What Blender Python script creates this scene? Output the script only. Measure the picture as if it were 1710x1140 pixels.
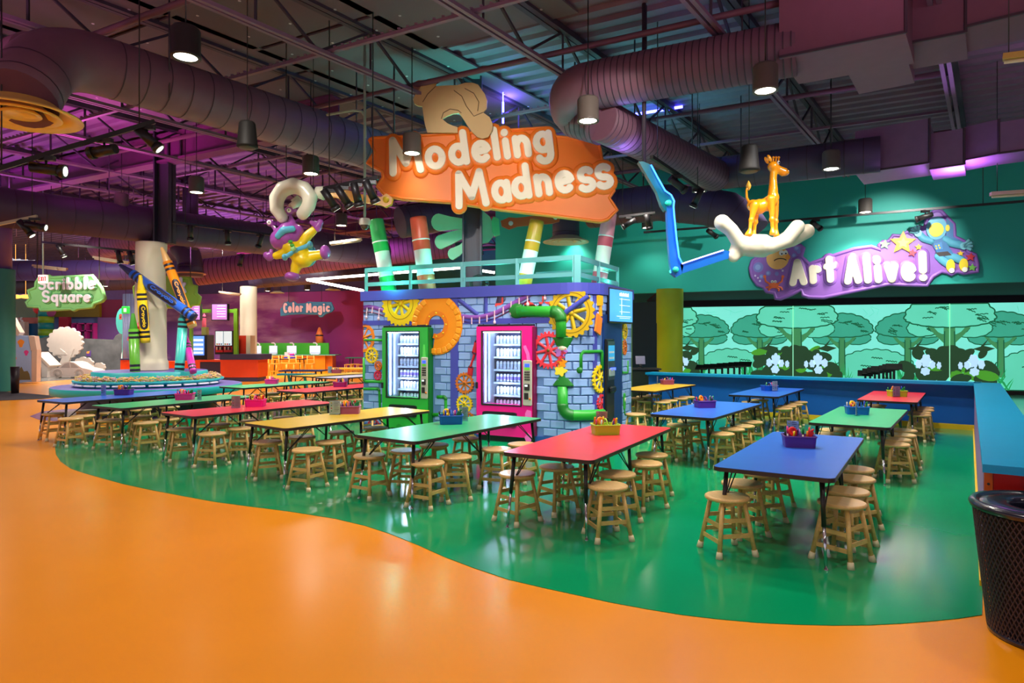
import bpy, math, random
from math import sin, cos, pi, radians
from mathutils import Vector, Matrix
random.seed(7)
S = bpy.context.scene
COL = S.collection
for o in list(bpy.data.objects): bpy.data.objects.remove(o)

# ---------------------------------------------------------------- camera, world, exposure
F, CX, HY, EYE = 1090.0, 855.0, 568.0, 1.6
cam = bpy.data.cameras.new('camera'); camo = bpy.data.objects.new('camera', cam); COL.objects.link(camo)
camo.location = (0, 0, EYE); camo.rotation_euler = (pi/2, 0, 0)
cam.sensor_width = 36; cam.lens = F/1710*36; cam.shift_y = -2/1710; cam.clip_end = 200; cam.clip_start = .05
S.camera = camo
w = bpy.data.worlds.new('world'); S.world = w; w.use_nodes = True
w.node_tree.nodes['Background'].inputs[0].default_value = (.86, .80, .92, 1)
w.node_tree.nodes['Background'].inputs[1].default_value = .55
vs = S.view_settings; vs.view_transform = 'Standard'; vs.look = 'None'; vs.exposure = 0.48; vs.gamma = 1; vs.use_curve_mapping = False

LIGHTK = 1.0
def lamp(kind, name, loc, energy, color=(1, 1, 1), size=.1, target=None, spot=None, blend=.5):
    l = bpy.data.lights.new(name, kind); l.energy = energy*LIGHTK; l.color = color
    if kind == 'SPOT':
        l.spot_size = radians(spot or 90); l.spot_blend = blend
    if kind == 'AREA': l.size = size
    else: l.shadow_soft_size = size
    o = bpy.data.objects.new(name, l); COL.objects.link(o); o.location = loc
    if target is not None:
        o.rotation_euler = (Vector(target)-Vector(loc)).to_track_quat('-Z', 'Y').to_euler()
    return o
def W(px, py, Z):                       # a point at depth Z, read off the photograph
    return Vector(((px-CX)*Z/F, Z, EYE-(py-HY)*Z/F))
def G(px, py, z=0.0):                   # a point on a level surface at height z
    return W(px, py, (EYE-z)*F/(py-HY))

# pendant downlights: (px, py of lens) -> position ; all hang at one height
PZ = 4.55
PEND = [(310, 97), (688, 257), (982, 203), (1278, 153), (519, 291), (328, 322), (203, 347), (1168, 320), (1388, 283),
        (1445, 355), (570, 377), (103, 370), (1081, 381), (577, 426), (955, 395), (48, 455), (142, 458), (187, 454),
        (226, 438), (355, 452), (333, 455), (513, 484), (447, 486), (176, 478), (1205, 395)]
def pendpos(px, py):
    Z = (PZ-EYE)*F/(HY-py); Z = min(Z, 30)
    return W(px, py, Z)
warm = (1, .93, .82)
for i, (px, py) in enumerate(PEND):
    p = pendpos(px, py)
    e = 14 if i == 1 else 80 if i in (12, 14) else ((300 if p.y > 7 else 90) if p.y < 20 else 320)
    lamp('SPOT', 'pendant_and_fill_light', (p.x, p.y, p.z-.03), e, warm, .10, (p.x, p.y, 0), 120, .7)
# downlights of the same room that hang behind and beside the camera
for (x, y) in [(-4.6, 4.5), (0.2, 3.6), (4.6, 4.2), (-7.5, 7.5), (-2.4, 1.0), (2.6, .6), (-6, 1.0), (7.5, 1.5), (0, -3), (-5, -3), (5, -3), (8.5, 6.0)]:
    lamp('SPOT', 'pendant_and_fill_light', (x, y, PZ), 120, warm, .10, (x, y, 0), 125, .7)
# added fill spots without fixtures, brightening the rest of the hall
for (x, y) in [(-10.2, 12.2), (-4.5, 14.5), (0.5, 16), (-12, 19), (-7, 19.5), (-2.5, 20.5), (-18, 25.5), (-11, 25), (-6, 26), (-20, 29), (-14, 30), (-9, 31), (-19, 35)]:
    lamp('SPOT', 'pendant_and_fill_light', (x, y, 3.75), 240, warm, .3, (x, y, 0), 150, .6)
for (x, y) in [(5.5, 9.5), (2.6, 14), (8.5, 14.2), (-4.5, 9.5), (-1.5, 7.2), (1.6, 7.6)]:  # fill spots added over the nearer tables, with no pendant of their own
    lamp('SPOT', 'pendant_and_fill_light', (x, y, 4.9), 190, warm, .12, (x, y, 0), 130, .6)
for (p, q, e) in [((-2.6, 6.6, 4.7), (-1.3, 10.9, 1.2), 220), ((.8, 5.8, 4.7), (.2, 10.2, 1.2), 220), ((4.2, 7.4, 4.7), (1.4, 10.4, 1.3), 200)]:
    lamp('SPOT', 'track_and_fill_spot', p, e, (1, .97, .95), .12, q, 60, .7)
# coloured ceiling uplights, plus added mauve up-spots standing in for floor bounce
for (p, e, c_) in [((-8.5, 13, 4.2), 260, (1, .12, .75)), ((-13, 16, 3.6), 330, (.75, .15, 1)), ((-11, 24, 3.8), 480, (.6, .2, 1)), ((-4, 20, 4.0), 300, (.9, .2, .9)), ((-3, 28, 3.6), 360, (.6, .25, 1)),
                   ((-6.5, 6.5, 4.2), 110, (1, .35, .7)), ((-.8, 11.2, 4.4), 120, (.1, 1, .75)), ((2.2, 12.5, 4.3), 160, (.1, .8, .85)), ((1.6, 9.8, 4.5), 110, (.3, .25, 1)), ((7.5, 11, 4.3), 180, (.6, .25, 1)), ((3.5, 5.5, 4.2), 110, (1, .5, .7)), ((-2.5, 5.0, 4.0), 110, (1, .55, .75)), ((1, 4, 4.0), 90, (1, .6, .8)), ((9, 8, 4.2), 150, (.8, .4, .9)), ((-12, 9, 4.2), 150, (1, .2, .8)), ((-17, 30, 3.6), 500, (.6, .25, 1)), ((-8, 17, 3.6), 240, (.9, .25, .9))]:
    lamp('SPOT', 'uplight_and_fill', p, e, c_, .3, (p[0], p[1], 9), 150, .8)
# teal strips on the snack kiosk roof, track spots on the big signs
for (px, py, Z) in [(650, 470, 11.0), (735, 466, 10.9), (830, 462, 10.5), (920, 460, 10.3), (1020, 468, 10.9)]:
    q = W(px, py, Z); lamp('POINT', 'roof_strip_light', (q.x, q.y+.25, q.z), 14, (.05, 1, .65), .05)
lamp('SPOT', 'track_and_fill_spot', (-1.2, 6.4, 4.9), 260, warm, .08, (-.3, 10.7, 4.2), 46, .7)
lamp('SPOT', 'track_and_fill_spot', (1.6, 6.6, 4.9), 180, warm, .08, (1.0, 10.7, 4.0), 46, .7)
lamp('SPOT', 'track_and_fill_spot', (8.2, 12.4, 4.9), 380, (.95, 1, .95), .08, (9.0, 15.6, 3.5), 58, .6)
lamp('SPOT', 'track_and_fill_spot', (-3.6, 7.0, 4.9), 220, warm, .08, (-3.6, 10.4, 3.4), 40, .7)
lamp('SPOT', 'track_and_fill_spot', (3.2, 6.0, 4.8), 45, warm, .08, (3.6, 8.8, 3.2), 46, .7)

lamp('SPOT', 'track_and_fill_spot', (-13.6, 13.6, 4.6), 560, warm, .08, (-13.1, 19, 3.2), 34, .8)  # added fill spot, lifts the dark Scribble Square lettering
lamp('SPOT', 'track_and_fill_spot', (-9.6, 29.5, 4.8), 300, warm, .08, (-10.6, 34, 3.2), 50, .8)  # added fill spot to lighten the Color Magic letters
lamp('SPOT', 'track_and_fill_spot', (6.0, 13.0, 4.9), 320, (.95, 1, .95), .08, (4.5, 17.6, 3.6), 60, .8)  # extra spot put in to brighten the teal wall
# ---------------------------------------------------------------- materials (all procedural)
MC = {}
def lin(c):
    return tuple(((v/255)/12.92 if v <= 10 else (((v/255)+.055)/1.055)**2.4) for v in c)
def mat(name, rgb, rough=.5, metal=0.0, emit=0.0, var=.06, scale=6.0, bump=0.0, coat=0.0, spec=.5, objvar=0.0, stretch=None):
    if name in MC: return MC[name]
    m = bpy.data.materials.new(name); m.use_nodes = True; MC[name] = m
    nt = m.node_tree; N = nt.nodes; L = nt.links; b = N['Principled BSDF']
    col = lin(rgb)
    b.inputs['Roughness'].default_value = rough; b.inputs['Metallic'].default_value = metal
    b.inputs['Coat Weight'].default_value = coat; b.inputs['Coat Roughness'].default_value = .12
    b.inputs['Specular IOR Level'].default_value = spec
    tc = N.new('ShaderNodeTexCoord'); nz = N.new('ShaderNodeTexNoise'); nz.inputs['Scale'].default_value = scale; nz.inputs['Detail'].default_value = 3
    src = tc.outputs['Object']
    if stretch:
        mp = N.new('ShaderNodeMapping'); mp.inputs['Scale'].default_value = stretch; L.new(src, mp.inputs['Vector']); src = mp.outputs['Vector']
    L.new(src, nz.inputs['Vector'])
    mr = N.new('ShaderNodeMapRange'); mr.inputs['From Min'].default_value = .25; mr.inputs['From Max'].default_value = .75
    mr.inputs['To Min'].default_value = 1-var; mr.inputs['To Max'].default_value = 1+var
    L.new(nz.outputs['Fac'], mr.inputs['Value'])
    fac = mr.outputs['Result']
    if objvar:
        oi = N.new('ShaderNodeObjectInfo'); mo = N.new('ShaderNodeMapRange'); mo.inputs['To Min'].default_value = 1-objvar; mo.inputs['To Max'].default_value = 1+objvar
        L.new(oi.outputs['Random'], mo.inputs['Value']); mu = N.new('ShaderNodeMath'); mu.operation = 'MULTIPLY'
        L.new(fac, mu.inputs[0]); L.new(mo.outputs['Result'], mu.inputs[1]); fac = mu.outputs[0]
    vm = N.new('ShaderNodeVectorMath'); vm.operation = 'SCALE'; vm.inputs[0].default_value = col; L.new(fac, vm.inputs['Scale'])
    L.new(vm.outputs['Vector'], b.inputs['Base Color'])
    if emit:
        L.new(vm.outputs['Vector'], b.inputs['Emission Color']); b.inputs['Emission Strength'].default_value = emit
    if bump:
        bp = N.new('ShaderNodeBump'); bp.inputs['Strength'].default_value = bump; bp.inputs['Distance'].default_value = .01
        L.new(nz.outputs['Fac'], bp.inputs['Height']); L.new(bp.outputs['Normal'], b.inputs['Normal'])
    return m
def glass(name, tint=(235, 245, 255), gl=.12):
    if name in MC: return MC[name]
    m = bpy.data.materials.new(name); m.use_nodes = True; MC[name] = m
    nt = m.node_tree; N = nt.nodes; L = nt.links; N.remove(N['Principled BSDF'])
    t = N.new('ShaderNodeBsdfTransparent'); t.inputs[0].default_value = (*lin(tint), 1)
    g = N.new('ShaderNodeBsdfGlossy'); g.inputs['Roughness'].default_value = .03
    lw = N.new('ShaderNodeLayerWeight'); lw.inputs[0].default_value = .25
    ma = N.new('ShaderNodeMath'); ma.operation = 'MULTIPLY_ADD'; ma.inputs[1].default_value = .5; ma.inputs[2].default_value = gl*.4
    L.new(lw.outputs['Fresnel'], ma.inputs[0])
    mx = N.new('ShaderNodeMixShader'); L.new(ma.outputs[0], mx.inputs[0]); L.new(t.outputs[0], mx.inputs[1]); L.new(g.outputs[0], mx.inputs[2])
    L.new(mx.outputs[0], N['Material Output'].inputs[0])
    return m
def wood(name, rgb, scale=3, objvar=.12):
    return mat(name, rgb, .38, var=.16, scale=scale, stretch=(14, 1.2, 14), objvar=objvar, coat=.25)
def P_(name, rgb, **k): return mat(name, rgb, **{'rough': .42, 'var': .03, **k})   # painted

# ---------------------------------------------------------------- mesh builder
PMAT = {}
def bsmooth(me, flags):
    me.polygons.foreach_set('use_smooth', flags)
class MB:
    def __init__(s): s.v = []; s.f = []; s.sm = []
    def add(s, vs, fs, sm=False, M=None):
        o = len(s.v)
        s.v += [tuple(M @ Vector(q)) if M is not None else tuple(q) for q in vs]
        s.f += [tuple(i+o for i in q) for q in fs]
        s.sm += (sm if isinstance(sm, list) else [sm]*len(fs)); return s
    def box(s, c, d, M=None, bev=0):
        x, y, z = (q/2 for q in d)
        if bev:
            b = min(bev, x*.9, y*.9)
            ring = [(x-b, -y), (x, -y+b), (x, y-b), (x-b, y), (-x+b, y), (-x, y-b), (-x, -y+b), (-x+b, -y)]
            bz = min(bev, z*.9)
            ring2 = [(px*(1-bz/x), py*(1-bz/y)) for px, py in ring]
            vs = [(px, py, -z) for px, py in ring2]+[(px, py, -z+bz) for px, py in ring]+[(px, py, z-bz) for px, py in ring]+[(px, py, z) for px, py in ring2]
            fs = [tuple(range(7, -1, -1)), tuple(range(24, 32))]
            for k in range(3):
                for i in range(8): j = (i+1) % 8; fs.append((k*8+i, k*8+j, k*8+8+j, k*8+8+i))
        else:
            vs = [(-x, -y, -z), (x, -y, -z), (x, y, -z), (-x, y, -z), (-x, -y, z), (x, -y, z), (x, y, z), (-x, y, z)]
            fs = [(3, 2, 1, 0), (4, 5, 6, 7), (0, 1, 5, 4), (1, 2, 6, 5), (2, 3, 7, 6), (3, 0, 4, 7)]
        T = Matrix.Translation(c)
        return s.add(vs, fs, False, M @ T if M is not None else T)
    def bb(s, x0, x1, y0, y1, z0, z1, M=None, bev=0):
        return s.box(((x0+x1)/2, (y0+y1)/2, (z0+z1)/2), (abs(x1-x0), abs(y1-y0), abs(z1-z0)), M, bev)
    def frame(s, p0, p1):
        p0 = Vector(p0); d = Vector(p1)-p0; L = d.length; d = d/L
        up = Vector((0, 0, 1)) if abs(d.z) < .95 else Vector((0, 1, 0))
        x = up.cross(d).normalized(); y = d.cross(x)
        return p0, d, x, y, L
    def bar(s, p0, p1, wx, wy):
        p, d, x, y, L = s.frame(p0, p1)
        M = Matrix(((x.x, y.x, d.x, p.x), (x.y, y.y, d.y, p.y), (x.z, y.z, d.z, p.z), (0, 0, 0, 1)))
        return s.box((0, 0, L/2), (wx, wy, L), M)
    def cyl(s, p0, p1, r0, r1=None, n=10, caps=True):
        r1 = r0 if r1 is None else r1
        p, d, x, y, L = s.frame(p0, p1); q = Vector(p1)
        vs = [p+(x*cos(2*pi*i/n)+y*sin(2*pi*i/n))*r0 for i in range(n)]+[q+(x*cos(2*pi*i/n)+y*sin(2*pi*i/n))*r1 for i in range(n)]
        fs = [(i, (i+1) % n, n+(i+1) % n, n+i) for i in range(n)]; sm = [True]*n
        if caps: fs += [tuple(range(n-1, -1, -1)), tuple(range(n, 2*n))]; sm += [False, False]
        return s.add(vs, fs, sm)
    def tube(s, pts, r, n=8, caps=True):
        pts = [Vector(p) for p in pts]; k = len(pts)
        rr = r if isinstance(r, (list, tuple)) else [r]*k
        prev = None; vs = []
        for i, p in enumerate(pts):
            t = (pts[min(i+1, k-1)]-pts[max(i-1, 0)]).normalized()
            if prev is None:
                a = Vector((0, 0, 1)) if abs(t.z) < .9 else Vector((0, 1, 0)); x = a.cross(t).normalized()
            else: x = (prev-t*prev.dot(t)).normalized()
            prev = x; y = t.cross(x)
            vs += [p+(x*cos(2*pi*j/n)+y*sin(2*pi*j/n))*rr[i] for j in range(n)]
        fs = [(i*n+j, i*n+(j+1) % n, (i+1)*n+(j+1) % n, (i+1)*n+j) for i in range(k-1) for j in range(n)]; sm = [True]*len(fs)
        if caps: fs += [tuple(range(n-1, -1, -1)), tuple(range((k-1)*n, k*n))]; sm += [False, False]
        return s.add(vs, fs, sm)
    def lathe(s, prof, n=16, M=None, sm=True, a0=0, a1=2*pi):
        full = abs(a1-a0-2*pi) < 1e-6; m = n if full else n+1
        vs = [(r*cos(a0+(a1-a0)*i/n), r*sin(a0+(a1-a0)*i/n), z) for (r, z) in prof for i in range(m)]
        fs = []
        for k in range(len(prof)-1):
            for i in range(n):
                j = (i+1) % m; fs.append((k*m+i, k*m+j, (k+1)*m+j, (k+1)*m+i))
        return s.add(vs, fs, sm, M)
    def prism(s, poly, z0, z1, M=None):
        n = len(poly)
        ar = sum(poly[i][0]*poly[(i+1) % n][1]-poly[(i+1) % n][0]*poly[i][1] for i in range(n))
        if ar < 0: poly = poly[::-1]
        vs = [(x, y, z0) for x, y in poly]+[(x, y, z1) for x, y in poly]
        fs = [tuple(range(n-1, -1, -1)), tuple(range(n, 2*n))]+[(i, (i+1) % n, n+(i+1) % n, n+i) for i in range(n)]
        return s.add(vs, fs, False, M)
    def ribbon(s, pts, w, prof, M=None, caps=True):
        """stroke of half-width w along 2D pts; prof = [(u in -1..1, height)]"""
        pts = [Vector((p[0], p[1])) for p in pts]; k = len(pts); m = len(prof); vs = []; fs = []
        def ring(p, nx, ny):
            return [(p.x+nx*u*w, p.y+ny*u*w, h) for u, h in prof]
        rows = []
        def tan(i):
            t = pts[min(i+1, k-1)]-pts[max(i-1, 0)]
            return t.normalized() if t.length > 1e-9 else Vector((1, 0))
        hp = [q for q in prof if q[0] >= -1e-9]
        for i, p in enumerate(pts):
            t = tan(i); rows.append(ring(p, -t.y, t.x))
        for r in rows: vs += r
        for i in range(k-1):
            for j in range(m-1): fs.append((i*m+j, i*m+j+1, (i+1)*m+j+1, (i+1)*m+j))
        if caps:
            for (p, t) in ((pts[0], -tan(0)), (pts[-1], tan(k-1))):
                base = len(vs); q = 8; a0 = math.atan2(t.y, t.x)-pi/2
                hm = len(hp)
                for a in range(q+1):
                    an = a0+pi*a/q; vs += [(p.x+cos(an)*u*w, p.y+sin(an)*u*w, h) for u, h in hp]
                for a in range(q):
                    for j in range(hm-1): fs.append((base+a*hm+j, base+(a+1)*hm+j, base+(a+1)*hm+j+1, base+a*hm+j+1))
        return s.add(vs, fs, True, M)
    def ell(s, c, r, n=16, m=10, M=None):
        c = Vector(c); vs = []; fs = []
        for k in range(m+1):
            a = pi*k/m
            for i in range(n):
                b = 2*pi*i/n; vs.append((c.x+r[0]*sin(a)*cos(b), c.y+r[1]*sin(a)*sin(b), c.z+r[2]*cos(a)))
        for k in range(m):
            for i in range(n): j = (i+1) % n; fs.append((k*n+i, (k+1)*n+i, (k+1)*n+j, k*n+j))
        return s.add(vs, fs, True, M)
    def build(s, name, material, parent=None, world=False):
        me = bpy.data.meshes.new(name)
        v = s.v
        if world and parent is not None:
            Mi = PMAT[parent].inverted(); v = [tuple(Mi @ Vector(q)) for q in v]
        me.from_pydata(v, [], s.f); me.materials.append(material)
        bsmooth(me, s.sm)
        return link(name, me, parent)
def link(name, me, parent=None):
    o = bpy.data.objects.new(name, me); COL.objects.link(o)
    if parent is not None:
        o.parent = parent; PMAT[o] = PMAT.get(parent, Matrix())
    else: PMAT[o] = Matrix()
    return o
def tag(o, label=None, cat=None, group=None, kind=None):
    if label: o['label'] = label
    if cat: o['category'] = cat
    if group: o['group'] = group
    if kind: o['kind'] = kind
    return o
def thing(name, label, cat, loc=(0, 0, 0), rz=0.0, group=None):
    o = bpy.data.objects.new(name, None); COL.objects.link(o); o.empty_display_size = .1
    o.location = loc; o.rotation_euler = (0, 0, rz)
    PMAT[o] = Matrix.Translation(loc) @ Matrix.Rotation(rz, 4, 'Z')
    return tag(o, label, cat, group)
def struct(name, mb, m, parent=None):
    o = mb.build(name, m, parent)
    if parent is None: o['kind'] = 'structure'
    return o
def kids(o): return KID.get(o, [])
KID = {}
def index_kids():
    KID.clear()
    for o in COL.objects:
        if o.parent: KID.setdefault(o.parent, []).append(o)
def copy_tree(o, parent=None):
    c = o.copy(); COL.objects.link(c)
    if parent is not None: c.parent = parent
    for ch in KID.get(o, []): copy_tree(ch, c)
    return c
def place_copy(o, loc, rz, label=None, group=None):
    c = copy_tree(o); c.location = loc; c.rotation_euler = (0, 0, rz)
    if label: c['label'] = label
    if group: c['group'] = group
    return c
def plane(p0, ex, ez=None):              # local (x, y, depth towards the viewer) frame of an upright panel
    ex = Vector(ex).normalized(); ez = Vector((0, 0, 1)); n = ex.cross(ez)
    return Matrix(((ex.x, ez.x, n.x, p0[0]), (ex.y, ez.y, n.y, p0[1]), (ex.z, ez.z, n.z, p0[2]), (0, 0, 0, 1)))
def onplane(M, px, py, d=0.0):           # local (x, y) where the sight line of the photograph meets the panel
    n = Vector((M[0][2], M[1][2], M[2][2])); o = Vector((M[0][3], M[1][3], M[2][3]))+n*d
    c = Vector((0, 0, EYE)); r = Vector(((px-CX)/F, 1, -(py-HY)/F)); t = (o-c).dot(n)/r.dot(n); q = M.inverted() @ (c+r*t)
    return (q.x, q.y)
def arc(cx, cy, rx, ry, a0, a1, n=14):
    return [(cx+rx*cos(radians(a0+(a1-a0)*i/n)), cy+ry*sin(radians(a0+(a1-a0)*i/n))) for i in range(n+1)]
def remeshed(name, mb, material, parent, vox=.02, smooth=6, world=True):
    """fuse overlapping shapes into one continuous skin"""
    o = mb.build(name, material, parent, world)
    r = o.modifiers.new('fuse', 'REMESH'); r.mode = 'VOXEL'; r.voxel_size = vox
    q = o.modifiers.new('smooth', 'SMOOTH'); q.iterations = smooth; q.factor = .5
    dg = bpy.context.evaluated_depsgraph_get(); me = bpy.data.meshes.new_from_object(o.evaluated_get(dg))
    o.modifiers.clear(); old = o.data; o.data = me; bpy.data.meshes.remove(old)
    bsmooth(me, [True]*len(me.polygons))
    if not me.materials: me.materials.append(material)
    return o
def caps(mb, pts):                       # chain of (point, radius): tapered limb with round joints
    for i, (p, r) in enumerate(pts):
        rr = r if isinstance(r, tuple) else (r, r, r)
        mb.ell(p, rr, 14, 9)
        if i:
            p0, r0 = pts[i-1]; r0 = r0[0] if isinstance(r0, tuple) else r0
            mb.cyl(p0, p, r0*.98, rr[0]*.98, 14)
# ---------------------------------------------------------------- brush lettering (hand-built strokes)
GL = {
 'M': [[(.02, 0), (.12, .98)], [(.12, .98), (.43, .25)], [(.43, .25), (.74, .98)], [(.74, .98), (.84, 0)], .86],
 'A': [[(0, 0), (.40, 1)], [(.40, 1), (.78, 0)], [(.18, .33), (.62, .33)], .78],
 'S': [arc(.33, .74, .29, .26, 35, 270, 12)+arc(.33, .24, .31, .24, 88, -145, 12), .66],
 'C': [arc(.38, .5, .36, .5, 50, 310, 18), .66],
 'a': [arc(.28, .30, .27, .29, 0, 360, 18), [(.55, .58), (.57, .02)], .60],
 'b': [[(.03, 1), (.03, .02)], arc(.29, .30, .26, .28, 0, 360, 18), .58],
 'c': [arc(.29, .30, .28, .29, 48, 312, 16), .52],
 'd': [arc(.28, .30, .27, .28, 0, 360, 18), [(.54, 1.02), (.57, .02)], .60],
 'e': [[(.03, .30), (.52, .36)]+arc(.29, .31, .27, .28, 10, 312, 16), .58],
 'g': [arc(.28, .32, .26, .27, 0, 360, 18), [(.54, .60), (.55, -.10)]+arc(.30, -.10, .25, .24, 0, -150, 9), .60],
 'i': [[(.03, .56), (.05, .02)], [(.02, .84), (.03, .86)], .10],
 'k': [[(.03, 1), (.03, .0)], [(.06, .28), (.44, .60)], [(.18, .36), (.48, .0)], .50],
 'l': [[(.02, 1.02), (.05, .02)], .10],
 'n': [[(.03, .58), (.05, .02)], arc(.27, .33, .22, .24, 165, 0, 10)+[(.50, .02)], .52],
 'o': [arc(.29, .30, .28, .29, 0, 360, 20), .58],
 'q': [arc(.28, .31, .26, .28, 0, 360, 18), [(.54, .58), (.55, -.38)], .58],
 'r': [[(.03, .58), (.04, .02)], arc(.25, .34, .21, .22, 165, 45, 8), .40],
 's': [arc(.24, .44, .21, .16, 40, 270, 10)+arc(.24, .145, .23, .14, 88, -145, 10), .48],
 't': [[(.18, .92), (.20, .02)], [(0, .60), (.40, .60)], .40],
 'u': [[(.03, .58), (.03, .26)]+arc(.26, .26, .23, .25, 180, 360, 10), [(.50, .58), (.53, .02)], .55],
 'v': [[(.02, .58), (.25, .02)], [(.25, .02), (.50, .58)], .50],
 'y': [[(.02, .58), (.26, .06)], [(.52, .58), (.16, -.34)], .52],
 '!': [[(.08, 1.05), (.05, .36)], [(.03, .04), (.04, .05)], .12],
 'm': [[(.03, .58), (.04, .02)], arc(.22, .36, .17, .21, 165, 0, 8)+[(.40, .02)], arc(.57, .36, .17, .21, 165, 0, 8)+[(.75, .02)], .78],
 'R': [[(.04, 1), (.04, 0)], arc(.24, .74, .26, .25, 110, -110, 10), [(.2, .48), (.52, 0)], .56],
 'E': [[(.04, 1), (.04, 0)], [(.04, 1), (.46, 1)], [(.04, .52), (.40, .52)], [(.04, 0), (.46, 0)], .52],
 'X': [[(0, 1), (.5, 0)], [(.5, 1), (0, 0)], .54], 'I': [[(.05, 1), (.05, 0)], .12],
 'T': [[(0, 1), (.56, 1)], [(.28, 1), (.28, 0)], .58],
}
def subdiv(pts, step=.12):
    out = [pts[0]]
    for a, b in zip(pts[:-1], pts[1:]):
        d = math.hypot(b[0]-a[0], b[1]-a[1]); n = max(1, int(d/step))
        out += [(a[0]+(b[0]-a[0])*k/n, a[1]+(b[1]-a[1])*k/n) for k in range(1, n+1)]
    return out
FLAT = lambda z0, z1, b=.12: [(-1, z0), (-1, z1-(z1-z0)*.3), (-1+b, z1), (0, z1+.0001), (1-b, z1), (1, z1-(z1-z0)*.3), (1, z0)]
def PUFF(z0, z1): return [(cos(pi-pi*i/10), z0+(z1-z0)*sin(pi*i/10)**.7) for i in range(11)]
def glyph(mb, ch, M, sx, sy, w, prof, sl=0.0):
    """strokes of one letter: x0,y0 come from M; sx, sy scale; w stroke half-width"""
    for st in GL[ch][:-1]:
        pts = [(x*sx+y*sl*sy, y*sy) for x, y in subdiv(st)]
        mb.ribbon(pts, w, prof, M)
# ---------------------------------------------------------------- setting: floor
def floor_mat(name, rgb, rough=.17, tint=.10):
    m = mat(name, rgb, rough, var=tint, scale=.7, coat=.06, spec=.4)
    nt = m.node_tree; N = nt.nodes; L = nt.links; b = N['Principled BSDF']
    n2 = N.new('ShaderNodeTexNoise'); n2.inputs['Scale'].default_value = 2.2; n2.inputs['Detail'].default_value = 6
    r = N.new('ShaderNodeMapRange'); r.inputs['To Min'].default_value = rough*.75; r.inputs['To Max'].default_value = rough*1.45
    L.new(n2.outputs['Fac'], r.inputs['Value']); L.new(r.outputs['Result'], b.inputs['Roughness'])
    return m
ORANGE = floor_mat('orange_vinyl', (243, 148, 10), .25, .06)
GREEN = floor_mat('green_vinyl', (0, 148, 92), .13, .07)
fl = MB(); fl.bb(-45, 45, -9, 62, -.1, 0); floor = struct('floor', fl, ORANGE)
def patch(name, poly, m, z=.004, lab=None):
    mb = MB(); mb.prism([(p[0], p[1]) for p in poly], .0002, z); o = mb.build(name, m, floor)
    if lab: o['label'] = lab
    return o
near = [(92, 742), (92, 747), (93.5, 759), (101, 770.5), (117.5, 782), (138, 789), (158.5, 795), (205.5, 808), (254.6, 818.5), (310, 829), (360, 838), (420, 846), (480, 853.5), (560, 866),
        (610, 878), (650, 891), (700, 911), (740, 929), (790, 948), (850, 968), (905, 981), (960, 993), (1020, 1006), (1080, 1017), (1140, 1027), (1200, 1034), (1265, 1040), (1330, 1043), (1390, 1044.5), (1450, 1044), (1510, 1041), (1560, 1037), (1600, 1033), (1640, 1027)]
gp = [G(*q) for q in near]+[Vector((8.35, 11.5, 0)), Vector((3.1, 15.6, 0)), Vector((-1.0, 17.5, 0)), G(560, 660), G(470, 668), G(400, 680), G(330, 692), G(280, 703), G(200, 710), G(130, 718), G(100, 733)]
patch('green_flooring', gp, GREEN, .004, 'green vinyl flooring under the tables')
patch('purple_flooring', [G(50, 695), G(66, 701), G(90, 703), G(150, 697), G(290, 700), G(330, 690), G(300, 684), G(210, 682), G(110, 683), G(70, 687)], floor_mat('purple_vinyl', (120, 70, 150)), .003, 'purple vinyl band')
patch('entrance_mat', [G(-80, 655), G(8, 654), G(100, 662), G(70, 666), G(-80, 672)], mat('mat_rib', (66, 62, 66), .9, var=.25, scale=60), .012, 'dark ribbed floor mat')
patch('grey_flooring', [W(-120, 0, 25).xy.to_3d(), G(20, 639), G(70, 637), G(175, 630), W(230, 0, 30).xy.to_3d(), W(150, 0, 42).xy.to_3d(), W(-120, 0, 42).xy.to_3d()], floor_mat('grey_vinyl', (118, 118, 116)), .003, 'grey flooring of the chalk play area')
patch('yellow_flooring', [G(430, 622), G(620, 622), W(620, 0, 45).xy.to_3d(), W(400, 0, 45).xy.to_3d()], floor_mat('yellow_vinyl', (240, 170, 20)), .003)
patch('aqua_flooring', [(9.2, 12.0), (6.0, 3.9), (30, 3), (30, 24), (4, 24), (4.0, 16)] and [(5.05, 5.7), (9.0, 11.7), (3.6, 15.9), (2, 24), (30, 24), (30, 3), (7, 3)], floor_mat('aqua_vinyl', (150, 190, 175), .12), .003, 'glossy grey green floor of the projection room')
# ---------------------------------------------------------------- ceiling: deck, joists, bridging
ue = Vector((sin(radians(36.4)), cos(radians(36.4)), 0)); ve = Vector((cos(radians(27.9)), -sin(radians(27.9)), 0))
HB, ZD = 5.6, 6.35
DECK = mat('deck_paint', (112, 92, 112), .7, var=.12, scale=2)
STEEL = mat('steel_paint', (122, 92, 118), .55, var=.08)
DARKST = mat('dark_steel_paint', (58, 46, 62), .6, var=.1)
ce = MB()
O0 = Vector(((-525+330*0)*.0, 7.676, 0)); base = Vector((-525*.007042, 7.676, 0))
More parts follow.
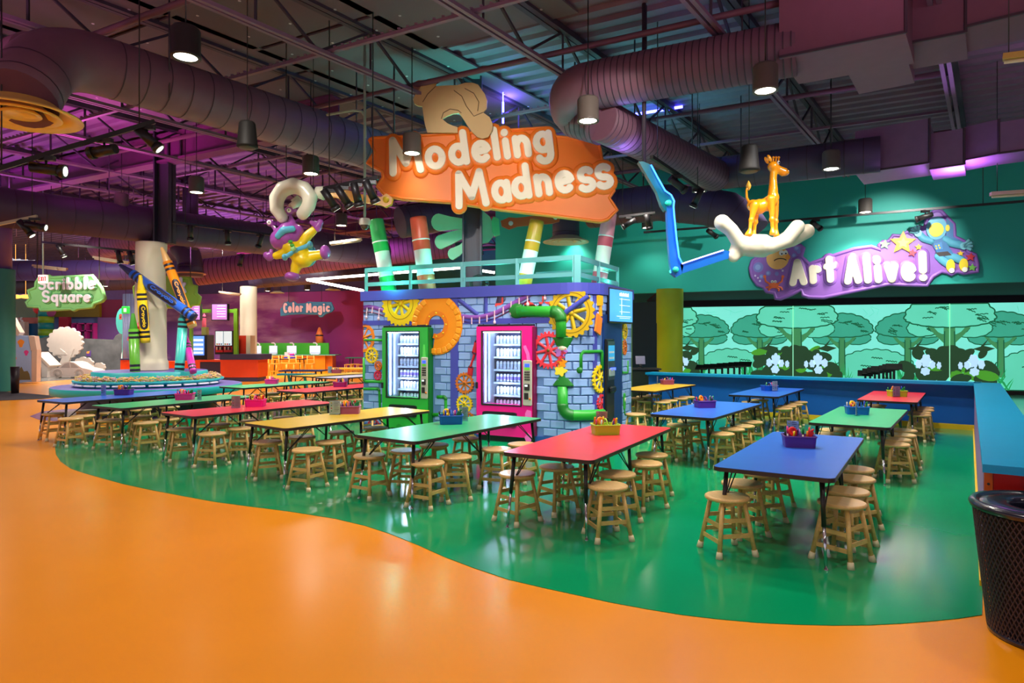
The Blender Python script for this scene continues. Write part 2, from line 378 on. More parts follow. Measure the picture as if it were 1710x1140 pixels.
# corrugated deck: ribs run across the joists
U0, U1, V0, V1 = -14, 52, -46, 46
pr = []
u = U0
while u < U1:
    pr += [(u, ZD), (u+.16, ZD), (u+.20, ZD-.06), (u+.32, ZD-.06)]; u += .36
vs_ = []; fs_ = []
for (uu, z) in pr:
    a = ue*uu; vs_ += [(a+ve*V0+Vector((0, 0, z))), (a+ve*V1+Vector((0, 0, z)))]
for i in range(len(pr)-1): fs_.append((2*i, 2*i+1, 2*i+3, 2*i+2))
ce.add(vs_, fs_); ceiling = struct('ceiling', ce, DECK)
roof = MB(); a = [ue*U0+ve*V0, ue*U0+ve*V1, ue*U1+ve*V1, ue*U1+ve*V0]
roof.add([(q.x, q.y, ZD+.05) for q in a], [(0, 1, 2, 3)]); roof.build('roof_deck', DECK, ceiling)
SP = 410*.007042
def oj(k): return Vector(((-525+410*k)*.007042, 7.676, 0))
for k in range(-7, 8):
    o = oj(k); j = None
    lo = -4 if abs(k) < 3 else -2; hi = 34 if k < 2 else 14
    ch = MB()
    for s_ in (-.045, .045):
        n = Vector((ue.y, -ue.x, 0))*s_
        ch.bar(o+ue*lo+n+Vector((0, 0, HB)), o+ue*hi+n+Vector((0, 0, HB)), .055, .05)
    j = ch.build('joist', STEEL, ceiling); j['label'] = 'open web roof joist'
    tc_ = MB()
    for s_ in (-.05, .05):
        n = Vector((ue.y, -ue.x, 0))*s_
        tc_.bar(o+ue*lo+n+Vector((0, 0, ZD-.12)), o+ue*hi+n+Vector((0, 0, ZD-.12)), .08, .09)
    tc_.build('top_chord', DARKST, j)
    wb = MB(); t = lo; q = 1.9
    while t < hi-.1:
        e = min(t+q, hi)
        wb.bar(o+ue*t+Vector((0, 0, HB)), o+ue*(t+q/2)+Vector((0, 0, ZD-.12)), .035, .035)
        wb.bar(o+ue*(t+q/2)+Vector((0, 0, ZD-.12)), o+ue*e+Vector((0, 0, HB)), .035, .035)
        wb.bar(o+ue*(t+q/2)+Vector((0, 0, HB)), o+ue*(t+q/2)+Vector((0, 0, ZD-.12)), .03, .03)
        t += q
    wb.build('web', DARKST, j)
# acoustic boards between the joists (near bays), each a board of its own
BOARD = mat('acoustic_board', (104, 88, 98), .85, var=.08, scale=1.2)
bm_ = MB()
d1 = ue*2.28; d2 = ve*(SP*.86)
for k in range(-3, 4):
    for r in range(0, 5):
        if (k >= 1 and r > 1) or (k == 0 and r > 2): continue
        o = oj(k)+ue*(-3.4+r*2.36); st = ve*(SP*.12)
        mb = MB(); q0 = o+st; zz = ZD-.085
        q = [q0, q0+d1, q0+d1+d2, q0+d2]
        mb.add([(v.x, v.y, zz) for v in q]+[(v.x, v.y, zz-.03) for v in q], [(0, 1, 2, 3), (7, 6, 5, 4), (0, 4, 5, 1), (1, 5, 6, 2), (2, 6, 7, 3), (3, 7, 4, 0)])
        b_ = mb.build('acoustic_panel', BOARD, ceiling)
        pn = MB()
        for i in range(3):
            for jx in range(3):
                c_ = q0+d1*(.15+.35*i)+d2*(.15+.35*jx); pn.cyl((c_.x, c_.y, zz-.036), (c_.x, c_.y, zz-.03), .022, n=6)
        pn.build('fastener', mat('fastener', (190, 180, 190), .4), b_)
# channels and pipes across the joists
PIPE = mat('pipe_paint', (104, 66, 84), .5)
for i in range(16):
    c_ = oj(0)+ue*(-1.6+1.75*i)
    v0, v1 = (-9, 7) if i < 8 else (-16, 4)
    a, b = c_+ve*v0, c_+ve*v1
    mb = MB()
    if i % 2 == 0:
        mb.bar(a+Vector((0, 0, HB+.07)), b+Vector((0, 0, HB+.07)), .06, .045)
        t = 0; L_ = (b-a).length
        if i < 6:
            while t < L_: mb.box((0, 0, 0), (.04, .07, .02), Matrix.Translation(a+ve*t+Vector((0, 0, HB+.11)))); t += .14
        mb.build('strut_channel', STEEL, ceiling)
    else:
        mb.cyl(a+Vector((0, 0, HB+.16)), b+Vector((0, 0, HB+.16)), .045, n=8)
        mb.build('sprinkler_pipe', PIPE, ceiling)
# solid girders over the column line
def girder(p0, p1, z0, z1, m):
    mb = MB(); p0 = Vector(p0); p1 = Vector(p1)
    zz = Vector((0, 0, 1))
    mb.bar(p0+zz*z0, p1+zz*z0, .30, .05); mb.bar(p0+zz*z1, p1+zz*z1, .30, .05); mb.bar(p0+zz*(z0+z1)/2, p1+zz*(z0+z1)/2, .03, z1-z0)
    o = mb.build('girder', m, ceiling)
MAG = mat('girder_paint', (110, 55, 100), .55)
c14 = W(275, 0, 14.8); c14.z = 0
girder(c14-ve*14, c14+ve*5.2, 5.62, 6.2, MAG)
girder(c14-ve*14+ue*9, c14+ve*5+ue*9, 5.55, 6.2, MAG)
girder(c14-ve*16+ue*18, c14+ve*5+ue*18, 5.55, 6.2, MAG)
# far wall boards and side walls
PURW = mat('purple_wall', (140, 62, 142), .6, var=.10, scale=.8)
def wallq(name, x0, y0, x1, y1, z0, z1, m, th=.15):
    mb = MB(); mb.bar((x0, y0, (z0+z1)/2), (x1, y1, (z0+z1)/2), th, z1-z0); return struct(name, mb, m)
A = W(280, 0, 39); B = W(640, 0, 35)
# colour-magic wall: purple with soft printed clouds
cm = bpy.data.materials.new('cloud_wall'); cm.use_nodes = True; nt = cm.node_tree; N = nt.nodes; Lk = nt.links
bs = N['Principled BSDF']; bs.inputs['Roughness'].default_value = .6
tc = N.new('ShaderNodeTexCoord'); mp = N.new('ShaderNodeMapping'); mp.inputs['Scale'].default_value = (.25, .25, .9); mp.inputs['Rotation'].default_value = (0, .18, 0)
nz = N.new('ShaderNodeTexNoise'); nz.inputs['Scale'].default_value = 1.3; nz.inputs['Detail'].default_value = 5
Lk.new(tc.outputs['Object'], mp.inputs[0]); Lk.new(mp.outputs[0], nz.inputs['Vector'])
sx = N.new('ShaderNodeSeparateXYZ'); Lk.new(tc.outputs['Object'], sx.inputs[0])
mr = N.new('ShaderNodeMapRange'); mr.inputs['From Min'].default_value = -9.8; mr.inputs['From Max'].default_value = -15; Lk.new(sx.outputs['X'], mr.inputs['Value'])
cr = N.new('ShaderNodeMapRange'); cr.inputs['From Min'].default_value = .47; cr.inputs['From Max'].default_value = .72; Lk.new(nz.outputs['Fac'], cr.inputs['Value'])
mm = N.new('ShaderNodeMath'); mm.operation = 'MULTIPLY'; Lk.new(mr.outputs[0], mm.inputs[0]); Lk.new(cr.outputs[0], mm.inputs[1])
rp = N.new('ShaderNodeMapRange'); rp.inputs['From Min'].default_value = -20; rp.inputs['From Max'].default_value = -8; Lk.new(sx.outputs['X'], rp.inputs['Value'])
m1 = N.new('ShaderNodeMixRGB'); m1.inputs[1].default_value = (*lin((128, 84, 172)), 1); m1.inputs[2].default_value = (*lin((165, 42, 122)), 1); Lk.new(rp.outputs[0], m1.inputs[0])
m2 = N.new('ShaderNodeMixRGB'); m2.inputs[2].default_value = (*lin((236, 196, 220)), 1); Lk.new(m1.outputs[0], m2.inputs[1]); Lk.new(mm.outputs[0], m2.inputs[0])
Lk.new(m2.outputs[0], bs.inputs['Base Color'])
wallq('wall_back', A.x, A.y, B.x, B.y, 0, 4.3, cm)
wallq('trim_1', A.x-.05, A.y-.1, B.x, B.y-.1, 4.3, 6.3, mat('indigo_band', (70, 56, 110), .6))
wallq('wall_right', W(640, 0, 35).x, 35, 6, 24.5, 0, 6.3, mat('back_teal', (16, 110, 104), .6))
A = W(-900, 0, 43); B = W(282, 0, 40)
wallq('wall_left', A.x, A.y, B.x, B.y, 0, 6.3, mat('lavender_wall', (150, 118, 190), .6))
# teal wall over the projection room, with dark valance and soffit
ta = Vector((-.46, 19.99, 0)); tdir = Vector((.908, -.419, 0)); tb = ta+tdir*22
TEAL = mat('teal_wall', (28, 170, 154), .55, var=.03, scale=1)
wallq('wall_front', ta.x, ta.y, tb.x, tb.y, 2.9, 6.32, TEAL, .2)
MU0, MU1 = W(1134, 0, 22).xy, W(1760, 0, 18.9).xy
mdir = Vector((MU1.x-MU0.x, MU1.y-MU0.y, 0)).normalized()
sf = MB(); q = [(tb.x, tb.y), (ta.x+4.5, ta.y-2.1), (MU0.x-1, MU0.y+.4), (MU0.x+mdir.x*20, MU0.y+mdir.y*20)]
sf.prism(q, 2.92, 2.98); struct('trim_2', sf, mat('soffit_dark', (34, 24, 44), .8))
e_ = Vector((MU0.x, MU0.y, 0))+mdir*16; s_ = Vector((MU0.x, MU0.y, 0))-mdir*.1
wallq('trim_3', s_.x, s_.y, e_.x, e_.y, 2.71, 3.0, mat('soffit_dark', (34, 24, 44)), .12)
wallq('trim_4', s_.x, s_.y-.02, e_.x, e_.y-.02, 0.0, .12, mat('mural_plinth', (70, 46, 44), .6), .2)
sd = W(1040, 0, 24); wallq('wall_side', sd.x, 24.0, s_.x+.3, s_.y+.2, 0, 2.95, mat('deep_teal', (0, 66, 84), .6))
# low blue wall around the tables
BLUE = mat('blue_wall', (0, 92, 182), .5, var=.03); CAP = mat('blue_cap', (0, 150, 205), .35, var=.03); YEL = mat('yellow_base', (225, 185, 25), .5)
LC = Vector((8.18, 11.55, 0)); LE = Vector((3.2, 15.30, 0)); LN = Vector((2.86, 3.95, 0)); 
dl = (LE-LC).normalized(); dn = (LN-LC).normalized(); ol = Vector((-dl.y, dl.x, 0)); 
if ol.y < 0: ol = -ol
on = Vector((-dn.y, dn.x, 0)); on = on if on.x > 0 else -on
lw = MB(); th = .26
c_ = LC+ol*th/2; e_ = LE+ol*th/2
lw.bar((e_.x, e_.y, .40), (c_.x+on.x*th, c_.y, .40), th, .80)
low = struct('wall_low_back', lw, BLUE)
cp = MB(); cp.bar((e_.x+dl.x*.05, e_.y+dl.y*.05, .825), (c_.x-dl.x*.1, c_.y-dl.y*.1, .825), th+.14, .05); cp.build('cap', CAP, low)
cp = MB(); cp.bar((e_.x+dl.x*.02, e_.y+dl.y*.02, .785), (c_.x, c_.y, .785), th+.06, .03); cp.build('moulding', BLUE, low)
lw = MB(); c2 = LC+on*th/2; n2 = LN+on*th/2-dn*.35
lw.bar((c2.x, c2.y, .40), (n2.x, n2.y, .40), th, .80); low2 = struct('wall_low_right', lw, mat('lavender_paint', (150, 118, 170), .5))
cp = MB(); n3 = LN+on*th/2-dn*.0
cp.bar((c2.x-dn.x*.15+on.x*.05, c2.y-dn.y*.15+on.y*.05, .825), (n3.x+on.x*.05, n3.y+on.y*.05, .825), th+.12, .05); cp.build('cap', CAP, low2)
en = MB(); n4 = n2+dn*.02; en.bar((n2.x, n2.y, .40), (n2.x+dn.x*.03, n2.y+dn.y*.03, .40), th*.62, .79); en.build('red_end_panel', mat('red_panel', (190, 10, 14), .35, coat=.4), low2)
for s_ in (-1, 1):
    q = n2+on*s_*th*.405; st = MB(); st.bar((q.x, q.y, .40), (q.x+dn.x*.045, q.y+dn.y*.045, .40), th*.17, .79)
    sp_ = st.build('edge_strip', mat('orange_strip', (205, 95, 25), .4), low2)
    for z in (.30, .68): st = MB(); st.cyl((q.x+dn.x*.045, q.y+dn.y*.045, z), (q.x+dn.x*.052, q.y+dn.y*.052, z), .008); st.build('screw', mat('chrome', (215, 215, 220), .15, 1), sp_)
bbm = MB(); q0 = LC-ol*.012; q1 = LE-ol*.012; bbm.bar((q0.x, q0.y, .05), (q1.x, q1.y, .05), .02, .10); bs1 = struct('baseboard_back', bbm, YEL)
bbm = MB(); q0 = LC-on*.012; q1 = n2-on*(th/2+.012); bbm.bar((q0.x, q0.y, .02), (q1.x, q1.y, .02), .02, .04); struct('baseboard_right', bbm, YEL)
# ---------------------------------------------------------------- stools
WOOD = wood('stool_wood', (222, 178, 104)); WSEAT = wood('seat_wood', (228, 184, 116), 5)
RUB = P_('cream_rubber', (224, 208, 168), rough=.6); BLK = P_('black_steel', (34, 28, 28), rough=.35); CHR = mat('chrome', (215, 215, 220), .15, 1)
EDGE = P_('dark_edge', (46, 32, 30), rough=.4)
SH = .43
st0 = thing('wooden_stool', 'pale wooden stool', 'stool', (0, 0, 0))
mb = MB(); mb.lathe([(.155, SH), (.162, SH-.004), (.165, SH-.012), (.165, SH-.018), (.160, SH-.027), (.150, SH-.030)], 32); mb.lathe([(0, SH), (.155, SH)], 32, None, False); mb.lathe([(.150, SH-.030), (0, SH-.030)], 32, None, False); mb.build('seat', WSEAT, st0)
tp, bt = .088, .148
for sx_ in (-1, 1):
    for sy_ in (-1, 1):
        mb = MB(); mb.cyl((sx_*tp, sy_*tp, SH-.03), (sx_*(bt-.006), sy_*(bt-.006), .035), .0165, .0175, 10); lg = mb.build('leg', WOOD, st0)
        mb = MB(); f_ = (bt, bt); k1 = bt-.008
        mb.cyl((sx_*k1, sy_*k1, .05), (sx_*bt, sy_*bt, 0), .021, .026, 10); mb.build('foot', RUB, lg)
def at_h(z): return bt+(tp-bt)*z/(SH-.03)
for s_ in (-1, 1):
    for z in (.115, .225):
        h = at_h(z); mb = MB(); mb.bar((s_*h, -h, z), (s_*h, h, z), .012, .030); mb.build('rung', WOOD, st0)
    for z in (.155, .265):
        h = at_h(z); mb = MB(); mb.bar((-h, s_*h, z), (h, s_*h, z), .012, .030); mb.build('rung', WOOD, st0)
    h = at_h(.385); mb = MB(); mb.bar((-h, s_*h, .385), (h, s_*h, .385), .016, .035); mb.build('apron', WOOD, st0)
index_kids()
# ---------------------------------------------------------------- tables
TW, TL, TH = .84, 2.27, .645
LAM = {'blue': P_('laminate_blue', (48, 104, 214), rough=.28), 'red': P_('laminate_red', (236, 48, 66), rough=.28), 'green': P_('laminate_green', (58, 186, 122), rough=.28),
       'yellow': P_('laminate_yellow', (238, 196, 48), rough=.28), 'white': P_('laminate_white', (205, 205, 225), rough=.28)}
def rrect(a, b, r, n=5):
    pts = []
    for cx_, cy_, a0 in ((a-r, b-r, 0), (-a+r, b-r, 90), (-a+r, -b+r, 180), (a-r, -b+r, 270)): pts += arc(cx_, cy_, r, r, a0, a0+90, n)
    return pts
def table(name_lab, col, x, y, th, L=TL, Wd=TW):
    t = thing('activity_table', name_lab, 'table', (x, y, 0), -radians(th), 'rectangular activity tables')   # local y runs along the table
    mb = MB(); mb.prism(rrect(Wd/2, L/2, .06), TH-.032, TH-.002); mb.build('edge_band', EDGE, t)
    mb = MB(); mb.prism(rrect(Wd/2-.004, L/2-.004, .056), TH-.002, TH); mb.build('tabletop', LAM[col], t)
    for v in (-1, 1):
        for k, u in enumerate((-1.06, -.02, 1.02)):
            u = u*L/TL; du = .06*(-1 if k == 0 else (1 if k == 2 else 0)); xv = v*(Wd/2-.09)
            a = Vector((xv, u, TH-.032)); f = Vector((v*(Wd/2-.055), u+du, 0)); mid = a+(f-a)*.52
            mb = MB(); mb.cyl(a, mid, .017, .016, 10); mb.box((xv, u, TH-.036), (.07, .07, .008)); lg = mb.build('leg', BLK, t)
            mb = MB(); mb.cyl(mid, f+Vector((0, 0, .012)), .0115, n=10); mb.cyl(f+Vector((0, 0, .012)), f, .015, n=10); mb.build('chrome_insert', CHR, lg)
            mb = MB(); s_ = 1 if k == 0 else -1
            for o_ in (-.02, .02): mb.cyl(a+(f-a)*.40+Vector((0, 0, 0)), (xv+o_, u+s_*.30, TH-.034), .0055, n=5)
            mb.build('brace', BLK, lg)
    return t
# (key, description, colour, x, y, angle)
TB = [('blueN', 'nearest blue table', 'blue', 2.483, 5.671, 32.9), ('redN', 'nearest red table', 'red', .830, 6.366, 29.5), ('greenN', 'green table in front of the pink vending machine', 'green', -.611, 7.317, 34.7),
      ('yelN', 'yellow table in front of the green vending machine', 'yellow', -2.11, 8.227, 36.6), ('red2', 'red table left of the yellow one', 'red', -3.678, 9.345, 35.1), ('green2', 'green table at the left end of the front row', 'green', -5.261, 10.352, 30.5),
      ('blue2', 'blue table by the round crayon bench', 'blue', -6.706, 11.232, 28.5), ('blueR2', 'blue table right of the kiosk doorway', 'blue', 2.778, 9.17, 35.3), ('greenR2', 'green table beside the low right wall', 'green', 4.444, 8.291, 35.4),
      ('redR3', 'pinkish red table in the far right wall corner', 'red', 6.543, 11.198, 35.2), ('blueR3', 'blue table against the low back wall', 'blue', 4.795, 12.203, 34.7), ('yelR3', 'yellow table right behind the kiosk', 'yellow', 2.977, 13.367, 35.1),
      ('green3', 'long green table in the second row at left', 'green', -5.124, 14.246, 32.2), ('red3L', 'red table running behind the kiosk', 'red', -3.558, 13.175, 30.7), ('yel3L', 'far yellow table left of the kiosk', 'yellow', -5.011, 18.377, 31.4),
      ('whiteF', 'pale table behind the far yellow one', 'white', -4.15, 17.6, 31.0)]
TD = {}
SHORT = {'blueN': 'nearest blue table', 'redN': 'nearest red table', 'greenN': 'nearest green table', 'yelN': 'front yellow table', 'red2': 'left front red table', 'green2': 'leftmost green table', 'blue2': 'leftmost blue table', 'blueR2': 'middle right blue table', 'greenR2': 'right green table', 'redR3': 'far right red table', 'blueR3': 'far right blue table', 'yelR3': 'yellow table behind the kiosk', 'green3': 'second row green table', 'red3L': 'second row red table', 'yel3L': 'far left yellow table', 'whiteF': 'pale far left table'}
for key, lab, col, x, y, th in TB:
    cn = {'blue': 'royal blue', 'red': 'red', 'green': 'green', 'yellow': 'yellow', 'white': 'pale lilac'}[col]
    table({'blueN': 'large blue topped table nearest the bottom right, dark rounded edge', 'redN': 'red topped table in the centre foreground holding a lime caddy'}.get(key, lab+', laminate top and black legs'), col, x, y, th)
    r = radians(th); TD[key] = (Vector((x, y, 0)), Vector((sin(r), cos(r), 0)), Vector((cos(r), -sin(r), 0)), SHORT[key])
STP = {  # stools per table: (u along the table, v across, end)
 'blueN': ([(-1.08, -.32), (-.55, -.34), (-.02, -.30), (.55, -.33)], [(-.82, .43), (-.39, .42), (.16, .42), (.63, .38)]),
 'redN': ([(-.90, -.39), (-.45, -.22), (.15, -.30), (.68, -.30)], [(-.96, .48), (-.47, .38), (.13, .44), (.62, .35)]),
 'greenN': ([(-1.0, -.34), (-.57, -.24), (-.11, -.25), (.46, -.25)], [(-.95, .41), (-.55, .43), (.06, .50), (.49, .54)]),
 'yelN': ([(-.95, -.21), (-.48, -.21), (.08, -.16), (.62, -.12)], [(-1.0, .62), (-.52, .38), (.05, .36), (.55, .42)]),
 'red2': ([(-.95, -.25), (-.42, -.24), (.1, -.25), (.62, -.2)], [(-.95, .52), (-.45, .36), (.05, .38), (.55, .4)]),
 'green2': ([(-.95, -.25), (-.45, -.30), (.1, -.25), (.62, -.25)], [(-.85, .52), (-.45, .38), (.08, .38), (.6, .4)]),
 'blue2': ([(-.95, -.25), (-.45, -.25), (.1, -.25), (.62, -.25)], [(-.9, .48), (-.42, .38), (.08, .40), (.6, .4)]),
}
DEF = ([(-.85, -.35), (-.36, -.33), (.12, -.35), (.62, -.32)], [(-.80, .42), (-.34, .40), (.14, .42), (.62, .40)])
rs = random.Random(3); first = True; ordn = ['first', 'second', 'third', 'fourth']
for key, (c_, u_, v_, lab) in TD.items():
    L_, R_ = STP.get(key, DEF)
    for side, lst in (('left', L_), ('right', R_)):
        for i, (a, b) in enumerate(lst):
            if key in ('yel3L', 'whiteF', 'red3L', 'green3') and i == 3 and side == 'right': continue
            a += rs.uniform(-.05, .05) if key not in STP else 0
            q = c_+u_*a+v_*b; rz = rs.uniform(0, pi/2)
            if key == 'blueN': rz = [(.2, .35, .3, .5), (.6, .5, .4, .6)][side == 'right'][i]
            if key == 'redN': rz = [(.75, .6, .3, .5), (.25, .55, .5, .6)][side == 'right'][i]
            tx = f'pale wooden stool, {ordn[i]} from near end, {side} of {lab}'
            if first: st0.location = q; st0.rotation_euler = (0, 0, rz); st0['label'] = tx; st0['group'] = 'wooden stools at the tables'; first = False
            else: place_copy(st0, q, rz, tx, 'wooden stools at the tables')
# loose stools beside the round bench and beyond the kiosk
for (px, py, tx) in [(118, 745, 'outer stool at the left end of the front row beside the blue table'), (445, 672, 'stool standing alone in the walkway behind the red table'), (622, 738, 'stool in front of the left edge of the green vending machine'),
                     (1062, 735, 'stool by the kiosk right corner behind the red table'), (1078, 705, 'stool under the near end of the yellow table by the kiosk')]:
    place_copy(st0, G(px, py), rs.uniform(0, 1.5), 'wooden '+tx, 'wooden stools at the tables')
# ---------------------------------------------------------------- caddies, markers, cards
MK = {'red': (230, 30, 40), 'orange': (250, 130, 20), 'yellow': (250, 205, 20), 'green': (20, 140, 70), 'blue': (30, 70, 215), 'purple': (110, 50, 150), 'white': (235, 230, 225), 'black': (25, 25, 30), 'pink': (240, 60, 150)}
def caddy(desc, px, py, col, rgb, rz, where, detail=True, flip=1):
    p = G(px, py, TH); m = P_('caddy_'+col, rgb, rough=.35)
    t = thing('supply_caddy', f'{desc} on {where}', 'caddy', (p.x, p.y, TH), rz, 'supply caddies on the tables')
    a, b, h = .135, .105, .10
    mb = MB()
    o1 = rrect(a, b, .03, 3); i1 = [(x*.955, y*.94) for x, y in o1]; sm_ = .93; n = len(o1)
    vs = [(x*sm_, y*sm_, 0) for x, y in o1]+[(x, y, h) for x, y in o1]+[(x, y, h) for x, y in i1]+[(x*.92, y*.92, .008) for x, y in i1]
    fs = [tuple(range(n-1, -1, -1)), tuple(range(3*n, 4*n))]
    for k in range(3): fs += [(k*n+i, k*n+(i+1) % n, (k+1)*n+(i+1) % n, (k+1)*n+i) for i in range(n)]
    mb.add(vs, fs); mb.build('tray', m, t)
    mb = MB(); mb.ribbon([(x, y) for x, y in o1]+[o1[0]], .006, [(-1, h-.008), (-1, h+.003), (1, h+.003), (1, h-.008)], caps=False); mb.build('rim', m, t)
    mb = MB(); mb.bb(-.004, .004, -b*.92, b*.92, .008, h*.96); mb.bb(-.128, .0, -.004, .004, .008, h*.9); mb.build('divider', m, t)
    mb = MB(); mb.ribbon([(0, -.075)]+[(0+q[1]*0, q[0]) for q in []]+[(0, .075)], .001, [(-1, 0), (1, 0)], caps=False)
    hd = MB(); hd.tube([(0, -.085, h*.6), (0, -.065, h+.025), (0, -.035, h+.045), (0, 0, h+.052), (0, .035, h+.045), (0, .065, h+.025), (0, .085, h*.6)], .009, 7); hd.build('handle', m, t)
    names = list(MK); rr = random.Random(int(px*7+py))
    if detail:
        cs = rr.sample(names, 7)
        for i, cn in enumerate(cs):
            sx_ = -1 if i < 4 else 1
            x0 = sx_*(.03+.085*((i % 4)/3.0)); y0 = rr.uniform(-.06, .06); tl = rr.uniform(-.3, .3); ty = rr.uniform(-.35, .35); ln = rr.uniform(.125, .165)
            M_ = Matrix.Translation(p) @ Matrix.Rotation(rz, 4, 'Z') @ Matrix.Translation((x0, y0, .012)) @ Matrix.Rotation(tl*.5, 4, 'Y') @ Matrix.Rotation(ty*.5, 4, 'X')
            d = (M_ @ Vector((0, 0, 1))-M_ @ Vector((0, 0, 0))); b0 = M_ @ Vector((0, 0, 0))
            mk = thing('marker', f'{cn} marker in the caddy on the {where}', 'marker', b0, 0, 'markers in the caddies')
            mm_ = P_('marker_'+cn, MK[cn], rough=.3)
            q = MB(); q.cyl((0, 0, 0), d*(ln*.62), .0085, n=8); q.build('barrel', mm_ if i % 2 else P_('marker_white', MK['white'], rough=.3), mk)
            q = MB(); q.cyl(d*(ln*.60), d*ln, .0098, .008, n=8); q.build('marker_cap', mm_, mk)
        cn = rr.choice(['yellow', 'orange', 'red'])
        M_ = Matrix.Translation(p) @ Matrix.Rotation(rz, 4, 'Z') @ Matrix.Translation((-.05*flip, .01, h+.028)) @ Matrix.Rotation(radians(72), 4, 'X') @ Matrix.Rotation(.5, 4, 'Y')
        q = MB(); q.lathe([(.011, -.009), (.04, -.009), (.046, -.004), (.046, .004), (.04, .009), (.011, .009), (.011, -.009)], 16, M_)
        tag(q.build('dough_cutter', P_('marker_'+cn, MK[cn], rough=.3)), f'round {cn} dough wheel in the caddy on the {where}', 'toy')
        q = MB(); M_ = Matrix.Translation(p) @ Matrix.Rotation(rz, 4, 'Z') @ Matrix.Translation((.07*flip, -.01, h*.75)) @ Matrix.Rotation(.5, 4, 'Y')
        q.box((0, 0, .03), (.05, .014, .09), M_, .004); q.cyl(M_ @ Vector((0, 0, .07)), M_ @ Vector((.004, 0, .10)), .012, .010, 8)
        c2 = rr.choice(['green', 'yellow', 'red']); tag(q.build('dough_tool', P_('marker_'+c2, MK[c2], rough=.3)), f'flat {c2} dough tool in the caddy on the {where}', 'toy')
    else:
        for i, cn in enumerate(rr.sample(names, 7)):
            x0 = rr.uniform(-.10, .10); y0 = rr.uniform(-.06, .06)
            q = MB(); q.cyl((x0, y0, .012), (x0+rr.uniform(-.04, .04), y0+rr.uniform(-.04, .04), rr.uniform(.13, .17)), .010, n=6)
            tag(q.build('marker', P_('marker_'+cn, MK[cn], rough=.3), None), f'{cn} marker in the caddy on the {where}', 'marker', 'markers in the caddies').matrix_world = PMAT[t]
    return t
def card(px, py, rz, where, look, wdt=.10, hgt=.17, back=(225, 222, 215)):
    p = G(px, py, TH)
    t = thing('menu_stand', f'{look} on {where}', 'sign', (p.x, p.y, TH), rz, 'clear table card stands')
    q = MB(); q.bb(-wdt/2, wdt/2, -.03, .03, 0, .004); q.bb(-wdt/2, wdt/2, -.004, .0, .004, hgt); q.bb(-wdt/2, wdt/2, .004, .008, .004, hgt); q.build('acrylic_holder', glass('clear_acrylic'), t)
    q = MB(); q.bb(-wdt/2+.003, wdt/2-.003, .0008, .0032, .01, hgt-.003); cd = q.build('card', P_('card_'+str(back[0])+str(back[2]), back, rough=.5), t)
    q = MB(); rr = random.Random(int(px))
    for i in range(7):
        z = hgt-.022-i*.019; q.bb(-.008+0, wdt/2-.012-rr.uniform(0, .02), .0004, .0008, z, z+.006)
    q.build('print_line', P_('print_grey', (110, 105, 105)), cd)
    for i, cn in enumerate(('yellow', 'green', 'red', 'green')):
        q = MB(); z = hgt-.03-i*.034; q.lathe([(0, 0), (.009, 0), (.009, .0006), (0, .0006)], 8, Matrix.Translation((-wdt*.30, .0008, z)) @ Matrix.Rotation(pi/2, 4, 'X')); q.build('print_dot', P_('marker_'+cn, MK[cn], rough=.3), cd)
    return t
PUR, MAGN, LIME, BLU, PLUM = (86, 36, 130), (240, 20, 140), (176, 214, 40), (0, 92, 190), (150, 66, 110)
th_ = -radians(33)
caddy('purple three compartment caddy of dough tools', 1334, 745, 'purple', PUR, -.25, TD['blueN'][3])
caddy('lime green caddy with arched handle', 1011, 724, 'lime', LIME, .15, TD['redN'][3])
caddy('blue caddy full of coloured tools', 753, 707, 'blue', BLU, .12, TD['greenN'][3])
caddy('plum caddy of blue tools', 584, 690, 'plum', PLUM, .1, TD['yelN'][3])
caddy('hot pink caddy with high handle', 427, 678, 'pink', MAGN, .1, TD['red2'][3])
caddy('magenta caddy', 309, 667, 'pink', MAGN, .2, TD['green2'][3])
caddy('purple caddy with marker bundle', 207, 659, 'purple', PUR, .1, TD['blue2'][3])
caddy('purple caddy behind a card', 1177, 680, 'purple', PUR, .1, TD['blueR2'][3])
caddy('blue caddy with yellow toys', 1431, 691, 'blue', BLU, -.3, TD['greenR2'][3])
caddy('blue caddy', 1285, 652, 'blue', BLU, .1, TD['blueR3'][3], False)
caddy('plum caddy', 1114, 641.5, 'plum', PLUM, .1, TD['yelR3'][3], False)
caddy('lime caddy with an orange wheel', 1498, 661.5, 'lime', LIME, -.1, TD['redR3'][3])
caddy('magenta caddy', 454, 640.5, 'pink', MAGN, .1, TD['green3'][3], False)
caddy('plum caddy with yellow wheel', 568, 645.5, 'darkplum', (130, 20, 100), .1, TD['red3L'][3], False)
caddy('plum caddy', 562, 622.8, 'plum', PLUM, .1, TD['yel3L'][3], False)
card(1324, 731, -.35, TD['blueN'][3], 'clear stand with a grey and white card behind the purple caddy', .11)
card(1005, 710, -.2, TD['redN'][3], 'pinkish printed card in a clear stand behind the lime caddy', .13, .16, (215, 160, 140))
card(774, 703, .2, TD['greenN'][3], 'pale grey printed card beside the blue caddy', .11, .17, (190, 205, 185))
card(559, 692, .1, TD['yelN'][3], 'printed card with coloured pictures left of the plum caddy', .14, .18, (226, 222, 190))
card(394, 681, .3, TD['red2'][3], 'reddish printed card left of the pink caddy', .12, .17, (216, 150, 130))
card(333, 668, .9, TD['green2'][3], 'narrow clear card stand right of the magenta caddy', .07, .17, (180, 215, 185))
card(173, 661, .9, TD['blue2'][3], 'narrow clear card stand left of the purple caddy', .08, .19, (170, 180, 215))
card(1186, 680.5, 1.0, TD['blueR2'][3], 'white printed card turned edgewise in front of the purple caddy', .08, .17)
card(1431, 694, .9, TD['greenR2'][3], 'tall clear card stand in front of the blue caddy', .10, .18)
card(1294, 653, .3, TD['blueR3'][3], 'white card stand right of the blue caddy', .12, .19)
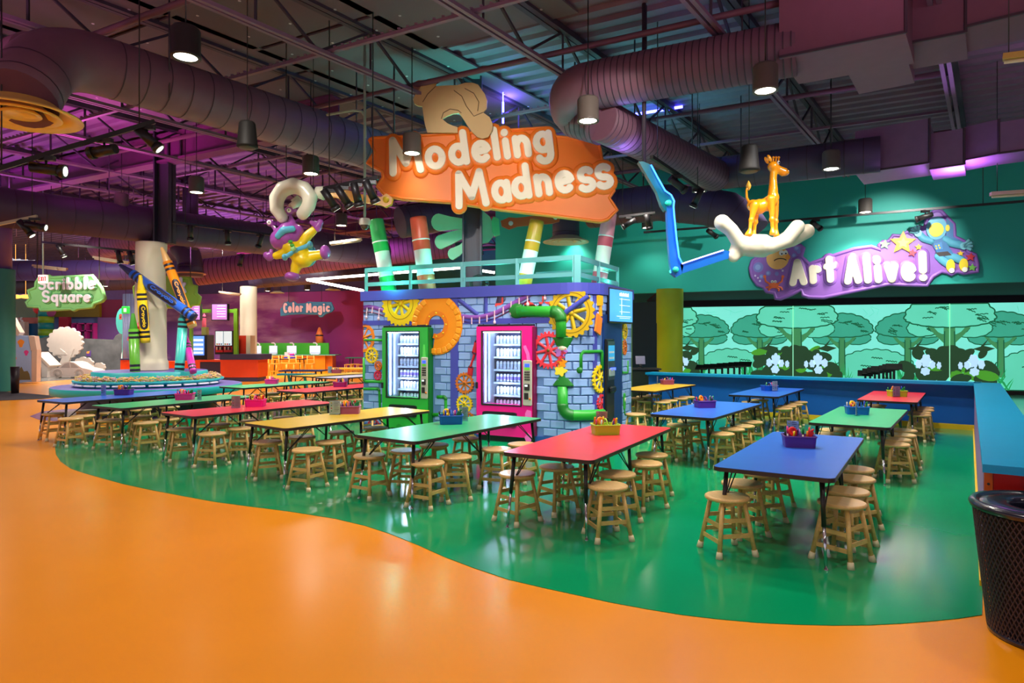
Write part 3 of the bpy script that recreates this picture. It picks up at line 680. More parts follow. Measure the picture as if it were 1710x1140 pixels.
card(1098.5, 641, 1.0, TD['yelR3'][3], 'narrow white card stand left of the plum caddy', .07, .17)
card(1497, 662.5, .1, TD['redR3'][3], 'pink printed card in front of the lime caddy', .13, .18, (220, 180, 180))
card(576, 644, .2, TD['red3L'][3], 'lilac printed card behind the plum caddy', .12, .17, (200, 180, 205))
card(551, 623, .5, TD['yel3L'][3], 'white card stand left of the plum caddy', .12, .2)
# ---------------------------------------------------------------- snack kiosk
K0 = W(607, 0, 11.68); K0.z = 0
kt = radians(27.4); kv = Vector((cos(kt), -sin(kt), 0)); ku = Vector((sin(kt), cos(kt), 0))
KM = plane(K0, kv)
S1 = onplane(KM, 938, 568)[0]; RC = .5; S2 = S1+RC*pi/2; S3 = S2+1.0
ARC0 = KM @ Vector((S1, 0, -RC))
def kpos(a):                             # arc length along the kiosk skin -> point and outward normal
    if a <= S1: return KM @ Vector((a, 0, 0)), Vector((KM[0][2], KM[1][2], 0))
    if a <= S2:
        t = (a-S1)/RC; n = Vector((KM[0][2], KM[1][2], 0))*cos(t)+kv*sin(t); return ARC0+n*RC, n
    return ARC0+kv*RC+ku*(a-S2), kv.copy()
KR = plane(kpos(S2)[0], ku)
S3 = S2+onplane(KR, 1054, 568)[0]
def kz(a, z, d=0.0):
    p, n = kpos(a); return p+n*d+Vector((0, 0, z))
def skin(mb, a0, a1, z0, z1, d, n=None):
    """upright band that follows the kiosk skin, d proud of it"""
    ks = [a0]+[S1+(S2-S1)*i/8 for i in range(9) if a0 < S1+(S2-S1)*i/8 < a1]+[a1]
    vs = []; fs = []
    for a in ks: vs += [kz(a, z0, 0), kz(a, z1, 0), kz(a, z1, d), kz(a, z0, d)]
    for i in range(len(ks)-1):
        b = i*4
        for j in range(4): fs.append((b+j, b+(j+1) % 4, b+4+(j+1) % 4, b+4+j))
    fs += [(3, 2, 1, 0), tuple(len(vs)-4+j for j in range(4))]
    return mb.add(vs, fs)
KWALL = P_('kiosk_mortar', (98, 134, 190), rough=.5); BRICK = P_('kiosk_brick', (146, 178, 234), rough=.5, var=.08, objvar=.05); IND = P_('kiosk_indigo', (72, 78, 178), rough=.45)
kp = thing('snack_kiosk', 'blue brick kiosk with printed gears, green pipes and indigo roof band', 'kiosk', K0)
mb = MB(); mb.bb(0, 1, 0, 1, 0, 1)
mb = MB(); ks = [0]+[S1+(S2-S1)*i/10 for i in range(11)]+[S3]
back = [kz(S3, 0)-kv*4.6, KM @ Vector((0, 0, -2.6))]
fullp = [(kz(a, 0).x, kz(a, 0).y) for a in ks]+[(q.x, q.y) for q in back]
nt_ = []
for m0, m1 in ((.520, 1.50), (2.417, 3.432)):
    for a, d in ((m0, 0), (m0, -.56), (m1, -.56), (m1, 0)): q = KM @ Vector((a, 0, d)); nt_.append((q.x, q.y))
lowp = [fullp[0]]+nt_+fullp[1:]
mb = MB(); mb.prism(lowp, 0, 1.86); mb.prism(fullp, 1.86, 2.42); kw = mb.build('wall', KWALL, kp, True)
mb = MB(); skin(mb, -.03, S3, 2.30, 2.47, .05); mb.build('roof_band', IND, kp, True)
mb = MB(); skin(mb, 0, S3, 0, .12, .03); mb.build('base_band', P_('kiosk_base', (40, 84, 160)), kp, True)
# bricks: one shared mesh, placed along the skin
b0 = MB(); b0.box((0, .0, 0), (.222, .02, .112), None, .008)
bme = None; cand = []
row = 0; z = .19
MACH = [(.50, 1.50), (2.40, 3.43)]
DOOR = (onplane(KR, 1005.5, 568)[0]+S2, onplane(KR, 1036, 568)[0]+S2)
while z < 2.28:
    a = .115+(row % 2)*.118
    while a < S3-.1:
        hid = any(m0-.10 < a < m1+.06 and z < 1.78 for m0, m1 in MACH) or (DOOR[0]-.1 < a < DOOR[1]+.1 and z < 2.0)
        if not hid: cand.append((a, z))
        a += .236
    row += 1; z += .128
cand.sort(key=lambda q: kz(*q).length)
sb = MB()
for i, (a, z) in enumerate(cand):
    p, n = kpos(a); d = .004 if not (S1 < a < S2) else .010
    p = p+n*d+Vector((0, 0, z)); ang = math.atan2(-n.x, n.y)+pi
    if i < 300:
        if bme is None: o = b0.build('brick', BRICK, kp); bme = o.data
        else: o = link('brick', bme, kp)
        o.location = p-K0; o.rotation_euler = (0, 0, ang)
    else: sb.box((0, 0, 0), (.222, .02, .112), Matrix.Translation(p) @ Matrix.Rotation(ang, 4, 'Z'), .008)
if sb.v: tag(sb.build('bricks', BRICK, kp, True), kind='stuff')
# printed beams
def kstrip(px0, py0, px1, py1, wd, m, name='printed_beam', d=.020, M=KM):
    q0, q1 = onplane(M, px0, py0), onplane(M, px1, py1); mb = MB()
    mb.ribbon([q0, q1], wd/2, [(-1, 0), (-1, d), (1, d), (1, 0)], M, caps=False); return mb.build(name, m, kp, True)
mb = MB(); skin(mb, 0, S2+.25, 1.865, 1.95, .022); mb.build('printed_beam', IND, kp, True)
sA = onplane(KM, 753.5, 568)[0]; sB = onplane(KM, 766, 568)[0]
mb = MB(); skin(mb, sA, sB, .0, 2.3, .024); mb.build('printed_beam', IND, kp, True)
kstrip(812, 494, 812, 528, .07, IND); kstrip(766, 500, 799, 526, .07, IND); kstrip(928, 492, 928, 536, .07, IND, d=.024); kstrip(945, 522, 984, 494, .075, IND, d=.034)
aC = S1+RC*.95
mb = MB(); skin(mb, aC, aC+.085, 0, 2.3, .024); mb.build('printed_beam', IND, kp, True)
def gear(px, py, r, col, nm='printed_gear', teeth=16, spokes=8, hub=.2, ring=.72, d=.03, tooth=.12, M=KM, ry=1.0, hole=None, sp_w=.12):
    cx_, cy_ = onplane(M, px, py); mb = MB(); n = teeth*4
    ro = []
    for i in range(n):
        k = i % 4; rr = r if k in (1, 2) else r*(1-tooth); a = 2*pi*i/n; ro.append((rr*cos(a), rr*sin(a)*ry))
    inn = [(r*ring*cos(2*pi*i/n), r*ring*sin(2*pi*i/n)*ry) for i in range(n)]
    def cl(q):                            # keep the print on the wall: below the roof band, right of the corner
        x, y = cx_+q[0], cy_+q[1]
        return (max(.005, x) if M is KM else x, min(2.33, max(.02, y)))
    vs = [(*cl(q), d) for q in ro]+[(*cl(q), d) for q in inn]+[(*cl(q), 0) for q in ro]+[(*cl(q), 0) for q in inn]
    fs = []
    for i in range(n):
        j = (i+1) % n; fs += [(i, j, n+j, n+i), (i, 2*n+i, 2*n+j, j), (n+i, n+j, 3*n+j, 3*n+i)]
    mb.add(vs, fs, False, M)
    for k in range(spokes):
        a = 2*pi*k/spokes+.2; q0 = cl((r*hub*.6*cos(a), r*hub*.6*sin(a))); q1 = cl((r*ring*1.03*cos(a), r*ring*1.03*sin(a)*ry))
        if math.dist(q0, q1) > r*.2: mb.ribbon([q0, q1], r*sp_w*.62, [(-1, 0), (-1, d*.8), (1, d*.8), (1, 0)], M, caps=False)
    if cl((0, r*hub)) == (cx_, cy_+r*hub) or True:
        mb.lathe([(0, d*1.1), (r*hub*.9, d*1.1), (r*hub, d*.9), (r*hub, 0)], 16, M @ Matrix.Translation((*cl((0, 0)), 0)))
    o = mb.build(nm, P_('gear_%d_%d_%d' % col, col, rough=.5), kp, True)
    if hole:
        h = MB(); h.lathe([(0, d*1.3), (r*.09, d*1.3), (r*.09, 0)], 12, M @ Matrix.Translation((*cl((0, 0)), 0))); h.build('gear_hub', P_('gear_dark', hole), o, True)
    return o
YE, OR, RE, OL, OB = (250, 208, 10), (250, 148, 10), (232, 52, 68), (214, 172, 16), (214, 112, 26)
def inmach(x, y): return any(m0 < x < m1 and y < 1.84 for m0, m1 in MACH)
def annulus(px, py, r0, r1, col, nm, d, M=KM, seg=40):
    cx_, cy_ = onplane(M, px, py); mb = MB()
    f = lambda x, y: (max(.005, cx_+x) if M is KM else cx_+x, min(2.33, cy_+y))
    ro = [f(r1*cos(2*pi*i/seg), r1*sin(2*pi*i/seg)) for i in range(seg)]; ri = [f(r0*cos(2*pi*i/seg), r0*sin(2*pi*i/seg)) for i in range(seg)]
    vs = [(*q, d) for q in ro]+[(*q, d) for q in ri]+[(*q, 0) for q in ro]+[(*q, 0) for q in ri]; fs = []
    for i in range(seg):
        j = (i+1) % seg
        if M is KM and (inmach(*ro[i]) or inmach(*ro[j]) or inmach(*ri[i])): continue
        fs += [(i, j, seg+j, seg+i), (i, 2*seg+i, 2*seg+j, j), (seg+i, seg+j, 3*seg+j, 3*seg+i)]
    mb.add(vs, fs, False, M); return mb.build(nm, P_('gear_%d_%d_%d' % col, col, rough=.5), kp, True)
gear(670, 507, .40, YE, teeth=26, spokes=8, ring=.50, d=.028, tooth=.09, hub=.10)
annulus(670, 507, .265, .275, (150, 118, 10), 'gear_groove', .0295)
# big orange tyre with tread blocks and bolts
t_ = annulus(730.5, 542, .155, .505, OR, 'printed_tyre', .033)
annulus(730.5, 542, .155, .235, (240, 128, 8), 'tyre_hub', .037)
tc_ = onplane(KM, 730.5, 542)
for k in range(26):
    a = 2*pi*k/26; x, y = tc_[0]+.445*cos(a), tc_[1]+.445*sin(a)
    if y > 2.25 or inmach(x, y): continue
    mb = MB(); mb.box((0, 0, .036), (.095, .09, .02), KM @ Matrix.Translation((x, y, 0)) @ Matrix.Rotation(a, 4, 'Z'), .012); mb.build('tread_block', P_('tread_orange', (252, 160, 28)), t_, True)
for k in range(8):
    a = 2*pi*k/8
    if inmach(tc_[0]+.195*cos(a), tc_[1]+.195*sin(a)): continue
    mb = MB(); mb.lathe([(0, .044), (.014, .043), (.016, .02)], 8, KM @ Matrix.Translation((tc_[0]+.195*cos(a), tc_[1]+.195*sin(a), 0))); mb.build('bolt', P_('gear_250_208_10', YE), t_, True)
annulus(608, 564, .20, .255, (240, 130, 30), 'printed_wheel', .022)
for a in (60, 20, -20, -60):
    c_ = onplane(KM, 608, 564); mb = MB(); mb.ribbon([(.01, c_[1]), (c_[0]+.21*cos(radians(a)), c_[1]+.21*sin(radians(a)))], .016, [(-1, 0), (-1, .018), (1, .018), (1, 0)], KM); mb.build('wheel_spoke', P_('gear_240_130_30', OR), kp, True)
gear(622, 593, .145, YE, teeth=20, hole=(120, 90, 20)); gear(633, 610.5, .085, (240, 120, 20), teeth=18, hole=(120, 60, 20)); gear(632, 626.5, .085, (236, 40, 80), teeth=16, hole=(150, 20, 50))
gear(637, 634, .05, YE, teeth=8, d=.012)
gear(625, 712, .14, (190, 30, 50), teeth=18, tooth=.04, ring=.85)
gear(777, 639.5, .18, OB, teeth=20, hole=(90, 45, 15)); gear(776.5, 674, .155, YE, teeth=20, hole=(130, 90, 20)); gear(784, 700, .12, OB, teeth=16, hole=(90, 45, 15)); gear(790, 736, .12, YE, teeth=16)
gear(917, 584.5, .29, RE, teeth=26, hole=(120, 30, 40), hub=.22, tooth=.13); gear(954, 522, .385, OL, teeth=22, hub=.10, ring=.66, d=.028, tooth=.09, spokes=8)
annulus(954, 522, .30, .31, (140, 110, 10), 'gear_groove', .030)
KC = plane(kpos(S1+RC*1.35)[0], Vector((cos(kt-1.35+0), -sin(kt-1.35), 0)))
gear(1001, 632, .22, YE, teeth=20, M=KC, hole=(120, 90, 20)); gear(1003, 672, .13, RE, teeth=16, M=KC)
gear(1041.5, 553, .14, YE, teeth=18, M=KR, hole=(120, 90, 20)); gear(1041, 580, .13, OB, teeth=16, M=KR, hole=(90, 45, 15))
# printed pipes (half round, following the skin)
PG, PGD = P_('pipe_green', (44, 168, 50), rough=.4), P_('pipe_dark_green', (28, 118, 38), rough=.4)
def kpipe(pts, r, m=PG, M=KM, nm='printed_pipe'):
    q = [onplane(M, *p) for p in pts]
    # round the corners
    out = [q[0]]
    for i in range(1, len(q)-1):
        a, b, c_ = Vector(q[i-1]), Vector(q[i]), Vector(q[i+1]); l = min(r*1.7, (a-b).length*.45, (c_-b).length*.45)
        s_, e_ = b+(a-b).normalized()*l, b+(c_-b).normalized()*l
        for t in range(6): t /= 5; out.append(tuple((1-t)**2*s_+2*t*(1-t)*b+t*t*e_))
    out.append(q[-1]); mb = MB()
    mb.tube([M @ Vector((x, y, .008)) for x, y in out], r, 10); o = mb.build(nm, m, kp, True)
    for i in range(1, len(q)-1):
        a, b, c_ = Vector(q[i-1]), Vector(q[i]), Vector(q[i+1]); l = min(r*1.7, (a-b).length*.45, (c_-b).length*.45)
        s_, e_ = b+(a-b).normalized()*l, b+(c_-b).normalized()*l; mb = MB()
        mb.tube([M @ Vector((*((1-t/6)**2*s_+2*t/6*(1-t/6)*b+(t/6)**2*e_), .008)) for t in range(7)], r*1.12, 10); mb.build('pipe_elbow', PGD, o, True)
    return o
kpipe([(609, 567.5), (641, 567.5)], .022); kpipe([(608.5, 597), (608.5, 636.5), (641, 637)], .026); kpipe([(608, 649), (634, 649), (636, 690)], .026)
kpipe([(731, 662.5), (745, 662.5), (745.5, 692), (724, 692)], .03)
kpipe([(866, 520), (938, 520), (938, 563)], .088)
q = onplane(KM, 867, 519); mb = MB(); mb.ell((0, 0, 0), (.15, .13, .06), 14, 8, KM @ Matrix.Translation((q[0]-.03, q[1]+.0, 0))); mb.build('pipe_bend', PGD, kp, True)
q = onplane(KM, 940, 571); mb = MB(); mb.lathe([(.085, .10), (.095, .08), (.17, -.06), (.17, -.075), (.05, -.075)], 20, KM @ Matrix.Translation((q[0], q[1], 0)) @ Matrix.Rotation(-pi/2, 4, 'X') @ Matrix.Scale(-1, 4, (0, 0, 1)) @ Matrix.Scale(.35, 4, (0, 1, 0))); mb.build('funnel_shade', PGD, kp, True)
mb = MB(); mb.ell((0, 0, 0), (.085, .065, .04), 12, 8, KM @ Matrix.Translation((q[0], q[1]-.085, 0))); mb.build('funnel_lip', P_('cream', (240, 232, 200)), kp, True)
def blob(px, py, r, col, seed, nm='printed_dough', M=KM, d=.03):
    cx_, cy_ = onplane(M, px, py); rr = random.Random(seed); k = 5; ph = rr.random()*6
    pts = [(cx_+r*(1+.22*sin(k*a+ph)+.1*sin(2*a+ph))*cos(a), cy_+r*.85*(1+.22*sin(k*a+ph))*sin(a)) for a in [2*pi*i/36 for i in range(36)]]
    mb = MB(); mb.prism(pts, 0, d, M); return mb.build(nm, P_('gear_%d_%d_%d' % col, col), kp, True)
blob(938, 588, .085, (176, 110, 196), 1); blob(939, 606, .075, (252, 150, 10), 2); blob(937, 619, .085, (250, 222, 60), 3)
mb = MB(); q = onplane(KM, 940.5, 637); mb.lathe([(.075, -.09), (.08, -.06), (.17, .05), (.17, .065), (.10, .065)], 20, KM @ Matrix.Translation((q[0], q[1], 0)) @ Matrix.Rotation(-pi/2, 4, 'X') @ Matrix.Scale(-1, 4, (0, 0, 1)) @ Matrix.Scale(.35, 4, (0, 1, 0))); mb.build('funnel', PGD, kp, True)
aD = S2+.02
q = onplane(KM, 940.5, 645)
pp = [KM @ Vector((q[0], q[1], .01)), KM @ Vector((q[0], q[1]-.26, .01))]
for t in range(6): a_ = pi+pi/2*t/5; pp.append(kz(q[0]+.14+.14*cos(a_), q[1]-.29+.14*sin(a_), .012))
for i in range(9): pp.append(kz(q[0]+.16+(DOOR[0]-q[0]-.16)*i/8, q[1]-.43, .012))
mb = MB(); mb.tube(pp, .082, 12); o_ = mb.build('printed_pipe', PG, kp, True); mb = MB(); mb.tube(pp[1:9], .088, 12); mb.build('pipe_elbow', PGD, o_, True)
pp = [kz(onplane(KM, 968, 621)[0], 1.17, .02), kz(onplane(KM, 968, 621)[0], 1.38, .02), kz(onplane(KM, 969, 590)[0]+.02, 1.42, .02)]+[kz(onplane(KM, 972, 587)[0]+(DOOR[0]-.03-onplane(KM, 972, 587)[0])*i/7, 1.43, .02) for i in range(8)]+[kz(DOOR[0]-.02, 1.40, .02), kz(DOOR[0]-.02, 1.15, .02)]
mb = MB(); mb.tube(pp, .026, 8); mb.build('printed_pipe', PG, kp, True)
mb = MB(); mb.lathe([(0, .03), (.035, .03), (.05, .01), (.05, 0)], 14, KM @ Matrix.Translation((onplane(KM, 968, 621)[0], 1.15, 0))); mb.build('pipe_flange', PGD, kp, True)
kpipe([(1036.5, 555), (1036.5, 622), (1047, 622), (1047, 602)], .022, PG, KR)
kpipe([(1041, 660), (1041, 680), (1042, 692), (1047, 692), (1047, 706)], .018, PG, KR)
mb = MB(); q = onplane(KR, 1041, 670); mb.box((q[0], q[1], .015), (.10, .28, .03), KR, .02); mb.build('printed_gauge', PG, kp, True)
mb = MB(); mb.lathe([(0, .034), (.035, .033), (.035, .03)], 14, KR @ Matrix.Translation((q[0], q[1]+.03, 0))); mb.build('gauge_dial', P_('cream', (240, 232, 200)), kp, True)
# red robot arm piece, purple belt with hooks, red machine shapes
for pts, wd, col in [([(797, 572), (793, 588)], .075, (214, 40, 52)), ([(793, 592), (787, 612)], .03, (200, 40, 50)), ([(787, 614), (785.5, 626)], .085, (206, 34, 48))]:
    qs = [onplane(KM, *p) for p in pts]; mb = MB(); mb.ribbon(qs, wd/2, [(-1, 0), (-1, .03), (1, .03), (1, 0)], KM); mb.build('printed_robot_arm', P_('arm_red', col), kp, True)
BELT = P_('belt_purple', (142, 78, 176)); BELTD = P_('belt_dark', (96, 40, 90)); PINKP = P_('hook_pink', (240, 196, 214))
for pts in ([(608, 513.5), (618, 512.5), (628, 514), (642, 519)], [(768, 527.5), (785, 530), (800, 530), (815, 527), (830, 522), (845, 514), (860, 506), (876, 497), (886, 492)]):
    for dy, wd, m in ((0, .075, BELT), (8.5, .022, BELTD)):
        qs = subdiv([onplane(KM, x, y+dy) for x, y in pts], .1); qs = [(x, min(y, 2.33)) for x, y in qs]
        mb = MB(); mb.ribbon(qs, wd/2, [(-1, 0), (-1, .022), (1, .022), (1, 0)], KM, caps=False); mb.build('printed_belt', m, kp, True)
for (x, y, l, ball) in [(614.5, 514, 16, 1), (624, 512.5, 10, 0), (635, 515, 17, 1), (775, 528, 11, 0), (789, 530, 11, 0), (802, 529, 11, 0), (814.5, 526, 11, 0), (827, 519, 19, 1), (841.5, 512, 12, 0), (854.5, 503, 20, 1), (868, 497, 11, 0), (882, 494, 14, 1), (911, 492, 6, 1)]:
    q0, q1 = onplane(KM, x, y), onplane(KM, x-(1.5 if x < 700 else 0), y+l); mb = MB()
    mb.ribbon([q0, q1], .009, [(-1, 0), (-1, .03), (1, .03), (1, 0)], KM)
    if ball: mb.ell((0, 0, 0), (.026, .034, .02), 10, 7, KM @ Matrix.Translation((q1[0], q1[1], .02)))
    mb.build('printed_hook', PINKP, kp, True)
RED2 = P_('shape_red', (240, 70, 66))
for poly in ([(831, 496), (846, 496), (845, 501), (840, 507), (832, 512.5), (827, 511), (829, 503)], [(851, 516), (862, 515), (861, 524), (858, 531), (853, 531)], [(876, 506), (884, 502), (898, 512), (902, 506), (893, 498), (900, 494), (914, 494), (921, 505), (919, 510), (914, 508), (908, 503), (905, 512), (876, 514)], [(870, 526), (884, 528), (876, 531), (870, 531)]):
    mb = MB(); mb.prism([(lambda q: (q[0], min(q[1], 2.33)))(onplane(KM, *p)) for p in poly], 0, .014, KM); mb.build('printed_machine_shape', RED2, kp, True)
# yellow arm with an orange spatula beside the TV
for poly, col in ([[(995, 493), (1003, 494), (1003, 510), (995, 510)], (245, 180, 20)], [[(999, 510), (1001, 510), (1002, 528), (998, 528)], (248, 170, 20)], [[(994.5, 523), (1002, 532), (999, 560), (990.5, 552)], (246, 134, 40)]):
    mb = MB(); mb.prism([onplane(KC, *p) for p in poly], .015, .045, KC); mb.build('printed_spatula_arm', P_('gear_%d_%d_%d' % col, col), kp, True)
# recess with dark blue panel, card reader
a0, a1 = DOOR[0]-S2, DOOR[1]-S2
mb = MB(); mb.bb(a0, a1, 0, 2.0, .004, .03, KR); mb.build('doorway_panel', P_('door_blue', (0, 52, 118), rough=.5), kp, True)
py0 = onplane(KR, 1006, 568)[0]; py1 = onplane(KR, 1019, 568)[0]
rd = thing('payment_terminal', 'tall black payment terminal in the blue kiosk doorway', 'terminal', KR @ Vector((py0, 0, .03)))
mb = MB(); mb.bb(py0, py1, 0.0, 1.62, .032, .07, KR, .01); bd = mb.build('body', P_('terminal_black', (16, 20, 24), rough=.4), rd, True)
mb = MB(); mb.bb(py0+.03, py1-.01, .98, 1.58, .07, .08, KR, .004); mb.build('front_frame', P_('terminal_grey', (62, 66, 70), rough=.3), bd, True)
mb = MB(); mb.bb(py0+.05, py1-.03, 1.28, 1.52, .08, .084, KR); mb.build('notice', mat('notice_blue', (60, 170, 225), .4, emit=.35), bd, True)
mb = MB(); [mb.bb(py0+.07, py1-.06, z, z+.03, .084, .086, KR) for z in (1.31, 1.40)]; mb.build('notice_print', P_('print_white', (235, 240, 245)), bd, True)
mb = MB(); mb.bb(py0+.14, py1-.02, 1.13, 1.17, .08, .10, KR); mb.build('reader_light', mat('reader_blue', (60, 80, 255), .4, emit=3), bd, True)
mb = MB(); mb.bb(py0+.06, py1-.06, 1.04, 1.16, .08, .10, KR, .008); mb.build('card_reader', P_('reader_grey', (170, 185, 180)), bd, True)
mb = MB(); mb.bb(py0+.10, py1+.0, .78, .88, .07, .11, KR, .02); mb.build('coin_cup', P_('terminal_black', (16, 20, 24)), bd, True)
# ---------------------------------------------------------------- vending machines (set into the wall)
WB_ = P_('bottle_white', (238, 240, 246), rough=.3); LED = mat('cool_led', (225, 238, 255), .4, emit=7.0)
ORD = ['first', 'second', 'third', 'fourth', 'fifth', 'sixth', 'seventh', 'eighth', 'ninth', 'tenth', 'eleventh', 'twelfth']
def vending(nm, col, side, s0, s1, lab, win, pan, slot, short, ncol):
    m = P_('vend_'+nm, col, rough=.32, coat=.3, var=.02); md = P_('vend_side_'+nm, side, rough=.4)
    d = .13; t = thing('vending_machine', lab, 'vending machine', KM @ Vector(((s0+s1)/2, 0, d)), 0, 'vending machines')
    zt = 1.82; MF = KM
    f = lambda px, py: onplane(KM, px, py, d)
    w0, wt = f(win[0], win[2]); w1, wb = f(win[1], win[3])
    mb = MB(); mb.bb(s0, w0, .10, zt, -.5+.0, d, MF); mb.bb(w1, s1, .10, zt, -.5, d, MF); mb.bb(w0, w1, wt, zt, -.5, d, MF); mb.bb(w0, w1, .10, wb, -.5, d, MF); cab = mb.build('cabinet', m, t, True)
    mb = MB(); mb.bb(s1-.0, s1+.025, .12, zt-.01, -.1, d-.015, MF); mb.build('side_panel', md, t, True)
    mb = MB(); mb.bb(s0+.01, s1, zt, zt+.03, -.3, d-.02, MF); mb.build('top_cap', P_('vend_black', (24, 24, 28)), t, True)
    mb = MB(); mb.bb(s0+.03, s1-.02, 0, .10, -.3, d-.06, MF); mb.build('plinth', P_('vend_black', (24, 24, 28)), t, True)
    mb = MB(); mb.bb(w0, w1, wb, wt, -.42, -.40, MF); mb.bb(w0, w0+.01, wb, wt, -.40, d-.02, MF); mb.bb(w1-.01, w1, wb, wt, -.40, d-.02, MF); mb.build('liner', P_('liner', (120, 140, 175), rough=.35), cab, True)
    mb = MB(); mb.bb(w0-.0, w1, wt-.012, wt, -.05, d-.02, MF); mb.build('led_strip', LED, cab, True)
    mb = MB(); mb.bb(w0+.004, w0+.016, wb+.02, wt-.02, .04, .07, MF); mb.build('led_strip', LED, cab, True)
    mb = MB(); mb.bb(w1-.016, w1-.006, wb+.02, wt-.02, .04, .07, MF); mb.build('led_strip', LED, cab, True)
    mb = MB(); mb.bb(w0+.02, w0+.14, wb, wt, -.10, 0, MF); mb.build('side_bracket', mat('steel_grey', (150, 160, 175), .3, .6), cab, True)
    for zz in (.25, .75): lamp('POINT', 'vending_glow', MF @ Vector((w0+.55*(w1-w0), wb+(wt-wb)*zz, .075)), 5, (.88, .94, 1), .05)
    rows = 6; hz = (wt-wb)
    bot = None; x0 = w0+.19; dx = (w1-.04-x0)/(ncol-1)
    for r in range(rows):
        z = wt-.245*1-(hz-.10)/5.25*r if False else wt-.19-(hz-.13)/5.0*r
        if r == 5: z = wb-.10
        z = max(z, wb-.10)
        if r < 5:
            mb = MB(); mb.bb(w0+.15, w1-.01, z-.022, z, -.38, .03, MF); sh = mb.build('shelf', mat('shelf_metal', (175, 195, 220), .3, .3), cab, True)
            mb = MB(); mb.bb(w0+.15, w1-.01, z-.03, z-.004, .03, .036, MF); mb.build('price_rail', P_('rail_white', (205, 222, 240)), sh, True)
        for c_ in range(ncol):
            p = MF @ Vector((x0+dx*c_, z, -.03))
            cc = thing('drink_bottle', f'white bottle, {ORD[c_]} from left, row {ORD[r]} of the {short} vending machine', 'bottle', p, 0, f'white bottles in the {short} vending machine')
            mb = MB(); rb = dx*.40; mb.lathe([(0, 0), (rb, 0), (rb, .105), (rb*.8, .12), (rb*.5, .128), (0, .128)] if r < 5 else [(0, 0), (rb, 0), (rb, .14), (rb*.5, .16), (0, .16)], 8); mb.build('bottle_body', WB_, cc)
            mb = MB(); mb.lathe([(rb*1.03, .035), (rb*1.03, .085)], 8); mb.build('label_band', P_('band_violet' if r == 3 else 'band_grey', (130, 110, 210) if r == 3 else (190, 205, 225)), cc)
    mb = MB(); mb.bb(w0-.02, w1+.02, wb-.02, wt+.02, d-.0, d+.008, MF)
    fr = MB(); r_ = [(w0-.012, wb-.012), (w1+.012, wb-.012), (w1+.012, wt+.012), (w0-.012, wt+.012)]
    fr.ribbon(subdiv(r_+[r_[0]], 2), .014, [(-1, d-.01), (-1, d+.008), (1, d+.008), (1, d-.01)], MF); fr.build('window_frame', P_('vend_black', (24, 24, 28)), cab, True)
    gl_ = MB(); gl_.bb(w0, w1, wb, wt, d-.012, d-.006, MF); gl_.build('glass_pane', glass('vend_glass', (238, 245, 255), .06), cab, True)
    p0, pt = f(pan[0], pan[2]); p1, pb = f(pan[1], pan[3])
    mb = MB(); mb.bb(p0, p1, pb, pt, d, d+.02, MF, .015); pn = mb.build('control_panel', P_('panel_beige', (190, 186, 168), rough=.4), t, True)
    ph = pt-pb; pw = p1-p0; cx_ = (p0+p1)/2
    mb = MB(); mb.bb(cx_-pw*.25, cx_+pw*.25, pt-ph*.15, pt-ph*.08, d+.02, d+.024, MF); mb.build('display', mat('disp_blue', (40, 70, 255), .3, emit=1.6), pn, True)
    mb = MB(); mb.bb(cx_-pw*.28, cx_+pw*.28, pt-ph*.22, pt-ph*.16, d+.02, d+.023, MF); mb.build('green_label', P_('green_label', (110, 210, 60)), pn, True)
    mb = MB(); [mb.bb(cx_-pw*.26+i*pw*.2, cx_-pw*.12+i*pw*.2, pt-ph*(.28+.055*j), pt-ph*(.245+.055*j), d+.02, d+.03, MF) for i in range(3) for j in range(4)]; mb.build('keypad', P_('key_black', (40, 34, 34)), pn, True)
    mb = MB(); mb.bb(cx_-pw*.28, cx_+pw*.28, pt-ph*.66, pt-ph*.52, d+.02, d+.04, MF, .006); sl = mb.build('bill_slot', P_('key_black', (40, 34, 34)), pn, True)
    mb = MB(); mb.bb(cx_-pw*.2, cx_+pw*.1, pt-ph*.58, pt-ph*.54, d+.04, d+.043, MF); mb.build('slot_light', mat('slot_white', (220, 235, 235), .4, emit=.6), sl, True)
    mb = MB(); mb.bb(cx_-pw*.32, cx_+pw*.14, pt-ph*.86, pt-ph*.72, d+.02, d+.03, MF, .004); mb.build('coin_unit', P_('key_black', (40, 34, 34)), pn, True)
    mb = MB(); mb.lathe([(0, .03), (.016, .03), (.016, 0)], 10, MF @ Matrix.Translation((cx_+pw*.3, pt-ph*.85, d+.0))); mb.build('coin_button', P_('marker_orange', (250, 130, 20), rough=.3), pn, True)
    k0, kt_ = f(slot[0], slot[2]); k1, kb = f(slot[1], slot[3])
    mb = MB(); mb.prism([((x*(k1-k0)/2+(k0+k1)/2), y*(kt_-kb)/2+(kt_+kb)/2) for x, y in [(q[0], q[1]) for q in rrect(1, 1, .2, 3)]], d-.01, d+.03, MF); sl = mb.build('delivery_flap', P_('vend_black', (24, 24, 28)), t, True)
    mb = MB(); mb.bb(k0+.06, k1-.06, kb+.02, kt_-.05, d+.03, d+.036, MF, .003); mb.build('flap_door', P_('flap_grey', (52, 52, 56), rough=.3), sl, True)
    l0 = MB(); q = f(win[0]-4.5 if nm == 'pink' else win[0]-3, 643); l0.bb(s0-.012, s0+.03, q[1]-.05, q[1]+.05, d, d+.02, MF, .006); l0.build('lock', P_('vend_black', (24, 24, 28)), t, True)
    return t, f, d
v1 = vending('green', (44, 186, 62), (18, 110, 36), .524, 1.472, 'green vending machine with six lit rows of white bottles', (646.5, 699, 554.5, 664), (703.5, 715, 596, 666), (651, 696, 674.5, 697), 'green', 7)
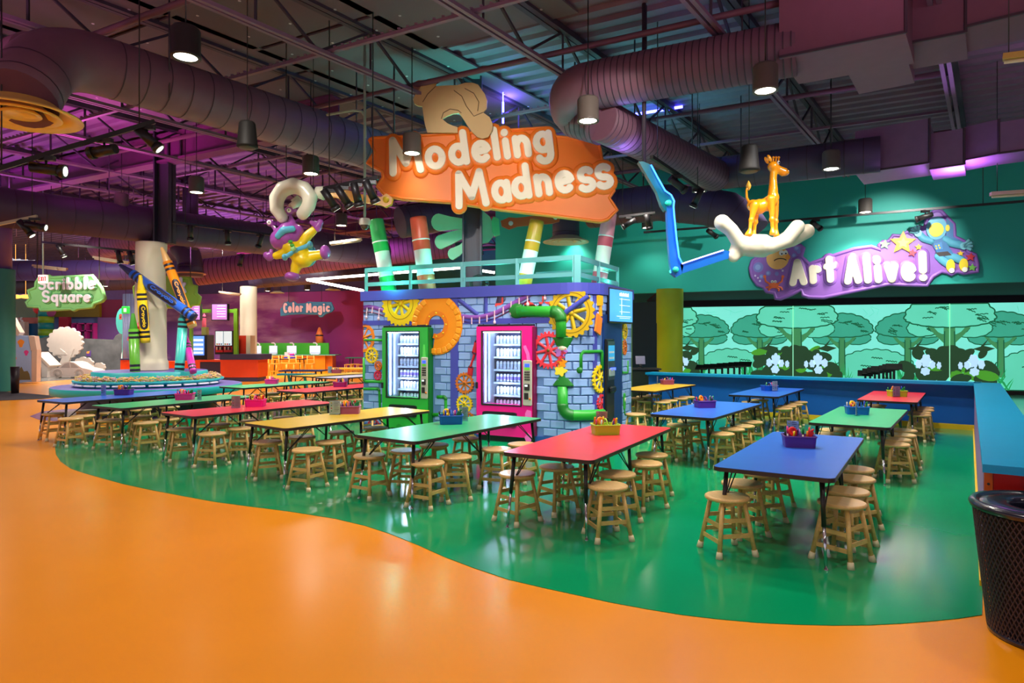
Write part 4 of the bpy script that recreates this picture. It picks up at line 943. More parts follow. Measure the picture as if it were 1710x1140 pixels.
v2 = vending('pink', (250, 4, 140), (120, 0, 62), 2.421, 3.402, 'hot pink vending machine with six lit rows of white bottles', (806, 869, 554, 676.5), (873.5, 889, 601, 677.5), (807, 863, 685.5, 712), 'pink', 8)
for (t, f, d), col, fl_ in ((v1, (96, 226, 96), [([(706, 596), (706.5, 580), (707.5, 575), (709, 575), (710, 580), (711, 596)])]), (v2, (255, 110, 200), [([(880, 601), (879, 592), (874, 580), (874.5, 577), (878, 576.5), (884, 590), (885.5, 601)]), ([(878, 706), (877, 690), (880, 684), (887, 686), (888, 704)]), ([(879, 738), (876, 730), (882, 722), (888, 728), (887, 737)])])):
    for poly in fl_:
        mb = MB(); mb.prism([f(*p) for p in poly], d+.001, d+.005, KM); mb.build('decal', P_('decal_%d' % col[0], col), t, True)
for (px, py) in ((670, 715), (682, 722), (655, 722)):
    mb = MB(); q = v1[1](px, py); pts = [(q[0]+.09*(1+.3*sin(3*a))*cos(a), q[1]+.07*(1+.3*sin(3*a+1))*sin(a)) for a in [2*pi*i/24 for i in range(24)]]
    mb.prism(pts, v1[2]+.001, v1[2]+.004, KM); mb.build('decal', P_('decal_dark_green', (40, 160, 50)), v1[0], True)
# ---------------------------------------------------------------- kiosk roof rail and TV
RAIL = P_('rail_paint', (96, 172, 176), rough=.45)
rl = thing('roof_railing', 'pale teal metal guard rail around the kiosk roof edge', 'railing', K0+Vector((0, 0, 2.45)))
apx = onplane(KM, 961, 568)[0]
cr_ = KM @ Vector((apx, 0, -.06)); rend = cr_+ku*1.95
ra, rb = KM @ Vector((.02, 0, -.06)), cr_
Z3 = Vector((0, 0, 1))
for nm, z, h in (('top_rail', 2.855, .075), ('mid_rail', 2.60, .065)):
    for a, b in ((ra, rb), (rb, rend)):
        mb = MB(); mb.bar(a+Z3*z, b+Z3*z, .04, h); mb.build(nm, RAIL, rl, True)
for px, wd in ((608, .05), (682, .05), (769, .06), (772.5, .03), (861, .06), (955, .03), (961.5, .10)):
    s_ = onplane(KM, px, 568)[0]; q = KM @ Vector((s_, 0, -.06)); mb = MB(); mb.bar(q+Z3*2.42, q+Z3*2.89, wd, .05); mb.build('post', RAIL, rl, True)
for t in (.95, 1.93):
    q = cr_+ku*t; mb = MB(); mb.bar(q+Z3*2.42, q+Z3*2.89, .05, .05); mb.build('post', RAIL, rl, True)
bk = KM @ Vector((.1, 0, -2.4)); mb = MB(); mb.bar(rend+Z3*2.6, rend-kv*1.6+Z3*2.6, .04, .06); mb.bar(rend+Z3*2.855, rend-kv*1.6+Z3*2.855, .04, .06); mb.build('back_rail', RAIL, rl, True)
# TV on the corner
tvc = [(1019, 479.5, 10.2), (1056.5, 484, 10.75)]
p0 = W(1017, 479, 10.15); p1 = W(1057, 484, 10.85); p1.z = p0.z
TM = plane((p0.x, p0.y, 0), (p1-p0)); tw = (p1-p0).length; zt = p0.z; zb = W(1014, 539, 10.15).z
tv = thing('display_screen', 'blue lit information screen on the right corner of the kiosk', 'screen', TM @ Vector((tw/2, (zt+zb)/2, -.05)))
mb = MB(); mb.bb(0, tw, zb, zt, -.07, 0, TM, .01); cs = mb.build('casing', P_('tv_black', (18, 18, 22), rough=.3), tv, True)
mb = MB(); mb.bb(.025, tw-.025, zb+.03, zt-.025, 0, .002, TM); sc = mb.build('display', mat('tv_blue', (70, 150, 245), .3, emit=.9, var=.12, scale=3), tv, True)
mb = MB(); x = tw*.42
for i in range(4):
    z = zt-.17-i*.085*1.2; mb.bb(x, tw*.86, z, z+.007, .002, .004, TM)
[mb.bb(x+i*.043, x+i*.043+.03, zt-.12, zt-.075+.012*(i % 2), .002, .004, TM) for i in range(8)]; mb.bb(tw*.30, tw*.9, zb+.11, zb+.117, .002, .004, TM); mb.bb(tw*.50, tw*.515, zb+.14, zt-.15, .002, .004, TM); mb.build('screen_lines', mat('tv_white', (225, 225, 255), .3, emit=.9), sc, True)
mb = MB(); mb.bb(tw*.2, tw*.5, zb+.1, zt-.1, -.30, -.07, TM); mb.build('bracket', P_('tv_black', (18, 18, 22)), tv, True)
# ---------------------------------------------------------------- big hanging sign
def lettering(parent, M, items, w, rimw, z, m_let, m_rim, rot=0.0, rim_h=.05, let_h=.03):
    """items = (ch, x0, y0, sx, sy); rim is one puffy outline, each letter a part"""
    rm = MB()
    for ch, x0, y0, sx, sy in items:
        L_ = M @ Matrix.Translation((x0, y0, 0)) @ Matrix.Rotation(rot, 4, 'Z')
        if rimw: glyph(rm, ch, L_, sx, sy, rimw, PUFF(z, z+rim_h))
    if rimw: rm.build('letter_rim', m_rim, parent, True)
    for ch, x0, y0, sx, sy in items:
        L_ = M @ Matrix.Translation((x0, y0, 0)) @ Matrix.Rotation(rot, 4, 'Z'); mb = MB()
        glyph(mb, ch, L_, sx, sy, w, FLAT(z+rim_h*.5, z+rim_h+let_h)); mb.sm = [False]*len(mb.f); mb.build('letter', m_let, parent, True)
def autoline(txt, x0, y0, x1, y1, sy, w, gap=1.0):
    """lay a word along the line (x0,y0)-(x1,y1)"""
    adv = [(.45 if c_ == ' ' else GL[c_][-1]) for c_ in txt]
    L_ = math.hypot(x1-x0, y1-y0); g = 2*w*gap
    sx = (L_-g*(len(txt)-1))/sum(adv); a = math.atan2(y1-y0, x1-x0); out = []; t = 0
    for c_, v in zip(txt, adv):
        if c_ != ' ': out.append((c_, x0+t*cos(a), y0+t*sin(a), sx, sy))
        t += v*sx+g
    return out, a
ZS = 10.7; SM = plane((0, ZS, 0), (1, 0, 0))
K_ = ZS/F
def cp_(x, y): return onplane(SM, 590+x/3.638, 120+y/3.638)
U_ = K_/3.638
ORG = mat('sign_orange', (240, 122, 28), .45, var=.05, scale=2); LETW = P_('sign_cream', (240, 230, 208), rough=.4)
cx_, cz_ = cp_(840, 600)
sg = thing('hanging_sign', 'large orange sign reading Modeling Madness above the kiosk', 'sign', SM @ Vector((cx_, cz_, 0)))
outl = [(97, 410), (120, 400), (640, 375), (1175, 338), (1235, 392), (1400, 412), (1487, 428), (1500, 470), (1515, 550), (1585, 720), (1555, 765), (1603, 838), (1545, 895), (1500, 908), (1200, 870), (900, 835), (590, 790), (300, 770), (190, 745), (145, 695), (180, 640), (175, 602), (85, 552), (130, 485)]
mb = MB(); po = [cp_(*p) for p in outl]; mb.prism(po, -.10, 0, SM); mb.ribbon(subdiv(po+[po[0]], .08), .03, PUFF(-.05, .03), SM, caps=False); mb.build('board', ORG, sg, True)
row1 = [('M', 240, 618, 205, 198), ('o', 462, 584, 150, 178), ('d', 605, 563, 150, 176), ('e', 742, 548, 150, 176), ('l', 868, 527, 150, 165), ('i', 930, 521, 150, 172), ('n', 990, 514, 150, 178), ('g', 1115, 492, 150, 176)]
row2 = [('M', 640, 818, 200, 195), ('a', 865, 788, 140, 178), ('d', 985, 766, 145, 178), ('n', 1120, 748, 145, 178), ('e', 1246, 732, 150, 178), ('s', 1382, 722, 160, 200), ('s', 1488, 704, 160, 200)]
its = []
for ch, x, y, sx, sy in row1+row2: q = cp_(x, y); its.append((ch, q[0], q[1], sx*U_, sy*U_))
lettering(sg, SM, its, 23*U_, 49*U_, 0, LETW, ORG, radians(6.5), .05, .015)
BEAR = P_('bear_tan', (206, 172, 118), rough=.45)
br = thing('bear_cutout', 'tan cut-out bear shape leaning over the top of the orange sign', 'cutout', SM @ Vector((*cp_(600, 250), .12)))
bo = [(455, 382), (440, 330), (425, 226), (400, 222), (378, 210), (370, 185), (380, 160), (440, 75), (465, 58), (495, 62), (510, 80), (508, 106), (560, 100), (640, 98), (680, 85), (720, 82), (760, 95), (800, 150), (815, 190), (812, 240), (790, 262), (830, 290), (848, 330), (845, 370), (820, 410), (785, 418), (755, 408), (725, 380), (690, 330), (660, 283), (645, 266), (610, 270), (575, 284), (546, 302), (575, 326), (610, 342), (637, 350), (637, 384)]
mb = MB(); mb.prism([cp_(*p) for p in bo], .085, .125, SM); bb_ = mb.build('body', BEAR, br, True)
mb = MB(); mb.prism([cp_(412+47*cos(a), 108+47*sin(a)) for a in [2*pi*i/24 for i in range(24)]], .06, .084, SM); mb.build('ear', P_('bear_ear', (176, 120, 100)), br, True)
for ln in ([(428, 200), (458, 152), (505, 106)], [(615, 130), (662, 165), (690, 225), (735, 285), (790, 262)], [(680, 118), (735, 148), (765, 200), (758, 255)], [(540, 300), (552, 265), (592, 242), (640, 250), (660, 266)]):
    mb = MB(); mb.ribbon([cp_(*p) for p in subdiv(ln, 20)], .006, [(-1, .125), (-1, .129), (1, .129), (1, .125)], SM); mb.build('line', P_('bear_line', (110, 84, 54)), bb_, True)
for px in (658, 960):                    # hanging rods
    p = W(px, 240, ZS+.1); mb = MB(); mb.cyl((p.x, ZS+.1, p.z), (p.x, ZS+.1, 6.2), .015); mb.build('hanger_rod', DARKST, sg, True)
# steel columns
def column(px, Z, wd, z0, z1, nm_lab):
    p = W(px, 0, Z); mb = MB(); mb.bb(p.x-wd/2, p.x+wd/2, Z-.02, Z+.02, z0, z1); mb.bb(p.x-wd/2, p.x-wd/2+.03, Z-wd/2, Z+wd/2, z0, z1); mb.bb(p.x+wd/2-.03, p.x+wd/2, Z-wd/2, Z+wd/2, z0, z1)
    o = mb.build('steel_column', P_('column_purple', (56, 48, 66), rough=.45)); return tag(o, nm_lab, 'column')
column(789, 11.6, .34, 2.43, 6.3, 'dark steel column rising from the kiosk roof behind the sign')
column(275, 14.8, .34, 3.8, 6.3, 'dark purple steel column above the white sculpted tree trunk')
# ---------------------------------------------------------------- plain giant markers on the kiosk roof
def marker_sculpture(col, capc, pb, pt, Z, lab, r):
    b = W(*pb, Z); t = W(*pt, Z); b.z = max(b.z, 2.43)
    d = t-b; L_ = d.length; q = d.to_track_quat('Z', 'Y').to_matrix().to_4x4(); q.translation = b
    o = thing('giant_marker', lab, 'sculpture', b, 0, 'giant markers on the kiosk roof')
    mb = MB(); mb.lathe([(0, 0), (r*1.02, 0), (r*1.02, L_*.20), (r, L_*.21)], 24, q); mb.build('base_plug', P_('mk_'+lab[6:14], col, rough=.3), o, True)
    mb = MB(); mb.lathe([(r*.99, L_*.2), (r*.99, L_*.55)], 24, q); mb.build('barrel', P_('mk_white', (238, 240, 238), rough=.3), o, True)
    mb = MB(); mb.lathe([(r*1.0, L_*.55), (r*1.02, L_*.56), (r*1.02, L_*.68)], 24, q); mb.build('cap_collar', P_('mk_'+lab[6:14], col), o, True)
    for f in (.21, .685): mb = MB(); mb.lathe([(r*1.0, L_*f-.012), (r*1.05, L_*f-.008), (r*1.05, L_*f+.012), (r*1.0, L_*f+.016)], 24, q); mb.build('white_band', P_('mk_white', (238, 240, 238)), o, True)
    mb = MB(); mb.lathe([(r*1.02, L_*.69), (r*.98, L_*.985), (r*.93, L_), (0, L_)], 24, q); mb.build('cap', P_('mkc_'+lab[6:14], capc, rough=.3), o, True)
marker_sculpture((40, 178, 90), (66, 176, 100), (650, 486), (628, 367), 11.75, 'giant green capped marker leaning left on the kiosk roof', .135)
marker_sculpture((236, 84, 60), (246, 108, 84), (714, 484), (698, 363), 11.5, 'giant coral red capped marker on the kiosk roof', .15)
marker_sculpture((214, 150, 40), (190, 156, 50), (874, 481), (897, 368), 11.1, 'giant ochre capped marker leaning right on the kiosk roof', .125)
marker_sculpture((210, 90, 110), (238, 166, 180), (999, 480), (1018, 356), 11.35, 'giant pink capped marker on the kiosk roof corner', .13)
# roof strip lights, coil of hose
for k, (px, py, Z) in enumerate([(975, 471, 10.35), (936, 472, 10.5), (625, 487, 11.7)]):
    p = W(px, py, Z); p.z = 2.445; mb = MB(); mb.bar(p-kv*.14, p+kv*.14, .05, .05); tag(mb.build('strip_light', mat('teal_led', (60, 255, 190), .4, emit=3)), ['teal strip light on the roof left of the corner post', 'teal strip light on the roof behind the railing', 'teal strip light at the left end of the kiosk roof'][k], 'light')
p = W(800, 472, 11.1); p.z = 2.43; mb = MB()
for i in range(3): mb.tube([(p.x+.12*cos(a)*(1+.15*i), p.y+.05*sin(a), p.z+.14+.12*sin(a)*(1+.1*i)) for a in [2*pi*k/20 for k in range(21)]], .014, 6)
tag(mb.build('cable_coil', P_('cable_black', (22, 26, 28))), 'black cable coil beside the column on the kiosk roof', 'cable')
# mint hand panel with orange arm behind the column
MINT = P_('mint_panel', (150, 214, 176), rough=.45); ZH = 12.3; HM = plane((0, ZH, 0), (1, 0, 0))
def h_(x, y): return onplane(HM, x, y)
hp = thing('robot_hand_panel', 'flat mint green robot hand with splayed fingers behind the column', 'cutout', HM @ Vector((*h_(790, 390), 0)))
for pts, ws in (([(733, 371), (752, 373), (785, 374)], [14, 11, 7]), ([(737, 404), (752, 398), (785, 386)], [12, 11, 6]), ([(757, 424), (768, 418), (788, 398)], [10, 9, 6])):
    mb = MB()
    up = [h_(x-.0, y-w_) for (x, y), w_ in zip(pts, ws)]; dn_ = [h_(x, y+w_) for (x, y), w_ in zip(pts, ws)][::-1]
    x, y = pts[0]; cap_ = [h_(x-ws[0]*.9*sin(a), y+ws[0]*cos(a)) for a in [pi*i/8 for i in range(1, 8)]]
    mb.prism(up+dn_+cap_, -.04, .04, HM); mb.build('finger', MINT, hp, True)
mb = MB(); mb.prism([h_(*p) for p in [(782, 350), (806, 352), (818, 362), (825, 378), (824, 394), (815, 405), (804, 407), (782, 404)]], -.05, .03, HM); mb.build('palm', MINT, hp, True)
mb = MB(); mb.prism([h_(*p) for p in [(824, 362), (833, 366), (835, 392), (826, 395), (822, 388), (821, 370)]], -.05, .06, HM); mb.build('cuff', P_('mint_cuff', (90, 220, 150)), hp, True)
mb = MB(); mb.prism([h_(*p) for p in [(836, 369), (850, 363), (862, 364), (905, 359), (926, 355), (936, 362), (934, 370), (922, 373), (864, 378), (850, 383), (838, 378)]], -.04, .02, HM); mb.build('arm', P_('arm_rust', (196, 84, 48)), hp, True)
for x, y in ((853, 373), (927.5, 363)): mb = MB(); mb.lathe([(0, .04), (.04, .04), (.045, .02)], 14, HM @ Matrix.Translation((*h_(x, y), 0))); mb.build('joint_disc', P_('joint_pale', (220, 205, 195)), hp, True)
# ---------------------------------------------------------------- claw, yellow arm and purple alien
ZA = 10.2; AM = plane((0, ZA, 0), (1, 0, 0)); ka = ZA/F
def A3(px, py, d=0.0): x, z = onplane(AM, px, py); return Vector((x, ZA-d, z))
WH = P_('claw_white', (226, 226, 206), rough=.3, coat=.4)
cl = thing('robot_claw', 'glossy white curved claw gripping the purple alien', 'sculpture', A3(500, 335))
mb = MB(); pts = [(473, 364, 10), (464, 350, 11.5), (464, 332, 12.5), (474, 317, 13), (492, 311, 13.5), (510, 317, 13), (520, 330, 12.5), (517, 345, 11.5), (507, 358, 10.5)]
caps(mb, [(A3(x, y, .05), r*ka) for x, y, r in pts]); remeshed('claw', mb, WH, cl, .022, 8)
mb = MB(); mb.cyl(A3(489, 338, -.1), A3(497, 328, -.12), 9*ka, 7*ka, 14); mb.cyl(A3(485, 345, 0), A3(496, 335, -.1), 5*ka, 8*ka, 14); mb.build('thumb', WH, cl, True)
mb = MB(); q_ = A3(478, 312); mb.cyl(q_, (q_.x, q_.y, 6.30), .008, n=6); mb.build('hanger_wire', P_('rod_black', (26, 22, 26)), cl, True)
mb = MB(); mb.cyl(A3(527, 320, -.02), A3(541, 322, -.02), 9*ka, 12*ka, 14); mb.build('wrist_cone', WH, cl, True)
ya = thing('yellow_robot', 'yellow jointed robot arm reaching left from behind the orange sign', 'sculpture', A3(590, 325))
YA = P_('arm_yellow', (246, 176, 20), rough=.35)
mb = MB(); mb.prism([onplane(AM, *p) for p in [(545, 315), (552, 316), (566, 319), (575, 316), (588, 319), (592, 322), (636, 328), (645, 322), (655, 330), (653, 340), (643, 345), (634, 341), (592, 334), (582, 337), (572, 335), (560, 328), (545, 326)]], -.12, -.02, AM); mb.build('arm_plate', YA, ya, True)
for x, y in ((575, 327), (644, 333)): mb = MB(); mb.lathe([(0, .02), (.045, .015), (.05, -.02)], 14, AM @ Matrix.Translation((*onplane(AM, x, y), 0))); mb.build('joint_disc', P_('joint_yellow', (236, 200, 40)), ya, True)
al = thing('alien_figure', 'purple two eyed alien in a yellow space suit hanging from the claw', 'sculpture', A3(497, 405))
PU = P_('alien_purple', (158, 76, 168), rough=.25, coat=.4); SU = P_('alien_suit', (240, 206, 20), rough=.32, coat=.2); AB = P_('alien_blue', (92, 182, 214), rough=.3)
mb = MB()
caps(mb, [(A3(474, 399), (20*ka, .15, 15*ka)), (A3(486, 392), (19*ka, .15, 15*ka)), (A3(489, 376), (8*ka, .1, 9*ka)), (A3(485, 360), 3*ka)])
caps(mb, [(A3(469, 400), 18*ka), (A3(482, 389), 19*ka), (A3(496, 387), 12*ka)]); caps(mb, [(A3(466, 392), 8*ka), (A3(458, 381), 3.2*ka), (A3(451, 373), 2.6*ka)])
caps(mb, [(A3(473, 402), 14*ka), (A3(489, 395), 15*ka)])
hd_ = remeshed('head', mb, PU, al, .016, 6)
for x, y in ((484, 352), (451, 372)):
    mb = MB(); mb.ell(A3(x, y, 0), (6.2*ka,)*3, 16, 10); e = mb.build('eye_ball', PU, al, True)
    mb = MB(); mb.ell(A3(x, y, 4.2*ka), (4*ka, 2.8*ka, 4*ka), 14, 8); mb.build('eye_white', P_('eye_white', (240, 240, 236), rough=.2), e, True)
    mb = MB(); mb.ell(A3(x+.5, y, 6.6*ka), (1.2*ka, .8*ka, 1.2*ka), 8, 6); mb.build('pupil', P_('pupil', (20, 18, 20), rough=.2), e, True)
mb = MB(); caps(mb, [(A3(471, 397, .17), (5.5*ka, .05, 5.5*ka)), (A3(480, 388, .20), (6*ka, .05, 6*ka)), (A3(494, 385, .16), (5.5*ka, .05, 5.5*ka))]); remeshed('visor', mb, AB, al, .012, 4)
mb = MB()
caps(mb, [(A3(486, 412), (15*ka, .15, 12*ka)), (A3(499, 422), (17*ka, .17, 15*ka)), (A3(506, 434), (16*ka, .16, 13*ka))])
caps(mb, [(A3(502, 410), 9*ka), (A3(513, 394), 8.5*ka), (A3(524, 384), 7*ka)]); caps(mb, [(A3(482, 418), 9*ka), (A3(470, 424), 8*ka), (A3(461, 427), 6.5*ka)])
caps(mb, [(A3(505, 434), 11*ka), (A3(520, 428), 9.5*ka), (A3(534, 425), 8*ka)]); caps(mb, [(A3(499, 436), 11*ka), (A3(494, 446), 9*ka), (A3(492, 455), 7.5*ka)])
remeshed('suit', mb, SU, al, .018, 6)
mb = MB(); caps(mb, [(A3(480, 431, .12), (4*ka, .09, 6*ka)), (A3(500, 420, .15), (4*ka, .1, 5*ka)), (A3(520, 409, .06), (4*ka, .1, 6*ka))]); remeshed('belt', mb, AB, al, .012, 3)
mb = MB(); mb.box((0, 0, 0), (9*ka, .05, 6*ka), Matrix.Translation(A3(499, 419, .255)) @ Matrix.Rotation(-radians(28), 4, 'Y'), .015); mb.build('buckle', P_('buckle_green', (150, 210, 130)), al, True)
for x, y in ((491, 406), (494, 412)): mb = MB(); mb.ell(A3(x, y, .17), (4*ka, .02, 3*ka), 12, 6); mb.build('button', P_('button_green', (70, 180, 60)), al, True)
for pts in ([(530, 380, 7.5), (526, 374, 5.5)], [(450, 429, 7.5), (445, 426, 6)]):
    mb = MB(); caps(mb, [(A3(x, y), (r*ka, r*ka*.8, r*ka)) for x, y, r in pts])
    x, y, r = pts[0]
    if x > 500: caps(mb, [(A3(530, 380), 6*ka), (A3(535, 371), 5.5*ka)]); caps(mb, [(A3(528, 379), 4*ka), (A3(520, 371), 3.5*ka)])
    else: caps(mb, [(A3(452, 428), 5*ka), (A3(453, 419), 3.6*ka)])
    remeshed('mitten', mb, PU, al, .012, 4)
for x, y, rx, ry in ((543, 421, 8.5, 12), (488, 461.5, 12.5, 8)): mb = MB(); mb.ell(A3(x, y), (rx*ka, .13, ry*ka), 16, 12); mb.build('boot', PU, al, True)
mb = MB(); q_ = A3(520, 415, -.1); mb.cyl(q_, (q_.x, q_.y, 6.30), .006, n=6); mb.build('hanger_wire', P_('rod_black', (26, 22, 26)), al, True)
mb = MB(); mb.ell(A3(507, 424, -.17), (17*ka, .12, 20*ka), 16, 10); mb.build('backpack', P_('pack_blue', (84, 160, 190)), al, True)
# ---------------------------------------------------------------- blue LED arm, white hand and giraffe
ZB = 9.0; BM = plane((0, ZB, 0), (1, 0, 0)); kb_ = ZB/F
def B3(px, py, d=0.0): x, z = onplane(BM, px, py); return Vector((x, ZB-d, z))
ba = thing('lit_robot', 'blue jointed robot arm edged with glowing blue tube light', 'sculpture', B3(1128, 455))
BA = P_('arm_blue', (0, 92, 176), rough=.35, coat=.2); BT = P_('arm_teal', (4, 104, 120), rough=.3)
for poly, m in (([(1066, 270), (1074, 270), (1087, 276), (1100, 300), (1110, 322), (1123, 331), (1126, 342), (1121, 352), (1110, 352), (1104, 343), (1096, 320)], BT), ([(1112, 340), (1124, 350), (1128, 395), (1133, 430), (1140, 445), (1137, 458), (1128, 463), (1120, 456), (1118, 440), (1114, 390)], BA), ([(1135, 441), (1208, 418), (1217, 420), (1215, 432), (1138, 457)], BA)):
    mb = MB(); mb.prism([onplane(BM, *p) for p in poly], -.10 if m is BT else -.06, .02 if m is BT else .04, BM); mb.build('arm_segment', m, ba, True)
for x, y in ((1115, 340), (1127, 450.5)): mb = MB(); mb.lathe([(0, .07), (4.6*kb_, .07), (5*kb_, .05), (5*kb_, 0)], 16, BM @ Matrix.Translation((*onplane(BM, x, y), 0))); mb.build('joint_disc', P_('joint_teal', (30, 200, 175)), ba, True)
mb = MB(); q_ = B3(1078, 290, -.1); mb.cyl(q_, (q_.x, q_.y, 6.30), .03); mb.build('mount_rod', DARKST, ba, True)
LEDB = mat('blue_led', (50, 120, 255), .4, emit=2.6)
mb = MB(); mb.tube([B3(x, y, .06) for x, y in [(1085.5, 277), (1096, 297), (1109, 320), (1119, 327), (1124, 337), (1123, 347), (1124, 360), (1128, 400), (1132, 430), (1137, 440)]], .012, 6); mb.build('tube_light', LEDB, ba, True)
mb = MB(); mb.tube([B3(x, y, .06) for x, y in [(1137, 441), (1170, 430), (1206, 418.5)]], .010, 6); mb.build('tube_light', mat('pale_led', (190, 170, 255), .4, emit=3), ba, True)
lamp('POINT', 'tube_glow', B3(1105, 300, .15), 1.5, (.15, .3, 1), .1); lamp('POINT', 'tube_glow', B3(1140, 420, .2), 1.5, (.15, .35, 1), .1)
HWm = P_('hand_cream', (218, 210, 188), rough=.35, coat=.2)
hh = thing('giant_hand', 'giant cream open hand holding up the giraffe', 'sculpture', B3(1270, 415))
mb = MB()
caps(mb, [(B3(1222, 426), 9*kb_), (B3(1232, 415), 13*kb_), (B3(1250, 410, .02), (20*kb_, 17*kb_, 15*kb_)), (B3(1280, 411, .02), (20*kb_, 18*kb_, 14*kb_))])
caps(mb, [(B3(1234, 408, .05), 13*kb_), (B3(1217, 386, .1), 12*kb_), (B3(1201, 374, .12), 13.5*kb_)])          # thumb
caps(mb, [(B3(1280, 414, .14), 13*kb_), (B3(1305, 404, .14), 12*kb_), (B3(1324, 382, .14), 12.5*kb_)])         # three fingers
caps(mb, [(B3(1285, 410, -.04), 13*kb_), (B3(1325, 400, -.04), 11.5*kb_), (B3(1350, 385, -.04), 12.5*kb_)])
caps(mb, [(B3(1280, 408, -.18), 12*kb_), (B3(1310, 400, -.20), 10.5*kb_), (B3(1334, 386, -.20), 11*kb_)])
caps(mb, [(B3(1231, 424), 9*kb_), (B3(1225, 430), 9*kb_)])
remeshed('hand', mb, HWm, hh, .02, 9)
gf = thing('giraffe_figure', 'glossy orange giraffe standing on the giant cream hand', 'sculpture', B3(1275, 395))
GO = P_('giraffe_orange', (250, 158, 12), rough=.2, coat=.6)
mb = MB()
caps(mb, [(B3(1257, 343), (10*kb_, .075, 10*kb_)), (B3(1268, 345), (12*kb_, .09, 13*kb_)), (B3(1283, 340), (11*kb_, .09, 13*kb_)), (B3(1292, 330), (9*kb_, .08, 10*kb_))])
caps(mb, [(B3(1290, 335), 9.5*kb_), (B3(1291, 318), 8*kb_), (B3(1291, 300), 6*kb_), (B3(1292, 284), 6*kb_)])
caps(mb, [(B3(1291, 278), (9*kb_, .08, 9*kb_)), (B3(1300, 283), 6.5*kb_), (B3(1310, 288), (8*kb_, .065, 6*kb_))])
for d, sg_ in ((.085, 0), (-.075, 1)):
    o_ = 14 if sg_ else 0
    caps(mb, [(B3(1256+o_*.6, 345, d), 8*kb_), (B3(1253+o_*.9, 360, d), 5*kb_), (B3(1250+o_, 370, d), 3.4*kb_), (B3(1249+o_, 384, d), 3*kb_), (B3(1246.5+o_, 393, d), (6.5*kb_, 6*kb_, 4*kb_))])
    caps(mb, [(B3(1283+o_, 335, d), 7.5*kb_), (B3(1285+o_, 355, d), 4.8*kb_), (B3(1285+o_, 368, d), 3.4*kb_), (B3(1286+o_, 382, d), 3*kb_), (B3(1286+o_, 391, d), (5.5*kb_, 6*kb_, 4*kb_))])
    for (x, y) in ((1251+o_, 369), (1285+o_, 368)): mb.ell(B3(x, y, d), (5*kb_,)*3, 12, 8)
gb = remeshed('body', mb, GO, gf, .011, 3)
mb = MB(); mb.tube([B3(x, y, 0) for x, y in [(1251, 338), (1247, 330), (1246.5, 318), (1249, 308)]], [2.6*kb_, 2*kb_, 1.8*kb_, 1.6*kb_], 8); tl_ = mb.build('tail', GO, gf, True)
mb = MB(); mb.lathe([(0, -.07), (.03, -.03), (.036, 0), (.02, .04), (0, .075)], 12, Matrix.Translation(B3(1250, 310))); mb.build('tail_tuft', P_('tuft', (226, 168, 50)), tl_, True)
for d in (.055, -.05): mb = MB(); mb.ell((0, 0, 0), (3.2*kb_, .02, 6.5*kb_), 12, 8, Matrix.Translation(B3(1282.5, 266, d)) @ Matrix.Rotation(-.5, 4, 'Y')); mb.build('ear', GO, gf, True)
for i, x in enumerate((1290, 1294.5, 1299)): mb = MB(); mb.cyl(B3(x, 272, .02), B3(x+.6, 264, .02), .010, .012); mb.ell(B3(x+.6, 263.5, .02), (.018,)*3, 10, 7); mb.build('horn', GO, gf, True)
for d in (.055, -.05):
    mb = MB(); mb.ell(B3(1297, 273.5, d*1.15), (2.6*kb_, .014, 3.2*kb_), 12, 8); e = mb.build('eye', P_('eye_white', (240, 240, 236)), gf, True)
    mb = MB(); mb.ell(B3(1297.6, 274, d*1.15+.012*(1 if d > 0 else -1)), (1.3*kb_, .006, 1.8*kb_), 8, 6); mb.build('pupil', P_('pupil', (20, 18, 20)), e, True)
for x in (1312, 1308): mb = MB(); mb.ell(B3(x, 285, .05), (1*kb_, .01, .8*kb_), 8, 6); mb.build('nostril', P_('nostril', (150, 80, 10)), gf, True)
# ---------------------------------------------------------------- ducts
DUCT = mat('duct_paint', (116, 78, 98), .5, var=.06); DUCTB = mat('duct_dark_paint', (72, 56, 84), .5, var=.06); SEAM = mat('duct_seam', (66, 44, 62), .6)
DUCTL = mat('duct_violet_paint', (150, 88, 150), .5, var=.06)
def duct(lab, pts, r, m=DUCT, ribs=.30, n=24, hang=True):
    pts = [Vector(p) for p in pts]; c_ = pts[len(pts)//2]
    t = thing('round_duct', lab, 'duct', c_)
    mb = MB(); mb.tube(pts, r, n); mb.build('pipe', m, t, True)
    mb = MB()
    for a, b in zip(pts[:-1], pts[1:]):
        d = (b-a); L_ = d.length; d = d/L_; k = ribs/2
        while k < L_ and L_ > ribs:
            mb.cyl(a+d*(k-.008), a+d*(k+.008), r*1.012, n=n, caps=False); k += ribs
    if mb.v: tag(mb.build('spiral_seams', SEAM, t, True), kind='stuff')
    if hang:
        for f in (.25, .75):
            a = pts[0].lerp(pts[-1], f)
            if a.z+r < 6.2: mb = MB(); mb.cyl(a+Vector((0, 0, r*.9)), (a.x, a.y, 6.30), .012, n=6); mb.build('hanger_rod', DARKST, t, True)
    return t
def bend(a, b, c_, n=8, l=.6):
    a, b, c_ = Vector(a), Vector(b), Vector(c_); s_, e_ = b+(a-b).normalized()*l, b+(c_-b).normalized()*l
    return [(1-t/n)**2*s_+2*t/n*(1-t/n)*b+(t/n)**2*e_ for t in range(n+1)]
